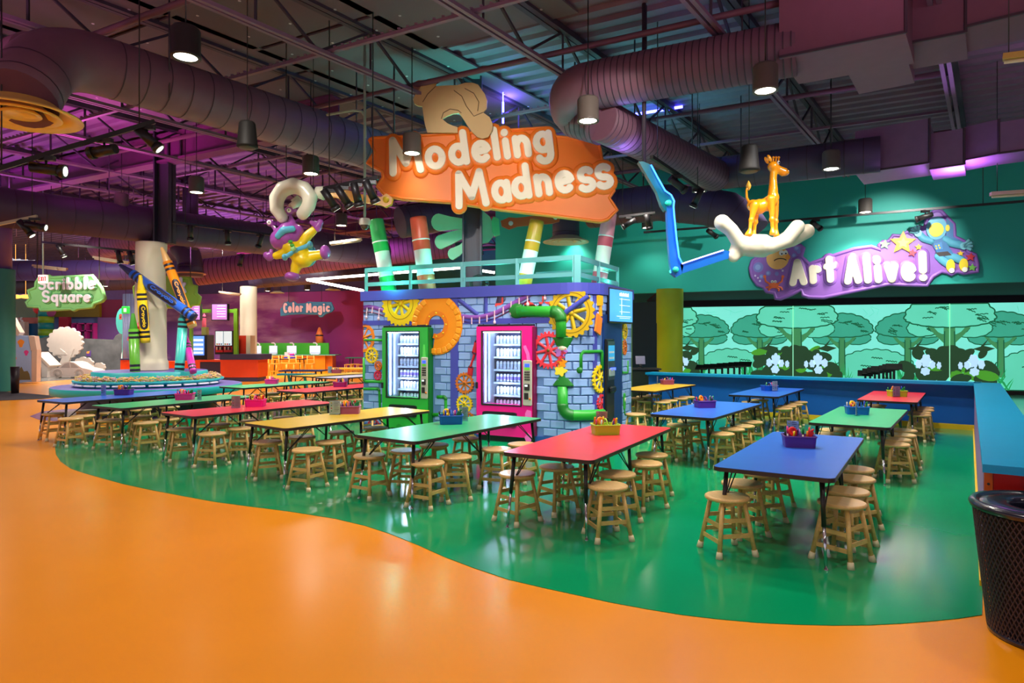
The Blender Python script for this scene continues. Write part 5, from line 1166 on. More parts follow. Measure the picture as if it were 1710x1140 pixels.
# big left duct: diffuser drop, elbow, long run to the right
e0 = W(60, 100, 7.45); e1 = W(150, 106, 8.0); e2 = W(700, 268, 12.6); z_ = 5.0
e0.z = e1.z = e2.z = z_
dirn = (e2-e1).normalized(); el = e1-dirn*.42; dr = W(34, 175, 7.05); dr.z = 4.2
duct('large dark round duct running from the yellow diffuser towards the orange sign', [dr]+bend(dr, el, e2, 8, .55)+[e2], .36, DUCT, .28)
duct('round duct stub entering from the left edge above the yellow diffuser', [el+Vector((-.5, .45, .12)), el+Vector((-3.5, 2.0, .15))], .30, DUCT, .5)
def diffuser(p, r, col, lab, m=None):
    t = thing('air_diffuser', lab, 'air vent', p)
    m = m or P_('diffuser_%d%d' % (col[0], col[2]), col, rough=.35, coat=.3)
    mb = MB(); mb.lathe([(r*.55, r*.26), (r*.74, r*.12), (r*.98, .015), (r, 0), (r*.985, -.012), (r*.72, r*.07), (r*.60, r*.16)], 40); mb.build('outer_cone', m, t)
    mb = MB(); mb.lathe([(r*.34, r*.22), (r*.50, r*.08), (r*.64, .02), (r*.66, .0), (r*.64, -.01), (r*.46, r*.05), (r*.34, r*.16)], 36); mb.build('middle_cone', m, t)
    mb = MB(); mb.lathe([(0, r*.20), (r*.16, r*.16), (r*.32, .03), (r*.34, .01), (r*.32, 0), (r*.18, r*.05), (0, r*.06)], 30); mb.build('inner_cone', m, t)
    if r < .5: mb = MB(); mb.cyl((0, 0, r*.15), (0, 0, 6.3-p[2]), r*.5, n=14); mb.build('neck', DUCTB, t)
    return t
diffuser((dr.x, dr.y, 4.02), .58, (250, 206, 96), 'large yellow round air diffuser at upper left under the duct elbow')
# right duct with branch
a0 = W(1330, 92, 8.1); a1 = W(960, 148, 9.4); a0.z = a1.z = 5.22
b0 = W(985, 185, 9.2); b1 = W(1195, 296, 12.6); b0.z = b1.z = 4.78
duct('round maroon duct at upper right running to a round elbow', [a0]+bend(a0, a1+(a1-a0).normalized()*.2, a1+(a1-a0).normalized()*.2+ue*.8+Vector((0, 0, -.5)), 10, .45)+[b0+ue*.4], .33, DUCT, .09)
duct('round branch duct sloping away between the sign and the blue arm', [b0+ue*.25, b1], .30, DUCT, .13)
c0 = W(1190, 305, 12.9); c1 = W(1470, 268, 11.4); c0.z = c1.z = 4.85
duct('dark violet round duct behind the giraffe head', [c0-Vector((.25, 0, 0)), c1], .31, DUCTB, .3)
d0 = W(1200, 330, 14.2); d1 = W(985, 352, 15.9); d2 = W(1262, 385, 14.0)
duct('large dark duct curving down behind the blue arm', [d1, W(1100, 338, 15)]+[W(1180, 345, 14.6), W(1215, 352, 14.4), W(1240, 368, 14.3), W(1252, 388, 14.2)], .42, DUCTB, .35, hang=False)
# long left ducts
f0 = W(-60, 338, 12.6); f1 = W(640, 418, 20); f0.z = f1.z = 4.25
duct('long dark horizontal duct crossing behind the white tree trunk', [f0, f1], .40, DUCTB, .5)
g0 = W(150, 0, 22); g0.z = 4.6; g1 = W(300, 0, 19.6); g1.z = 4.75
duct('ribbed pink violet duct with rounded end left of the trunk', bend(g1, W(148, 412, 21), W(270, 438, 25), 10, 1.2)[::-1]+[W(262, 396, 19.5), W(340, 385, 18.6)], .40, DUCTL, .16)
duct('blue violet duct far left above the Scribble Square sign', [W(5, 452, 27), W(262, 450, 27)], .42, mat('duct_indigo', (96, 74, 150), .5), .6)
duct('violet duct elbow right of the white trunk', [W(318, 462, 19), W(318, 442, 19)]+bend(W(318, 442, 19), W(316, 418, 19), W(280, 410, 20), 8, .5), .34, DUCTB, .2, hang=False)
diffuser(W(318, 457, 19), .42, (222, 160, 100), 'orange tan round diffuser beside the Kiosk sign behind the trunk')
duct('long violet duct behind the alien at lower ceiling', [W(330, 455, 21), W(760, 408, 21.5)], .42, DUCTL, .14)
duct('violet duct run far behind the alien boots', [W(420, 466, 28), W(620, 452, 28)], .40, DUCTB, .4)
duct('dark purple duct end behind the coral marker', [W(668, 372, 16), W(790, 352, 17)], .38, DUCTB, .3)
duct('dim violet duct along the ceiling at far left', [W(20, 478, 33), W(230, 470, 33)], .40, DUCTB, .6)
for px, py, Z, r, lab in ((945, 404, 17.5, .62, 'pale round diffuser over the teal wall right of the ochre marker'), (463, 489, 33, .35, 'small tan diffuser left above the Color Magic wall'), (556, 484, 33, .38, 'small tan diffuser right above the Color Magic wall')):
    diffuser(W(px, py, Z), r, (216, 206, 170), lab)
duct('short dark drop duct over the pale round diffuser', [W(945, 398, 17.5), W(945, 345, 17.5)], .36, DUCTB, .3, hang=False)
# rectangular ducts (upper right)
def boxduct(lab, segs, m):
    t = thing('box_duct', lab, 'duct', segs[0][0])
    for (q0, q1, dep, h) in segs:        # bottom front edge q0-q1, depth along ue, height
        q0 = Vector(q0); q1 = Vector(q1); q1.z = q0.z; mb = MB(); u2 = Vector((ue.x, ue.y, 0))*dep
        lo = [q0, q1, q1+u2, q0+u2]; hi = [q+Vector((0, 0, h)) for q in lo]
        mb.add(lo+hi, [(3, 2, 1, 0), (4, 5, 6, 7), (0, 1, 5, 4), (1, 2, 6, 5), (2, 3, 7, 6), (3, 0, 4, 7)]); s_ = mb.build('duct_section', m, t, True)
        mb = MB(); mb.bar(q0+Vector((0, 0, .01)), q1+Vector((0, 0, .01)), .03, .03); mb.bar(q1, q1+Vector((0, 0, h)), .03, .03); mb.build('flange', SEAM, s_, True)
    return t
BD = mat('box_duct_paint', (118, 72, 96), .55, var=.05)
boxduct('big rectangular maroon duct at the upper right edge', [(W(1301, 97, 7.9), W(1512, 58, 7.25), 1.0, 1.2), (W(1413, 118, 8.4), W(1514, 96, 8.0), 1.0, 1.2), (W(1512, 74, 7.9), W(1612, 55, 7.6), .9, 1.0), (W(1611, 46, 7.6), W(1730, 18, 7.2), .8, .9)], BD)
boxduct('violet rectangular duct in front of the teal wall at right', [(W(1428, 290, 11.6), W(1552, 280, 10.9), 1.0, .75), (W(1552, 283, 11.0), W(1610, 277, 10.7), .9, .6), (W(1610, 268, 10.8), W(1668, 262, 10.4), .8, .55), (W(1667, 257, 10.4), W(1760, 270, 10.0), .8, .5)], mat('box_duct_violet', (126, 88, 132), .55))
# ---------------------------------------------------------------- pendant downlights
CANM = mat('can_grey', (98, 88, 82), .45); CANB = mat('can_black', (34, 30, 30), .5); LENS = mat('lamp_lens', (255, 246, 224), .4, emit=14.0)
rod_m = P_('rod_black', (26, 22, 26))
WHERE = ['nearest, above the big left duct', 'hanging in front of the letter M of the orange sign', 'hanging under the round elbow right of the orange sign', 'large, upper right under the round duct', 'over the claw left of the sign', 'right of the dark steel column',
         'left of the dark steel column', 'above the blue lit arm joint', 'right of the giraffe head under the box duct', 'in front of the teal wall above Art Alive', 'right above the alien between claw and mitten', 'black, below the long left duct', 'near the teal wall top edge left of the giant thumb',
         'below the alien glove in the far row', 'over the pale diffuser behind the sign', 'far left above the Scribble Square sign', 'left of the blue crayon tip', 'small, above the letters of Scribble Square', 'dark, left of the white trunk top', 'bright, above the menu screens', 'dark, right of the trunk above the k sign',
         'bright, over the right of the Color Magic sign', 'bright, over the left of the Color Magic sign', 'small, over the middle of Scribble Square', 'behind the giraffe legs']
can0 = None
for i, (px, py) in enumerate(PEND):
    p = pendpos(px, py); r = .145 if i != 11 else .13
    t = thing('pendant_downlight', 'cylinder pendant light '+WHERE[i], 'lamp', p, 0, 'cylinder pendant lights')
    mb = MB(); mb.lathe([(r*.80, .005), (r*1.02, 0), (r*1.03, .02), (r, .03), (r, .29), (r*.85, .32), (0, .32)], 24); mb.build('housing', CANB if i in (0, 11, 16, 18, 20) else CANM, t)
    mb = MB(); mb.lathe([(0, .012), (r*.80, .012)], 20); mb.build('lens', LENS if i not in (0,) else mat('lamp_lens_soft', (255, 248, 230), .4, emit=4.0), t)
    mb = MB(); mb.cyl((0, 0, .32), (0, 0, 6.30-p.z), .008, n=6); mb.build('stem', rod_m, t)
# speakers
for k, (px, py, Z, lab) in enumerate([(413, 247, 8.7, 'black tapered pendant speaker below the big left duct'), (1251, 287, 8.6, 'black tapered pendant speaker left of the giraffe head'), (240, 462, 20, 'small black tapered speaker beside the white trunk')]):
    p = W(px, py, Z); t = thing('pendant_speaker', lab, 'speaker', p, 0, 'pendant speakers')
    mb = MB(); mb.lathe([(.0, .0), (.11, 0), (.135, .012), (.138, .03), (.13, .06), (.105, .32), (.09, .345), (0, .35)], 24); mb.build('shell', P_('speaker_black', (20, 18, 17), rough=.6, spec=.2), t)
    mb = MB(); mb.lathe([(0, -.006), (.10, -.006), (.112, .004)], 24); mb.build('grille', mat('speaker_grille', (66, 60, 50), .5, scale=90, var=.3), t)
    mb = MB(); mb.cyl((0, 0, .35), (0, 0, 6.30-p.z), .006, n=6); mb.build('cable', rod_m, t)
# track lights
def track(lab, q0, q1, heads, m=None, drop=True):
    q0, q1 = Vector(q0), Vector(q1); t = thing('light_track', lab, 'track light', (q0+q1)/2)
    mb = MB(); mb.bar(q0, q1, .05, .05); mb.build('rail', m or P_('track_black', (30, 26, 28)), t, True)
    if drop:
        for f in (.1, .9): a = q0.lerp(q1, f); mb = MB(); mb.cyl(a, (a.x, a.y, 6.30), .008, n=6); mb.build('drop_rod', rod_m, t, True)
    for f, dx, dz, dy in heads:
        a = q0.lerp(q1, f); d = Vector((dx, dy, dz)).normalized(); j = a+Vector((0, 0, -.16))
        mb = MB(); mb.bb(a.x-.09, a.x+.09, a.y-.03, a.y+.03, a.z-.07, a.z-.02); mb.cyl(a+Vector((0, 0, -.05)), j, .014, n=6)
        mb.cyl(j-d*.15, j+d*.13, .055, .06, 12); mb.cyl(j+d*.13, j+d*.19, .07, .075, 12); hd = mb.build('spot_head', P_('track_black', (30, 26, 28)), t, True)
        mb = MB(); mb.cyl(j+d*.188, j+d*.193, .055, n=12); mb.build('spot_lens', mat('spot_lens', (235, 240, 225), .2, emit=1.2), hd, True)
    return t
track('black light track with three spots under the yellow diffuser', W(-30, 290, 6.8), W(258, 203, 7.8), [(.34, 1, -.1, .2), (.68, -1, -.1, .2), (.95, .7, -.7, .2)])
track('black light track with four spots left of the orange sign', W(541, 315, 9.5), W(632, 296, 9.2), [(.1, .5, -.8, .3), (.35, .5, -.8, .3), (.6, .2, -1, .3), (.85, .4, -.9, .3)])
track('grey light track with spots above the blue lit arm', W(1088, 262, 9.4), W(1172, 318, 11.6), [(.45, .8, -.5, .3), (.9, -.4, -.9, .3)])
track('long black light track along the top of the teal wall', W(1075, 388, 17.2), W(1720, 335, 13.8), [(.21, .8, -.4, .4), (.5, .8, -.4, .4), (.77, -.6, -.2, .6)], drop=True)
track('black light track with three spots right of the dark column', W(288, 371, 14), W(478, 395, 16), [(.14, -.1, -1, .2), (.45, 0, -1, .2), (.75, -.4, -.9, .2)])
track('black light track with three spots left of the white trunk', W(70, 404, 17), W(232, 420, 16.2), [(.2, .4, -.9, .2), (.8, .1, -1, .2), (.92, .2, -1, .2)])
track('pale light track at the left edge with two spots', W(-20, 378, 12), W(62, 361, 12), [(.75, .6, -.8, .2), (.95, 1, -.2, .2)], P_('track_pale', (190, 190, 160)))
track('pink light track beside the alien glove', W(396, 424, 18), W(450, 418, 18), [(.12, -.3, -1, .2)], P_('track_pink', (230, 90, 170)))
track('small black track with spots left of the blue arm', W(1034, 362, 14.5), W(1094, 355, 14.2), [(.3, -.7, -.4, .2), (.8, .2, -.7, .2)])
# fluorescent battens
def batten(lab, q0, q1, m, em=None):
    q0, q1 = Vector(q0), Vector(q1); t = thing('strip_lamp', lab, 'lamp', (q0+q1)/2)
    mb = MB(); mb.bar(q0, q1, .10, .06); mb.build('tray', m, t, True)
    mb = MB(); u_ = Vector((0, 0, -.05)); mb.cyl(q0.lerp(q1, .03)+u_, q0.lerp(q1, .97)+u_, .02, n=8); mb.build('tube', em or P_('tube_off', (232, 214, 186), rough=.3), t, True)
    for f in (.15, .85): a = q0.lerp(q1, f); mb = MB(); mb.cyl(a, (a.x, a.y, 6.30), .006, n=6); mb.build('hanger_wire', rod_m, t, True)
BAT = P_('batten_cream', (214, 188, 160))
batten('cream unlit strip lamp left of the trunk top', W(156, 429, 20), W(216, 438, 20), BAT); batten('cream unlit strip lamp above the exit sign', W(55, 443, 20), W(112, 449, 20), BAT)
batten('cream unlit strip lamp behind the alien', W(551, 406, 17), W(604, 399, 17), BAT); batten('cream unlit strip lamp at the right edge over the teal wall', W(1654, 324, 11), W(1730, 319, 10.8), BAT); batten('yellow strip lamp at the upper right corner', W(1675, 96, 6.8), W(1740, 88, 6.6), P_('batten_yellow', (206, 176, 90)))
batten('small tan strip lamp above the menu screens', W(366, 487, 25), W(402, 491, 25), BAT)
TUB = mat('white_tube', (255, 248, 235), .4, emit=9.0)
lt = thing('light_triangle', 'white glowing tube lamp bent in a long V behind the kiosk railing', 'lamp', W(600, 468, 19))
for q0, q1 in (((513, 467), (768, 447)), ((513, 467), (606, 485)), ((770, 447), (826, 455))):
    mb = MB(); mb.cyl(W(*q0, 19), W(*q1, 19 if q1[0] != 606 else 17), .035, n=8); mb.build('tube', TUB, lt, True)
for x in (540, 700): p = W(x, 462, 19); mb = MB(); mb.cyl(p, (p.x, p.y, 6.30), .006, n=6); mb.build('hanger_wire', rod_m, lt, True)
# blue neon bars in the ceiling, dome camera, conduit
mb = MB(); p = W(840, 206, 12.2); q = W(840, 170, 12.2); mb.cyl(p, q, .02, n=8); mb.cyl(q, (q.x, q.y, 6.30), .012, n=6); tag(mb.build('blue_tube_lamp', mat('blue_neon', (70, 70, 255), .4, emit=12)), 'upright glowing blue tube lamp above the orange sign', 'lamp')
lamp('POINT', 'neon_glow', W(850, 175, 12.4), 26, (.2, .15, 1), .1)
mb = MB(); mb.cyl(W(1060, 191, 13.2), W(1140, 178, 13.0), .03, n=8); tag(mb.build('blue_tube_lamp', mat('blue_neon', (70, 70, 255))), 'level glowing blue tube lamp behind the branch duct', 'lamp')
dc = thing('dome_camera', 'white dome camera on a long rod left of the kiosk markers', 'camera', W(609, 376, 9.8)); p = W(609, 376, 9.8)
mb = MB(); mb.lathe([(0, .10), (.075, .10), (.085, .08), (.085, .02), (.07, 0)], 18); mb.build('housing', P_('camera_white', (206, 206, 196)), dc)
mb = MB(); mb.ell((0, 0, 0), (.065, .065, .07), 16, 10); mb.build('dome', P_('camera_dark', (70, 60, 50), rough=.1), dc)
mb = MB(); mb.cyl((0, 0, .10), (0, 0, 6.2-p.z), .02, n=8); mb.build('rod', P_('pale_rod', (140, 160, 150)), dc)
mb = MB(); p0 = W(545, 192, 9.8); mb.tube([p0, W(590, 184, 9.8), W(604, 186, 9.8), W(609, 194, 9.8), W(610, 230, 9.8)], .02, 8); tag(mb.build('conduit', P_('pale_rod', (140, 160, 150))), 'bent pale conduit pipe left of the sign top', 'pipe')
# ceiling drops: many thin rods and sprinkler lines over the far left
rr = random.Random(5)
for i in range(26):
    px = rr.uniform(10, 600); Z = rr.uniform(17, 32); p = W(px, 470, Z); mb = MB(); L_ = rr.uniform(.4, .8); mb.cyl((p.x, p.y, 6.2), (p.x, p.y, 6.2-L_), .018, n=6)
    mb.build('pipe_drop', STEEL, ceiling)
# ---------------------------------------------------------------- projection mural
MP = plane((MU0.x, MU0.y, 0), mdir)
def m_(x, y): return onplane(MP, x, y)
EM = .7
def MM(nm, c_): return mat('mural_'+nm, c_, .6, emit=EM, var=.05, scale=1.5)
MBG, MTREE, MLIGHT, MTRUNK, MLINE, MBUSH, MDARK, MLEAF, MPALE, MGRASS = MM('sky', (122, 226, 208)), MM('tree', (58, 160, 132)), MM('crown', (96, 208, 176)), MM('trunk', (64, 134, 84)), MM('line', (26, 92, 62)), MM('bush', (94, 204, 172)), MM('dark', (38, 66, 42)), MM('leaf', (72, 150, 44)), MM('pale', (186, 224, 250)), MM('grass', (34, 146, 84))
wl = 16.0
mr_ = MB(); mr_.bb(-.05, wl, .12, 2.71, -.06, 0, MP); mur = struct('wall_mural', mr_, MBG)
mur['label'] = 'lit mural wall of cartoon forest'
def blob2(cx_, cy_, rx, ry, bumps, amp, n=90, seed=0, flat=0):
    ph = seed*1.7; out = []
    for i in range(n):
        a = 2*pi*i/n; k = 1+amp*abs(sin(bumps*a/2+ph)); x = rx*k*cos(a); y = ry*k*sin(a)
        if y < 0: y *= (1-flat)
        out.append((cx_+x, cy_+y))
    return out
def mp(poly, d, m, name, base=None):
    poly = [(min(max(x, 0), wl), min(max(y, .13), 2.70)) for x, y in poly]
    b = MB(); b.prism(poly, base if base is not None else max(0, d-.004), d, MP); return b.build(name, m, mur)
def mline(pts, d, m=MLINE, w_=.015, name='ink_line'):
    pts = [(min(max(x, 0), wl), min(max(y, .13), 2.70)) for x, y in pts]
    b = MB(); b.ribbon(pts, w_, [(-1, d-.003), (-1, d), (1, d), (1, d-.003)], MP, caps=False); return b.build(name, m, mur)
def scallop(p0, p1, n, h):
    out = []
    for k in range(n):
        for t in range(5):
            f = (k+t/5)/n; s_ = sin(pi*t/5)*h; dx, dy = p1[0]-p0[0], p1[1]-p0[1]; L_ = math.hypot(dx, dy); out.append((p0[0]+dx*f-dy/L_*s_, p0[1]+dy*f+dx/L_*s_))
    return out+[p1]
def mtree(cx_, zc, r, light, k):
    m = MLIGHT if light else MTREE; d = (.020 if light else .0100)+.0003*(k % 5); ry = .62*r
    lobes = [(cx_, zc-.14*r, .80*r, .24*r), (cx_-.50*r, zc-.26*r, .46*r, .24*r), (cx_+.48*r, zc-.26*r, .46*r, .24*r), (cx_+.02*r, zc-.24*r, .42*r, .20*r)]
    for i, (x, y, a, b) in enumerate(lobes): mp(blob2(x, y, a, b, 12, .05, 60, i), d-.0045+.0011*i, m, 'leaf_mass', 0); mline(blob2(x, y, a, b, 12, .05, 60, i), d-.0041+.0011*i)
    w_ = .11*r if not light else .14*r
    mp([(cx_-w_, .5), (cx_-w_*.9, zc-.15*r), (cx_+w_*.9, zc-.15*r), (cx_+w_*1.2, .5)], d+.0006, MTRUNK, 'tree_trunk')
    for s_ in (-1, 1): mp([(cx_+s_*w_*.6, zc-.70*r), (cx_+s_*.34*r, zc-.42*r), (cx_+s_*.50*r, zc-.20*r), (cx_+s_*.40*r, zc-.18*r), (cx_+s_*.26*r, zc-.36*r), (cx_+s_*w_*.4, zc-.48*r)], d+.0003+.0001*s_, MTRUNK, 'tree_branch')
    cr_ = blob2(cx_, zc, r, ry, 20, .05, 110, k, .62); mp(cr_, d+.004, m, 'crown'); mline(cr_+[cr_[0]], d+.007, w_=.020 if light else .017)
    rr = random.Random(k)
    for q in range(14):
        a = rr.uniform(0, 6.28); x, y = cx_+.62*r*cos(a), zc+.36*r*abs(sin(a))-.06*r; l = rr.uniform(.15, .3)*r
        mline(scallop((x, y), (x+l*cos(rr.uniform(-.6, .6)), y-rr.uniform(-.04, .12)), 3, .02), d+.007, w_=.014)
    for s_ in (-.9, .95): mline([(cx_+s_*w_, .55), (cx_+s_*w_*.85, zc-.34*r)], d+.003)
per = (m_(1585, 560)[0]-m_(1330, 560)[0]); L0 = m_(1330, 560)[0]
# fine scribble twigs at the top of the sky
for i in range(60):
    rr = random.Random(i+50); x = rr.uniform(0, wl-.4); y = rr.uniform(2.1, 2.68); a = rr.uniform(0, 3.1); mline([(x, y), (x+.28*cos(a), y-.18*sin(a)), (x+.4*cos(a+.5), y-.3*sin(a+.4))], .004, MM('twig', (92, 190, 172)), .006)
for k in range(-1, 4):
    L_ = L0+per*k
    if L_-2.2 > wl: break
    def ok(x): return -.9 < x < wl-.2
    # pale bush mid, behind
    x = L_+per*.53
    if ok(x):
        b = blob2(x, .62, 1.10, .68, 24, .06, 110, k+3); mp(b, .006, MBUSH, 'bush'); mline(b+[b[0]], .009)
        for q in ((-.4, .8), (.1, .7), (.3, .95), (-.1, 1.05)): mline(scallop((x+q[0], q[1]), (x+q[0]+.3, q[1]-.03), 4, .03), .010)
    for dx, r in ((-.26*per, .86), (.31*per, .86)):
        if ok(L_+dx): mtree(L_+dx, 1.90, r, False, k*2+(dx > 0))
    if ok(L_): mtree(L_, 2.27, 1.16, True, k+11)
    # grass
    for x0, x1, n in ((L_+per*.62, L_+per*.80, 34), (L_+per*.20, L_+per*.36, 30)):
        g = MB()
        for i in range(n):
            rr = random.Random(i*7+k); x = rr.uniform(x0, x1)
            if not ok(x): continue
            h = rr.uniform(.3, .95); le = rr.uniform(-.28, .28); g.prism([(min(x-.018, wl), .13), (min(x+.018, wl), .13), (min(x+le*.4+.012, wl), .13+h*.6), (min(x+le, wl), .13+h)], .024, .028, MP)
        if g.v: tag(g.build('mural_grass', MGRASS, mur), kind='stuff')
    # dark leafy shrubs with pale openings
    for s_ in (-1, 1):
        for i in range(22):
            rr = random.Random(i*3+k*50+s_); x = L_+s_*rr.uniform(.05, 1.15); y = rr.uniform(.35, 1.28); rx, ry, a = rr.uniform(.16, .32), rr.uniform(.10, .20), rr.uniform(-1, 1)
            if not (0 < x < wl-.2): continue
            pts = [(x+rx*cos(t)*cos(a)-ry*sin(t)*sin(a), y+rx*cos(t)*sin(a)+ry*sin(t)*cos(a)) for t in [2*pi*j/14 for j in range(14)]]
            mp(pts, .032+.0006*i, MDARK if i % 4 else MLEAF, 'shrub_leaf')
        for j, (dx, y, rx, ry) in enumerate([(.62, .98, .11, .16), (.46, .86, .07, .10), (.82, .88, .07, .11), (.64, .66, .10, .10), (.28, .84, .05, .09)]):
            x = L_+s_*dx
            if 0 < x < wl: mp(blob2(x, y, rx, ry, 6, .35, 24, j+k), .046, MPALE, 'pale_opening')
        x = L_+s_*.85
        if 0 < x < wl: mp([(x-.26, 1.34), (x+.02, 1.44), (x+.32, 1.36), (x+.05, 1.24)], .044, MDARK, 'shrub_leaf'); mp([(x-.05, 1.42), (x+.03, 1.42), (x+.16, 1.66)], .044, MDARK, 'shrub_leaf')
    if 0 < L_ < wl: mp(blob2(L_, 1.06, .46, .36, 9, .12, 60, k), .045, MDARK, 'shrub_leaf')
for x in (1324, 1585): q = m_(x, 560)[0]; b = MB(); b.bb(q-.012, q+.012, .13, 2.7, .047, .05, MP); b.build('panel_joint', MM('joint', (150, 240, 190)), mur)
# rows of tilted black tablets in front of the mural
def tablet_row(xs, ys, Z, k0, lab):
    for i, (x, y) in enumerate(zip(xs, ys)):
        p = W(x, y, Z-.12*i); t = thing('tablet_stand', f'black tilted drawing tablet, {ORD[i]} from left in the {lab} row', 'tablet', p, -.5, f'tablets in the {lab} row before the mural')
        b = MB(); b.bar((0, 0, -.34), (0, 0, -.04), .05, .05); b.build('post', P_('tablet_black', (16, 22, 20)), t)
        b = MB(); b.box((0, 0, 0), (.34, .03, .26), Matrix.Rotation(-1.1, 4, 'X'), .006); b.build('tablet', P_('tablet_black', (16, 22, 20), rough=.3), t)
    a, b_ = W(xs[0]-8, ys[0], Z), W(xs[-1]+12, ys[-1], Z-.12*len(xs)); b = MB(); b.bb(-.0, .0, 0, 0, 0, 0) if False else None
    b.bar((a.x, a.y, a.z-.36), (b_.x, b_.y, a.z-.36), .34, .06)
    d_ = (b_-a); d_.z = 0
    for f in (.1, .9): q = a+d_*f; b.bar((q.x, q.y, 0), (q.x, q.y, a.z-.36), .08, .20)
    tag(b.build('tablet_bench', P_('bench_brown', (92, 66, 56))), f'brown bench under the {lab} row of black tablets', 'bench')
tablet_row([1172, 1184, 1195, 1206, 1216, 1226, 1235, 1244], [613, 612, 611.5, 610.5, 610, 609, 608.5, 608], 18.6, 0, 'left')
tablet_row([1445, 1453, 1461, 1468, 1475, 1481, 1487, 1493], [623, 620, 618, 616, 617, 615, 613, 612], 16.2, 0, 'right')
# olive column, register tablet beyond the kiosk
p = W(1118.5, 0, 17.3); b = MB(); b.lathe([(.335, 0), (.335, 2.05), (.35, 2.06), (.35, 2.95)], 32, Matrix.Translation((p.x, p.y, 0))); tag(b.build('round_column', mat('olive_paint', (150, 164, 14), .5, var=.04)), 'round olive green column left of the mural', 'column')
p = W(1070, 605, 16.2); t = thing('register_stand', 'dark counter beyond the kiosk under a tilted screen', 'counter', (p.x, p.y, 0)); b = MB(); b.bb(-.32, .42, -.2, .3, 0, p.z-.18, None, .02); b.build('counter', P_('counter_dark', (30, 44, 30)), t); b = MB(); b.bb(-.36, .46, -.24, .34, p.z-.18, p.z-.14); b.build('counter_top', P_('counter_top_dark', (40, 40, 44)), t)
q = thing('tilted_screen', 'small tilted grey screen standing on the dark counter', 'screen', (p.x, p.y, p.z-.14)); b = MB(); b.cyl((0, 0, 0), (0, 0, .10), .03); b.lathe([(0, 0), (.09, 0), (.09, .015), (0, .015)], 12); b.build('stand', P_('tablet_black', (16, 22, 20)), q); b = MB(); b.box((0, -.02, .20), (.24, .025, .22), Matrix.Rotation(-.35, 4, 'X'), .008); b.build('screen', P_('screen_grey', (130, 130, 160), rough=.2), q)
b = MB(); p0 = W(1046, 0, 14.2); b.bb(p0.x-.03, p0.x+.12, 14.15, 14.25, 0, 2.3); tag(b.build('arch_frame', P_('arch_green', (70, 110, 60))), 'narrow green arch frame at the kiosk right edge', 'frame')
# ---------------------------------------------------------------- Art Alive sign on the teal wall
AP = plane((ta.x, ta.y, 0), tdir); AP = AP @ Matrix.Translation((0, 0, .11))
def a_(x, y): return onplane(AP, x, y)
def acp(x, y): return a_(1230+x/3.5625, 330+y/3.5625)
av = thing('wall_sign', 'purple wall sign reading Art Alive! with bubbles, stars and an astronaut', 'sign', AP @ Vector((*acp(750, 400), .05)))
av.name = 'art_sign'
SP_ = P_('sign_violet', (146, 96, 186), rough=.4); SPE = P_('sign_violet_edge', (150, 92, 160), rough=.4)
so = [(160, 330), (95, 375), (82, 420), (92, 470), (125, 518), (160, 530), (180, 560), (225, 568), (235, 600), (262, 602), (330, 575), (385, 548), (395, 580), (430, 592), (520, 594), (640, 568), (900, 515), (1130, 522), (1165, 470), (1215, 440), (1250, 445), (1275, 458), (1310, 440), (1350, 450), (1385, 445), (1430, 440), (1430, 395), (1415, 340), (1370, 320), (1372, 275), (1340, 255), (1295, 235), (1290, 160), (1250, 120), (1215, 82), (1175, 80), (1135, 115), (1118, 180), (1080, 175), (1045, 190), (1040, 225), (1010, 205), (985, 230), (930, 225), (905, 260), (870, 262), (845, 285), (855, 310), (800, 292), (700, 305), (560, 350), (430, 395), (385, 350), (400, 300), (380, 285), (330, 285)]
b = MB(); po = [acp(*q) for q in so]; b.prism(po, 0, .05, AP); b.ribbon(subdiv(po+[po[0]], .12), .045, PUFF(.02, .085), AP, caps=False); b.build('board', SP_, av, True)
its = []
q0, q1 = acp(328, 512), acp(590, 500); l1, r1 = autoline('Art', q0[0], q0[1], q1[0], q1[1], 0, .055)
k1 = abs(acp(0, 0)[1]-acp(0, 100)[1])/100
l1, r1 = autoline('Art', *acp(335, 510), *acp(575, 490), 0, .08, 1.25); l2, r2 = autoline('Alive!', *acp(660, 500), *acp(1115, 485), 0, .08, 1.2)
l1 = [(c_, x, y, sx, k1*(118 if c_ in 'A' else 128)) for c_, x, y, sx, _ in l1]; l2 = [(c_, x, y, sx, k1*125) for c_, x, y, sx, _ in l2]
lettering(av, AP, l1+l2, .085, .155, .03, LETW, SP_, r1, .06, .03)
def disc(cx_, cy_, r, col, nm, d=.06, M=AP, par=None, conv=acp, ry=None):
    x, y = conv(cx_, cy_); k = abs(conv(cx_+r, cy_)[0]-x); k2 = abs(conv(cx_, cy_+(ry or r))[1]-y)
    b = MB(); b.prism([(x+k*cos(t), y+k2*sin(t)) for t in [2*pi*i/24 for i in range(24)]], .04, d, M); return b.build(nm, P_('pr_%d_%d_%d' % col, col), par or av, True)
for x, y, r in ((130, 415, 30), (190, 450, 15), (240, 453, 12), (150, 470, 14), (205, 400, 10), (370, 322, 12), (342, 345, 14), (275, 435, 6), (112, 465, 6), (128, 478, 5), (140, 496, 6), (360, 300, 20), (265, 420, 7)):
    disc(x, y, r, (126, 132, 206) if r > 9 else (225, 215, 240), 'bubble'); 
    if r > 13: disc(x-2, y, r*.55, (150, 170, 226), 'bubble_core', .066)
disc(245, 360, 68, (246, 186, 104), 'fish_body', .065); disc(305, 355, 15, (244, 160, 60), 'fish_fin', .075); disc(268, 330, 15, (246, 246, 240), 'fish_eye', .075); disc(292, 328, 13, (246, 246, 240), 'fish_eye', .075); disc(270, 336, 5, (30, 30, 40), 'pupil', .08); disc(294, 334, 5, (30, 30, 40), 'pupil', .08)
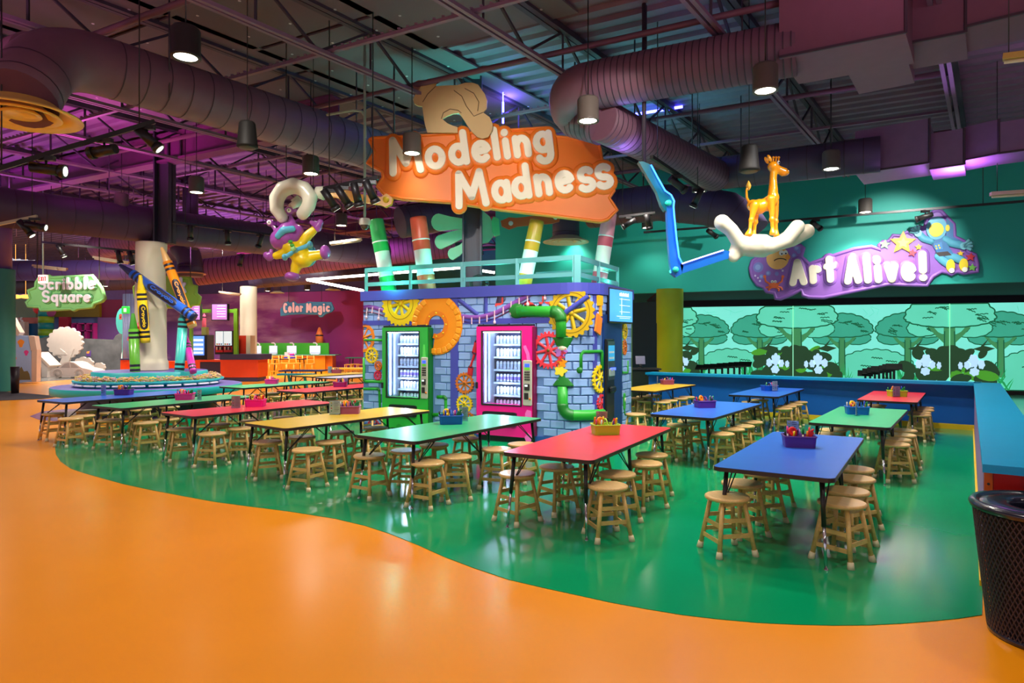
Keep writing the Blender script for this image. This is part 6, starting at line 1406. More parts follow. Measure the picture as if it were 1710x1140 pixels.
mb = MB(); mb.ribbon([acp(*q) for q in arc(262, 385, 40, 22, 200, 330, 10)], .012, [(-1, .06), (-1, .07), (1, .07), (1, .06)], AP); mb.build('fish_mouth', P_('ink', (60, 40, 30)), av, True)
disc(222, 522, 30, (240, 110, 60), 'crab_body', .065, ry=17)
for sx_ in (-1, 1):
    for pts in ([(222+sx_*22, 515), (222+sx_*48, 498), (222+sx_*52, 475)], [(222+sx_*20, 530), (222+sx_*45, 535), (222+sx_*50, 550)], [(222+sx_*15, 535), (222+sx_*30, 545), (222+sx_*28, 556)]):
        mb = MB(); mb.ribbon([acp(*q) for q in pts], .022, [(-1, .05), (-1, .065), (1, .065), (1, .05)], AP); mb.build('crab_leg', P_('pr_240_110_60', (240, 110, 60)), av, True)
    disc(222+sx_*54, 470, 9, (240, 110, 60), 'crab_claw', .066); disc(222+sx_*9, 500, 8, (246, 246, 240), 'crab_eye', .07); disc(222+sx_*9, 502, 3, (30, 30, 40), 'pupil', .075)
def star(cx_, cy_, r, rot, col, nm='star', d=.09):
    x, y = acp(cx_, cy_); k = abs(acp(cx_, cy_+r)[1]-y); b = MB()
    b.prism([(x+k*(1 if i % 2 == 0 else .46)*cos(rot+pi*i/5), y+k*(1 if i % 2 == 0 else .46)*sin(rot+pi*i/5)) for i in range(10)], .04, d, AP); return b.build(nm, P_('pr_%d_%d_%d' % col, col), av, True)
star(985, 270, 72, .25, (244, 160, 40)); star(988, 272, 36, .25, (250, 200, 110), d=.098); star(880, 280, 30, .2, (130, 200, 130)); star(1080, 296, 20, .3, (245, 200, 50)); star(1042, 330, 25, .1, (214, 64, 84)); star(1328, 334, 18, .3, (245, 200, 50)); star(1388, 355, 27, .2, (214, 54, 70)); star(1397, 418, 24, .2, (120, 196, 90))
# plain astronaut: blue suit, closed yellow visor
AS, AD, AY = (98, 178, 206), (62, 120, 176), (244, 214, 50)
def apoly(pts, col, nm, d=.10): b = MB(); b.prism([acp(*q) for q in pts], .05, d, AP); return b.build(nm, P_('pr_%d_%d_%d' % col, col), av, True)
apoly([(1245, 125), (1285, 160), (1285, 235), (1330, 260), (1300, 300), (1240, 290)], AD, 'backpack', .09)
disc(1185, 185, 62, AS, 'helmet', .11, ry=68); disc(1183, 195, 44, AY, 'visor', .12, ry=42); disc(1250, 185, 13, AY, 'ear_cup', .12, ry=20)
apoly([(1150, 245), (1225, 240), (1262, 300), (1285, 335), (1240, 360), (1190, 340), (1165, 290)], AD, 'torso', .105)
for pts, w_ in (([(1160, 262), (1110, 246), (1085, 222)], .075), ([(1235, 250), (1280, 275), (1330, 285)], .08), ([(1200, 350), (1225, 375), (1255, 395)], .085), ([(1250, 345), (1295, 360), (1330, 372)], .085)):
    mb = MB(); mb.ribbon([acp(*q) for q in subdiv(pts, 20)], w_, [(-1, .05), (-1, .10), (0, .115), (1, .10), (1, .05)], AP); mb.build('limb', P_('pr_%d_%d_%d' % AS, AS), av, True)
for x, y in ((1075, 214), (1345, 290)):
    disc(x, y, 22, (130, 206, 222), 'glove', .12)
    for k in range(4): t = 1.4+k*.5 if x < 1200 else -.6+k*.5; mb = MB(); q = acp(x, y); mb.ribbon([q, (q[0]+.17*cos(t), q[1]+.17*sin(t))], .028, [(-1, .06), (-1, .12), (1, .12), (1, .06)], AP); mb.build('glove_finger', P_('pr_130_206_222', (130, 206, 222)), av, True)
for x, y in ((1268, 408), (1345, 402)): disc(x, y, 26, AY, 'boot', .12, ry=38); disc(x+6, y+28, 17, (240, 240, 232), 'boot_toe', .125, ry=15)
apoly([(1165, 278), (1215, 268), (1222, 310), (1180, 318)], (74, 140, 200), 'chest_pack', .12)
for x, y in ((1180, 292), (1198, 288), (1185, 306), (1203, 302)): disc(x, y, 5, AY, 'button', .125)
apoly([(1178, 330), (1250, 322), (1275, 345), (1200, 352)], (60, 50, 50), 'dark_belt', .118)
# ---------------------------------------------------------------- litter bin (expanded metal)
bx, by = 2.90, 3.50
tb_ = thing('litter_bin', 'dark blue expanded metal litter bin with open round lid at the right edge', 'bin', (bx, by, 0))
NAVY = P_('bin_navy', (26, 26, 44), rough=.25, coat=.5); r0, r1, hb = .283, .355, .70
nA, nZ = 76, 26; vs = []; fs = []; idx = {}
def bp(a, z): r = r0+(r1-r0)*z/hb; return (r*cos(a), r*sin(a), z)
mesh_ = MB()
for i in range(nA):
    for k in range(nZ):
        a0 = 2*pi*(i+.5*(k % 2))/nA; da = 2*pi/nA; z0 = .03+(hb-.06)*k/nZ; dz = (hb-.06)/nZ
        for s_ in (-1, 1):               # diamond strands as thin flat quads with thickness
            a1, z1 = a0+s_*da*.5, z0+dz; wv = .0042
            p0, p1 = Vector(bp(a0, z0)), Vector(bp(a1, z1)); n_ = Vector((cos(a0), sin(a0), 0)); t_ = (p1-p0).normalized(); sd_ = n_.cross(t_)*wv; no = n_*.004
            mesh_.add([p0-sd_, p0+sd_, p1+sd_, p1-sd_, p0-sd_*.6+no, p0+sd_*.6+no, p1+sd_*.6+no, p1-sd_*.6+no], [(4, 5, 6, 7), (0, 1, 5, 4), (2, 3, 7, 6), (1, 2, 6, 5), (3, 0, 4, 7), (3, 2, 1, 0)])
tag(mesh_.build('mesh_wall', P_('bin_mesh', (52, 44, 58), rough=.4, metal=.2), tb_), kind='stuff')
b = MB(); b.lathe([(r0-.03, .02), (r1-.035, hb-.02)], 32); b.build('liner', P_('bin_liner', (22, 14, 16), rough=.7), tb_)
b = MB(); b.lathe([(0, .0), (r0+.004, 0), (r0+.008, .03), (r0-.01, .035), (0, .03)], 40); b.build('base_ring', NAVY, tb_)
b = MB(); b.lathe([(r1-.01, hb-.03), (r1+.012, hb-.02), (r1+.018, hb), (r1+.008, hb+.016), (r1-.02, hb+.018), (r1-.035, hb+.006)], 56); b.build('rim', NAVY, tb_)
b = MB(); b.lathe([(r1-.03, hb+.004), (r1-.05, hb+.010), (r1-.09, hb+.014), (.21, hb+.012), (.19, hb+.004), (.185, hb-.02), (.185, hb-.10)], 56); b.build('lid', NAVY, tb_)
# ---------------------------------------------------------------- round crayon bench with sculpted trunk
cxy = W(253, 0, 14.8); bc = (cxy.x, cxy.y, 0)
TQ, VI = P_('bench_teal', (30, 178, 182), rough=.4), P_('bench_violet', (116, 104, 190), rough=.35)
bn = thing('round_bench', 'big round teal bench with violet seat around the white trunk', 'bench', bc)
b = MB(); b.lathe([(1.35, 0), (1.35, .44)], 48); b.build('base', P_('bench_base', (30, 40, 60)), bn)
b = MB(); b.lathe([(1.30, .44), (1.88, .44), (1.90, .46), (1.90, .58), (1.89, .60)], 64); b.build('seat_edge', TQ, bn)
b = MB(); b.lathe([(1.89, .60), (1.1, .605)], 64); b.build('seat', VI, bn)
b = MB(); b.lathe([(1.38, .60), (1.40, .66), (1.50, .70), (1.51, .735), (1.47, .74), (1.44, .72), (1.16, .72)], 64); b.build('tray_ring', TQ, bn)
b = MB(); b.lathe([(1.16, .70), (1.16, .90), (1.14, .915)], 64); b.build('planter_wall', TQ, bn)
b = MB(); b.lathe([(1.14, .915), (0, .92)], 64); b.build('planter_top', VI, bn)
for i in range(14):
    a = pi+pi*(i+.5)/14; b = MB(); b.box((1.56*cos(a), 1.56*sin(a), .625), (.28, .12, .05), Matrix.Translation((0, 0, 0)) if False else None) if False else None
    b.box((0, 0, 0), (.06, .28, .035), Matrix.Translation((1.50*cos(a), 1.50*sin(a), .655)) @ Matrix.Rotation(a, 4, 'Z'), .01); tag(b.build('paper_pad', P_('paper_white', (238, 236, 240)), bn))
b = MB(); rr = random.Random(9); CC = [(238, 190, 90), (240, 210, 160), (230, 150, 120), (220, 190, 210), (240, 220, 110), (200, 170, 120)]
pile = MB()
for i in range(1500):
    a = rr.uniform(0, 2*pi); r = rr.uniform(1.19, 1.43); z = .73+rr.random()**.7*.12*(1-abs(r-1.31)/.16*.6); t = rr.uniform(0, pi); e = rr.uniform(-.35, .35)
    x, y = r*cos(a), r*sin(a); d = Vector((cos(t)*.045, sin(t)*.045, e*.045)); pile.cyl(Vector((x, y, z))-d, Vector((x, y, z))+d, .010, .008, 5)
o = pile.build('crayon_pile', P_('pile_0', CC[0])); o.location = bc; tag(o, 'loose pastel and golden crayons heaped in the round bench tray', 'crayons', None, 'stuff')
for i in range(1, 6): o.data.materials.append(P_('pile_%d' % i, CC[i]))
o.data.polygons.foreach_set('material_index', [(k//7) % 6 for k in range(len(o.data.polygons))])
b = MB(); nT, nZ = 48, 60; vs = []; fs = []
for k in range(nZ+1):
    z = .92+(3.82-.92)*k/nZ
    for i in range(nT):
        a = 2*pi*i/nT; ang = (math.degrees(a)-270+540) % 360-180     # 0 faces the camera
        f = (z-.92)/2.9; r = .35-.03*f
        def carve(z0, h): q = (f-z0)/h; return .035 if (-40+ang*.0 < 90 and ang > -35+70*max(0, q) and 0 < q < 1) else 0
        r -= carve(.50, .42)+carve(.08, .40)*.9
        vs.append((r*cos(a), r*sin(a), z))
for k in range(nZ):
    for i in range(nT): j = (i+1) % nT; fs.append((k*nT+i, k*nT+j, (k+1)*nT+j, (k+1)*nT+i))
fs.append(tuple(nZ*nT+i for i in range(nT))); b.add(vs, fs, True)
o = b.build('sculpted_trunk', mat('trunk_cream', (216, 206, 180), .5, var=.05, scale=1.5)); o.location = bc; m_s = o.modifiers.new('soft', 'SMOOTH'); m_s.iterations = 3
tag(o, 'cream sculpted tree trunk column rising from the round bench', 'column')
def crayon(lab, col, dk, tip, end, r, Z0, Z1, brand=True, flat_end=True, wrap=None):
    p0, p1 = W(*tip, Z0), W(*end, Z1); d = p1-p0; L_ = d.length; q = d.to_track_quat('Z', 'Y').to_matrix().to_4x4(); q.translation = p0
    t = thing('giant_crayon', lab, 'sculpture', p0, 0, 'giant crayons around the trunk')
    m, m2 = P_('cr_%d_%d_%d' % col, col, rough=.3, coat=.3), P_('crd_%d_%d_%d' % dk, dk, rough=.35); k = P_('crayon_band', (30, 26, 44), rough=.4)
    tl = r*3.0
    b = MB(); b.lathe([(0, 0), (r*.28, 0), (r*.34, .02), (r*.80, tl), (r*.80, tl+r*.4)], 20, q); b.build('tip', m2, t, True)
    b = MB(); b.lathe([(r*.8, tl+r*.4), (r, tl+r*.4), (r, L_-r*.5)], 20, q); b.build('wrapper', wrap or m, t, True)
    b = MB(); b.lathe([(r, L_-r*.5), (r*.96, L_-r*.45), (r*.9, L_), (0, L_)], 20, q); b.build('end', m2, t, True)
    for z in (tl+r*1.0, tl+r*2.0, L_-r*2.6, L_-r*1.6): b = MB(); b.lathe([(r*1.0, z), (r*1.015, z+.01), (r*1.015, z+r*.42), (r*1.0, z+r*.42+.01)], 20, q); b.build('black_band', k, t, True)
    if brand:                            # printed oval with the lettering seen on the barrel
        ax = d.normalized(); c_ = p0+ax*(tl+(L_-tl)*.52); vd = (Vector((0, 0, EYE))-c_).normalized(); yv = -(vd.cross(ax)).normalized(); n_ = ax.cross(yv).normalized()
        if n_.dot(vd) < 0: yv = -yv; n_ = -n_
        M_ = Matrix(((ax.x, yv.x, n_.x, c_.x), (ax.y, yv.y, n_.y, c_.y), (ax.z, yv.z, n_.z, c_.z), (0, 0, 0, 1)))
        hl = L_*.19; b = MB(); nn = 24; vs = []; fs = []
        for (fu, dz) in ((1, .006),):
            for i in range(nn+1):
                u = -hl+2*hl*i/nn; hw = .95*math.sqrt(max(0, 1-(u/hl)**4))
                for j in range(9): a = hw*(-1+2*j/8); vs.append((u, r*sin(a)*1.0, r*cos(a)+.006))
            for i in range(nn):
                for j in range(8): fs.append((i*9+j, (i+1)*9+j, (i+1)*9+j+1, i*9+j+1))
        b.add(vs, fs, True, M_); lb = b.build('oval_label', k, t, True)
        b = MB(); its, ro = autoline('Crayola', -hl*.78, -r*.22, hl*.78, -r*.22, 0, r*.05, 1.2)
        for ch, x, y, sx, _ in its: glyph(b, ch, M_ @ Matrix.Translation((x, y, r+.008)), sx, r*.62, r*.085, [(-1, 0), (1, 0)])
        b.build('lettering', m, lb, True)
    return t
crayon('blue giant crayon slanting across the white trunk, navy tip at upper left', (36, 96, 206), (34, 34, 74), (200, 442), (325, 530), .105, 14.35, 14.2)
crayon('yellow giant crayon hanging upright left of the trunk', (244, 206, 20), (246, 210, 30), (234, 459), (243, 572), .10, 14.2, 14.3)
crayon('orange giant crayon leaning along the right side of the trunk', (242, 146, 24), (236, 190, 120), (270, 413), (322, 546), .10, 14.4, 14.4)
crayon('short red giant crayon tucked behind the yellow one', (232, 50, 74), (240, 120, 130), (247, 522), (219, 571), .105, 14.45, 14.3, False)
crayon('green giant crayon standing upright on the bench at left', (96, 174, 50), (64, 150, 40), (222, 523), (226, 628), .10, 14.15, 14.15, False)
crayon('turquoise giant crayon standing upright right of the trunk', (70, 200, 190), (20, 120, 116), (308, 506), (299, 626), .10, 14.4, 14.3, False)
crayon('magenta giant crayon leaning at the right of the bench', (206, 50, 170), (190, 40, 150), (309, 556), (323, 622), .075, 14.6, 14.2, False)
# ---------------------------------------------------------------- hanging signs at left
def hang_sign(nm, lab, Z, outline, lines, board, rimc, letc, w, rimw, rods, th=.10):
    M = plane((0, Z, 0), (1, 0, 0)); pts = [onplane(M, *p) for p in outline]; c_ = onplane(M, *outline[0])
    t = thing(nm, lab, 'sign', M @ Vector((*c_, 0))); b = MB(); b.prism(pts, -th, 0, M); b.ribbon(subdiv(pts+[pts[0]], .12), .05, PUFF(-.05, .04), M, caps=False); b.build('board', board, t, True)
    its = []; ro = 0
    for txt, x0, y0, x1, y1, hpx in lines:
        l, ro = autoline(txt, *onplane(M, x0, y0), *onplane(M, x1, y1), 0, w, 1.25); its += [(c, x, y, sx, hpx*Z/F) for c, x, y, sx, _ in l]
    lettering(t, M, its, w, rimw, 0, letc, rimc, ro, .06, .03)
    for x in rods: p = W(x, outline[0][1], Z+.05); b = MB(); b.cyl(p, (p.x, p.y, 6.30), .012, n=6); b.build('rod', rod_m, t, True)
    return t
o6 = lambda pts: [(x/4.56, 430+y/4.56) for x, y in pts]
GRB, GRR = P_('scribble_green', (134, 206, 124), rough=.45), P_('scribble_rim', (112, 190, 130), rough=.45); WL = P_('letter_white', (244, 240, 248), rough=.4)
hang_sign('hanging_sign', 'green hanging sign reading Scribble Square at far left', 19.0, o6([(275, 190), (300, 150), (370, 140), (390, 152), (700, 140), (715, 160), (745, 200), (770, 235), (795, 310), (775, 330), (715, 350), (705, 375), (590, 385), (560, 400), (540, 388), (310, 400), (300, 375), (215, 370), (200, 340), (230, 310), (215, 250), (270, 230)]),
          [('Scribble', 312/4.56, 430+240/4.56, 728/4.56, 430+238/4.56, 17.5), ('Square', 340/4.56, 430+335/4.56, 695/4.56, 430+335/4.56, 17)], GRB, GRR, WL, .036, .075, (62, 166))
o4 = lambda pts: [(430+x/7.6, 480+y/7.6) for x, y in pts]
hang_sign('hanging_sign', 'blue hanging sign reading Color Magic before the purple wall', 34.0, o4([(300, 272), (335, 245), (365, 195), (385, 182), (400, 202), (460, 190), (480, 195), (500, 215), (610, 205), (645, 188), (690, 192), (930, 192), (945, 225), (966, 270), (940, 300), (870, 325), (845, 340), (820, 366), (790, 366), (770, 335), (560, 328), (400, 335), (300, 355)]),
          [('Color', 430+345/7.6, 480+312/7.6, 430+572/7.6, 480+300/7.6, 13.8), ('Magic', 430+632/7.6, 480+308/7.6, 430+915/7.6, 480+300/7.6, 13.2)], P_('magic_blue', (70, 140, 184)), P_('magic_rim', (60, 124, 170)), P_('magic_pink', (248, 206, 214)), .05, .11, (482, 537))
M = plane((0, 17.0, 0), (1, 0, 0)); t = thing('leafy_sign', 'lime green leafy sign with letter k half hidden behind the trunk', 'sign', W(315, 490, 17))
b = MB(); po = [onplane(M, *p) for p in [(224, 480), (232, 470), (246, 468), (262, 462), (300, 463), (316, 464), (319, 476), (327, 478), (326, 490), (333, 496), (331, 508), (320, 508), (312, 516), (296, 512), (250, 512), (238, 506), (226, 496)]]; b.prism(po, -.1, 0, M); b.ribbon(subdiv(po+[po[0]], .1), .045, PUFF(-.05, .04), M, caps=False); b.build('board', P_('kiosk_lime', (150, 200, 60)), t, True)
b = MB(); glyph(b, 'k', M @ Matrix.Translation((*onplane(M, 303, 487), .0)), .22, .34, .042, FLAT(.02, .07)); b.build('letter', WL, t, True)
for x in (240, 318): p = W(x, 470, 17.05); b = MB(); b.cyl(p, (p.x, p.y, 6.30), .012, n=6); b.build('rod', rod_m, t, True)
p = W(72, 466, 18.2); t = thing('exit_sign', 'small white exit sign with red EXIT letters above Scribble Square', 'sign', p); b = MB(); b.bb(-.13, .13, -.03, .03, -.12, .12, None, .01); b.build('box', mat('exit_white', (250, 225, 215), .4, emit=.5), t)
M = plane((p.x, p.y-.031, p.z), (1, 0, 0)); b = MB(); its, ro = autoline('EXIT', -.10, -.05, .10, -.05, 0, .012, 1)
for ch, x, y, sx, _ in its: glyph(b, ch, M @ Matrix.Translation((x, y, 0)), sx, .11, .012, [(-1, .003), (1, .003)])
b.build('lettering', mat('exit_red', (235, 20, 30), .4, emit=1.2), t, True); b = MB(); b.cyl((0, 0, .12), (0, 0, 6.30-p.z), .02, n=8); b.build('pole', P_('pale_rod', (140, 160, 150)), t)
p = W(210, 517.5, 25); t = thing('exit_sign', 'small green lit sign with white square left of the green crayon', 'sign', p); b = MB(); b.bb(-.15, .15, -.04, .04, -.14, .14, None, .02); b.build('box', mat('green_sign', (40, 180, 60), .4, emit=.5), t); b = MB(); b.bb(-.06, .05, -.045, -.04, -.08, .07); b.build('symbol', P_('print_white', (235, 240, 245)), t); b = MB(); b.cyl((0, 0, .14), (0, 0, 6.30-p.z), .01, n=6); b.build('rod', rod_m, t)
# ---------------------------------------------------------------- far left play area
p = W(3, 0, 20.6); tag((lambda b: (b.lathe([(.36, 0), (.36, .1)], 32, Matrix.Translation((p.x, p.y, 0))), b.lathe([(.355, .1), (.355, 3.82), (.34, 3.84), (0, 3.84)], 32, Matrix.Translation((p.x, p.y, 0))), b)[-1])(MB()).build('round_column', P_('column_teal', (66, 168, 152), rough=.5)), 'round teal column at the left edge', 'column')
b = MB(); b.cyl((p.x, p.y, 3.84), (p.x, p.y, 6.30), .27, n=24); tag(b.build('upper_column', P_('column_violet', (110, 86, 160))), 'violet upper column over the teal one at left edge', 'column')
def panelbox(nm, x0, y0, x1, y1, Z, m, lab=None, cat=None, d=.3, parent=None, ground=False):
    q0, q1 = W(x0, y0, Z), W(x1, y1, Z); z0, z1 = min(q0.z, q1.z), max(q0.z, q1.z)
    if ground: z0 = 0
    b = MB(); b.bb(q0.x, q1.x, Z, Z+d, max(z0, 0), z1)
    o = b.build(nm, m, parent, parent is not None)
    if lab: tag(o, lab, cat)
    return o
CREAM = P_('play_cream', (214, 190, 170), rough=.6)
b = MB(); b.cyl(W(25, 612, 19.6), (W(25, 612, 19.6).x, 19.6, 0), .12, .10, 14); tag(b.build('waste_bin', P_('bin_dark', (40, 28, 32))), 'dark slim bin beside the teal column', 'bin')
ph = thing('playhouse', 'light blue playhouse wall with cream roof edge and printed birds', 'playhouse', (W(40, 0, 24.5).x, 24.5, 0))
M = plane((0, 24.5, 0), (1, 0, 0)); b = MB(); b.prism([onplane(M, *p) for p in [(20, 546), (30, 560), (49, 561), (52, 584), (53, 637), (20, 640)]], -.2, 0, M); b.build('front_wall', P_('play_blue', (160, 190, 236)), ph, True)
b = MB(); b.prism([onplane(M, *p) for p in [(48, 560), (58, 561), (62, 584), (52, 585)]], -.22, .02, M); b.prism([onplane(M, *p) for p in [(53, 584), (62, 584), (61, 637), (53, 638)]], -.22, .01, M); b.prism([onplane(M, *p) for p in [(20, 530), (34, 555), (30, 561), (20, 548)]], -.22, .03, M); b.build('roof_edge', CREAM, ph, True)
for x, y, r, c in ((35, 573, 5, (248, 150, 30)), (44, 589, 3.5, (226, 60, 150)), (22, 600, 5, (250, 120, 40))):
    q = onplane(M, x, y); b = MB(); b.prism([(q[0]+r*.022*(1+.3*sin(3*t))*cos(t), q[1]+r*.03*sin(t)) for t in [2*pi*i/18 for i in range(18)]], .001, .006, M); b.build('printed_bird', P_('bird_%d' % c[0], c), ph, True)
b = MB(); b.prism([onplane(M, *p) for p in [(29, 634), (31, 618), (36, 612), (40, 620), (46, 619), (49, 624), (51, 634)]], .001, .008, M); b.build('printed_bush', P_('bush_olive', (110, 100, 46)), ph, True)
# chalk wall
CHK = mat('chalk_board', (78, 78, 80), .7, var=.35, scale=2.5)
M = plane((0, 31, 0), (1, 0, 0)); b = MB(); b.prism([onplane(M, *p) for p in [(55, 568), (85, 560), (100, 563), (138, 565), (189, 567), (193, 560), (200, 556), (212, 556), (214, 624), (55, 624)]], -.2, 0, M); ck = b.build('chalk_wall', CHK); tag(ck, 'grey chalkboard wall with smeared chalk behind the white tree', 'wall')
b = MB(); b.prism([onplane(M, *p) for p in [(202, 610), (203, 592), (206, 580), (209, 592), (209, 610)]], .001, .02, M); b.build('white_niche', P_('niche', (225, 220, 215)), ck, True)
b = MB(); b.prism([onplane(M, *p) for p in [(144, 587), (152, 585), (152, 595), (144, 594)]], .001, .01, M); b.build('poster', P_('poster_purple', (90, 60, 130)), ck, True); b = MB(); b.prism([onplane(M, *p) for p in [(145, 587), (150, 586), (149, 590), (145, 590)]], .01, .014, M); b.build('poster_art', P_('poster_orange', (240, 150, 50)), ck, True)
def cut(nm, lab, Z, pts, m, d=.12, bumps=None):
    M = plane((0, Z, 0), (1, 0, 0)); t = thing(nm, lab, 'cutout', (W(pts[0][0], 0, Z).x, Z, 0)); return t, M
t, M = cut('tree_cutout', 'white flat cut-out tree with scalloped crown', 29.5, [(105, 600)], CREAM)
c_ = onplane(M, 108, 572); k_ = 29.5/F; b = MB(); b.prism(blob2(c_[0], c_[1], 27*k_, 24*k_, 17, .13, 120, 1), -.12, 0, M); b.build('crown', P_('play_white', (206, 194, 184), rough=.6), t, True)
b = MB(); b.prism([onplane(M, *p) for p in [(99, 627), (100, 606), (104, 596), (96, 590), (97, 586), (106, 590), (112, 586), (124, 582), (118, 596), (114, 606), (116, 627)]], -.10, .02, M); b.prism([onplane(M, *p) for p in [(92, 591), (101, 582), (112, 590), (112, 592), (92, 592)]], 0, .03, M); b.build('trunk', P_('play_white', (206, 194, 184)), t, True)
for lab, cxp, cyp, rx, ry, Z, sd in (('large white bush cut-out behind the car hood', 139, 608, 15, 11, 29, 2), ('small white bush cut-out right of the car', 165, 613, 9, 7, 29.3, 3)):
    t, M = cut('bush_cutout', lab, Z, [(cxp, cyp)], CREAM); c_ = onplane(M, cxp, cyp); k_ = Z/F; b = MB(); b.prism(blob2(c_[0], c_[1], rx*k_, ry*k_, 9, .14, 80, sd), -.1, 0, M); q = onplane(M, cxp, cyp); b.bb(q[0]-.12, q[0]+.12, 0, q[1]-.1, -.1, -.02, M); b.build('leaf_shape', P_('play_white', (206, 194, 184)), t, True)
hs = thing('dog_house', 'small white toy house with dark arch behind the playhouse', 'playhouse', (W(71, 0, 28).x, 28, 0)); M = plane((0, 28, 0), (1, 0, 0))
b = MB(); b.prism([onplane(M, *p) for p in [(60, 629), (60, 602), (70, 596), (79, 604), (79, 630)]], -.6, 0, M); b.build('body', P_('play_white', (206, 194, 184)), hs, True)
b = MB(); b.prism([onplane(M, *p) for p in [(58, 590), (63, 588), (85, 610), (82, 613), (66, 596), (58, 600)]], -.65, .06, M); b.build('roof', CREAM, hs, True)
b = MB(); b.prism([onplane(M, *p) for p in [(61, 629), (61, 613), (65, 609), (69, 613), (69.5, 629)]], .001, .01, M); b.build('arch', P_('arch_dark', (80, 78, 80)), hs, True)
# car
car = thing('toy_car', 'white unpainted toy car in front of the chalkboard wall', 'toy car', (W(121, 0, 27.5).x, 27.5, 0)); M = plane((0, 27.5, 0), (1, 0, 0)); PW = P_('car_cream', (200, 182, 172), rough=.5)
prof = [(82.5, 622), (84, 618), (92, 615), (98, 613), (106, 606), (115, 603.5), (124, 605.5), (136, 614), (150, 617), (158, 621), (160, 624), (158, 628), (152, 629), (84, 629)]
b = MB(); n = len(prof)
for z0, z1, s_ in ((-.85, 0, 1),): b.prism([onplane(M, *p) for p in prof], z0, z1, M)
b.build('body', PW, car, True)
b = MB(); b.prism([onplane(M, *p) for p in [(101, 613.5), (108, 607.5), (115, 605.5), (117, 613.5)]], .0, .006, M); b.prism([onplane(M, *p) for p in [(119, 613.5), (117.5, 605.5), (123, 606.8), (132, 613.8)]], .0, .006, M); b.build('window', P_('car_window', (160, 144, 136), rough=.3), car, True)
for x in (96.3, 132.5):
    q = onplane(M, x, 626); b = MB(); T_ = M @ Matrix.Translation((q[0], .175, -.10)); b.lathe([(0, 0), (.17, 0), (.175, .02), (.175, .10), (.15, .13), (.14, .115), (.10, .115), (.09, .13), (0, .13)], 24, T_); b.build('wheel', P_('car_wheel', (176, 160, 150), rough=.5), car, True)
    b = MB(); b.ribbon([(q[0]+.21*cos(a), .175+.21*sin(a)) for a in [pi*i/12 for i in range(13)]], .012, [(-1, 0), (-1, .02), (1, .02), (1, 0)], M, caps=False); b.build('wheel_arch', PW, car, True)
# coloured shop fronts beyond
FW = 36.0
panelbox('olive_fascia', 60, 507, 166, 529, FW, P_('fascia_olive', (150, 136, 10)), 'olive green fascia band behind the Scribble Square sign', 'fascia', .55)
panelbox('blue_shop_wall', 52, 529, 163, 600, FW+.5, P_('shop_blue', (130, 150, 226)), 'periwinkle blue shop wall behind the white tree', 'wall', ground=True)
panelbox('red_shop_front', 98, 529, 113, 600, FW-.35, P_('shop_red', (190, 50, 80)), 'red wall panel left of the pink shelf', 'wall', ground=True)
panelbox('magenta_wall', 167, 500, 209, 530, FW+.2, P_('shop_magenta', (150, 50, 100)), 'dark magenta upper wall left of the grey tube', 'wall')
panelbox('lavender_shop_wall', 163, 530, 209, 600, FW+.1, P_('shop_lavender', (150, 112, 196)), 'lavender wall panel right of the pink shelf', 'wall', ground=True)
panelbox('sage_fascia', 18, 494, 60, 530, FW-1, P_('shop_sage', (140, 172, 140)), 'sage green shop wall beside the teal column', 'wall', ground=True)
rf = panelbox('scalloped_awning', 18, 530, 66, 540, FW-1.6, P_('shop_salmon', (214, 120, 104)), 'salmon awning strip with white letters beside the teal column', 'awning', .62)
M = plane((0, FW-1.62, 0), (1, 0, 0)); b = MB(); its, ro = autoline('ms', *onplane(M, 24, 538), *onplane(M, 38, 538), 0, .05, 1)
for ch, x, y, sx, _ in its: glyph(b, ch, M @ Matrix.Translation((x, y, 0)), sx, .38, .045, [(-1, .01), (1, .01)])
b.build('lettering', P_('print_white', (235, 240, 245)), rf)
panelbox('blue_cabinet', 40, 540, 66, 600, FW-2, P_('cabinet_blue', (10, 90, 150)), 'deep blue cabinet front below the salmon awning', 'cabinet', ground=True); panelbox('white_post', 28, 537, 41, 600, FW-2.4, P_('post_white', (226, 214, 210)), 'white square post left of the blue cabinet', 'post', ground=True)
sh = thing('pink_shelf', 'magenta cube shelf unit behind the white tree', 'shelf', (W(137, 0, FW-.4).x, FW-.4, 0)); MGS = P_('shelf_magenta', (214, 50, 160))
for x0, y0, x1, y1 in ((119, 539, 155, 541), (119, 551, 155, 553), (119, 539, 121, 600), (128, 539, 130, 600), (141, 539, 144, 600), (154, 539, 156, 600)): panelbox('board', x0, y0, x1, y1, FW-.4, MGS, parent=sh, d=.35, ground=(y1 == 600))
panelbox('back', 119, 539, 155, 600, FW, P_('shelf_grey', (130, 120, 140)), parent=sh, d=.03, ground=True)
cd = thing('candy_column', 'teal and lime striped candy column with lollipops', 'column', (W(77, 0, FW-3).x, FW-3, 0)); xx = W(77, 0, FW-3).x
for i in range(6):
    z0 = 1.2+i*.32; b = MB(); b.cyl((0, 0, z0), (0, 0, z0+.32), .34, n=20); b.build('stripe', P_('candy_teal', (0, 140, 150)) if i % 2 else P_('candy_lime', (130, 180, 40)), cd)
b = MB(); b.cyl((0, 0, 0), (0, 0, 1.2), .34, n=20); b.build('lower_stripe', P_('candy_teal', (0, 140, 150)), cd)
for dx, z, r, c in ((-.25, 3.2, .28, (206, 40, 50)), (.05, 3.35, .26, (214, 60, 60)), (.38, 3.05, .27, (150, 70, 130))): b = MB(); b.ell((dx, -.2, z), (r, .08, r), 16, 10); b.build('lollipop', P_('lolli_%d' % c[2], c), cd)
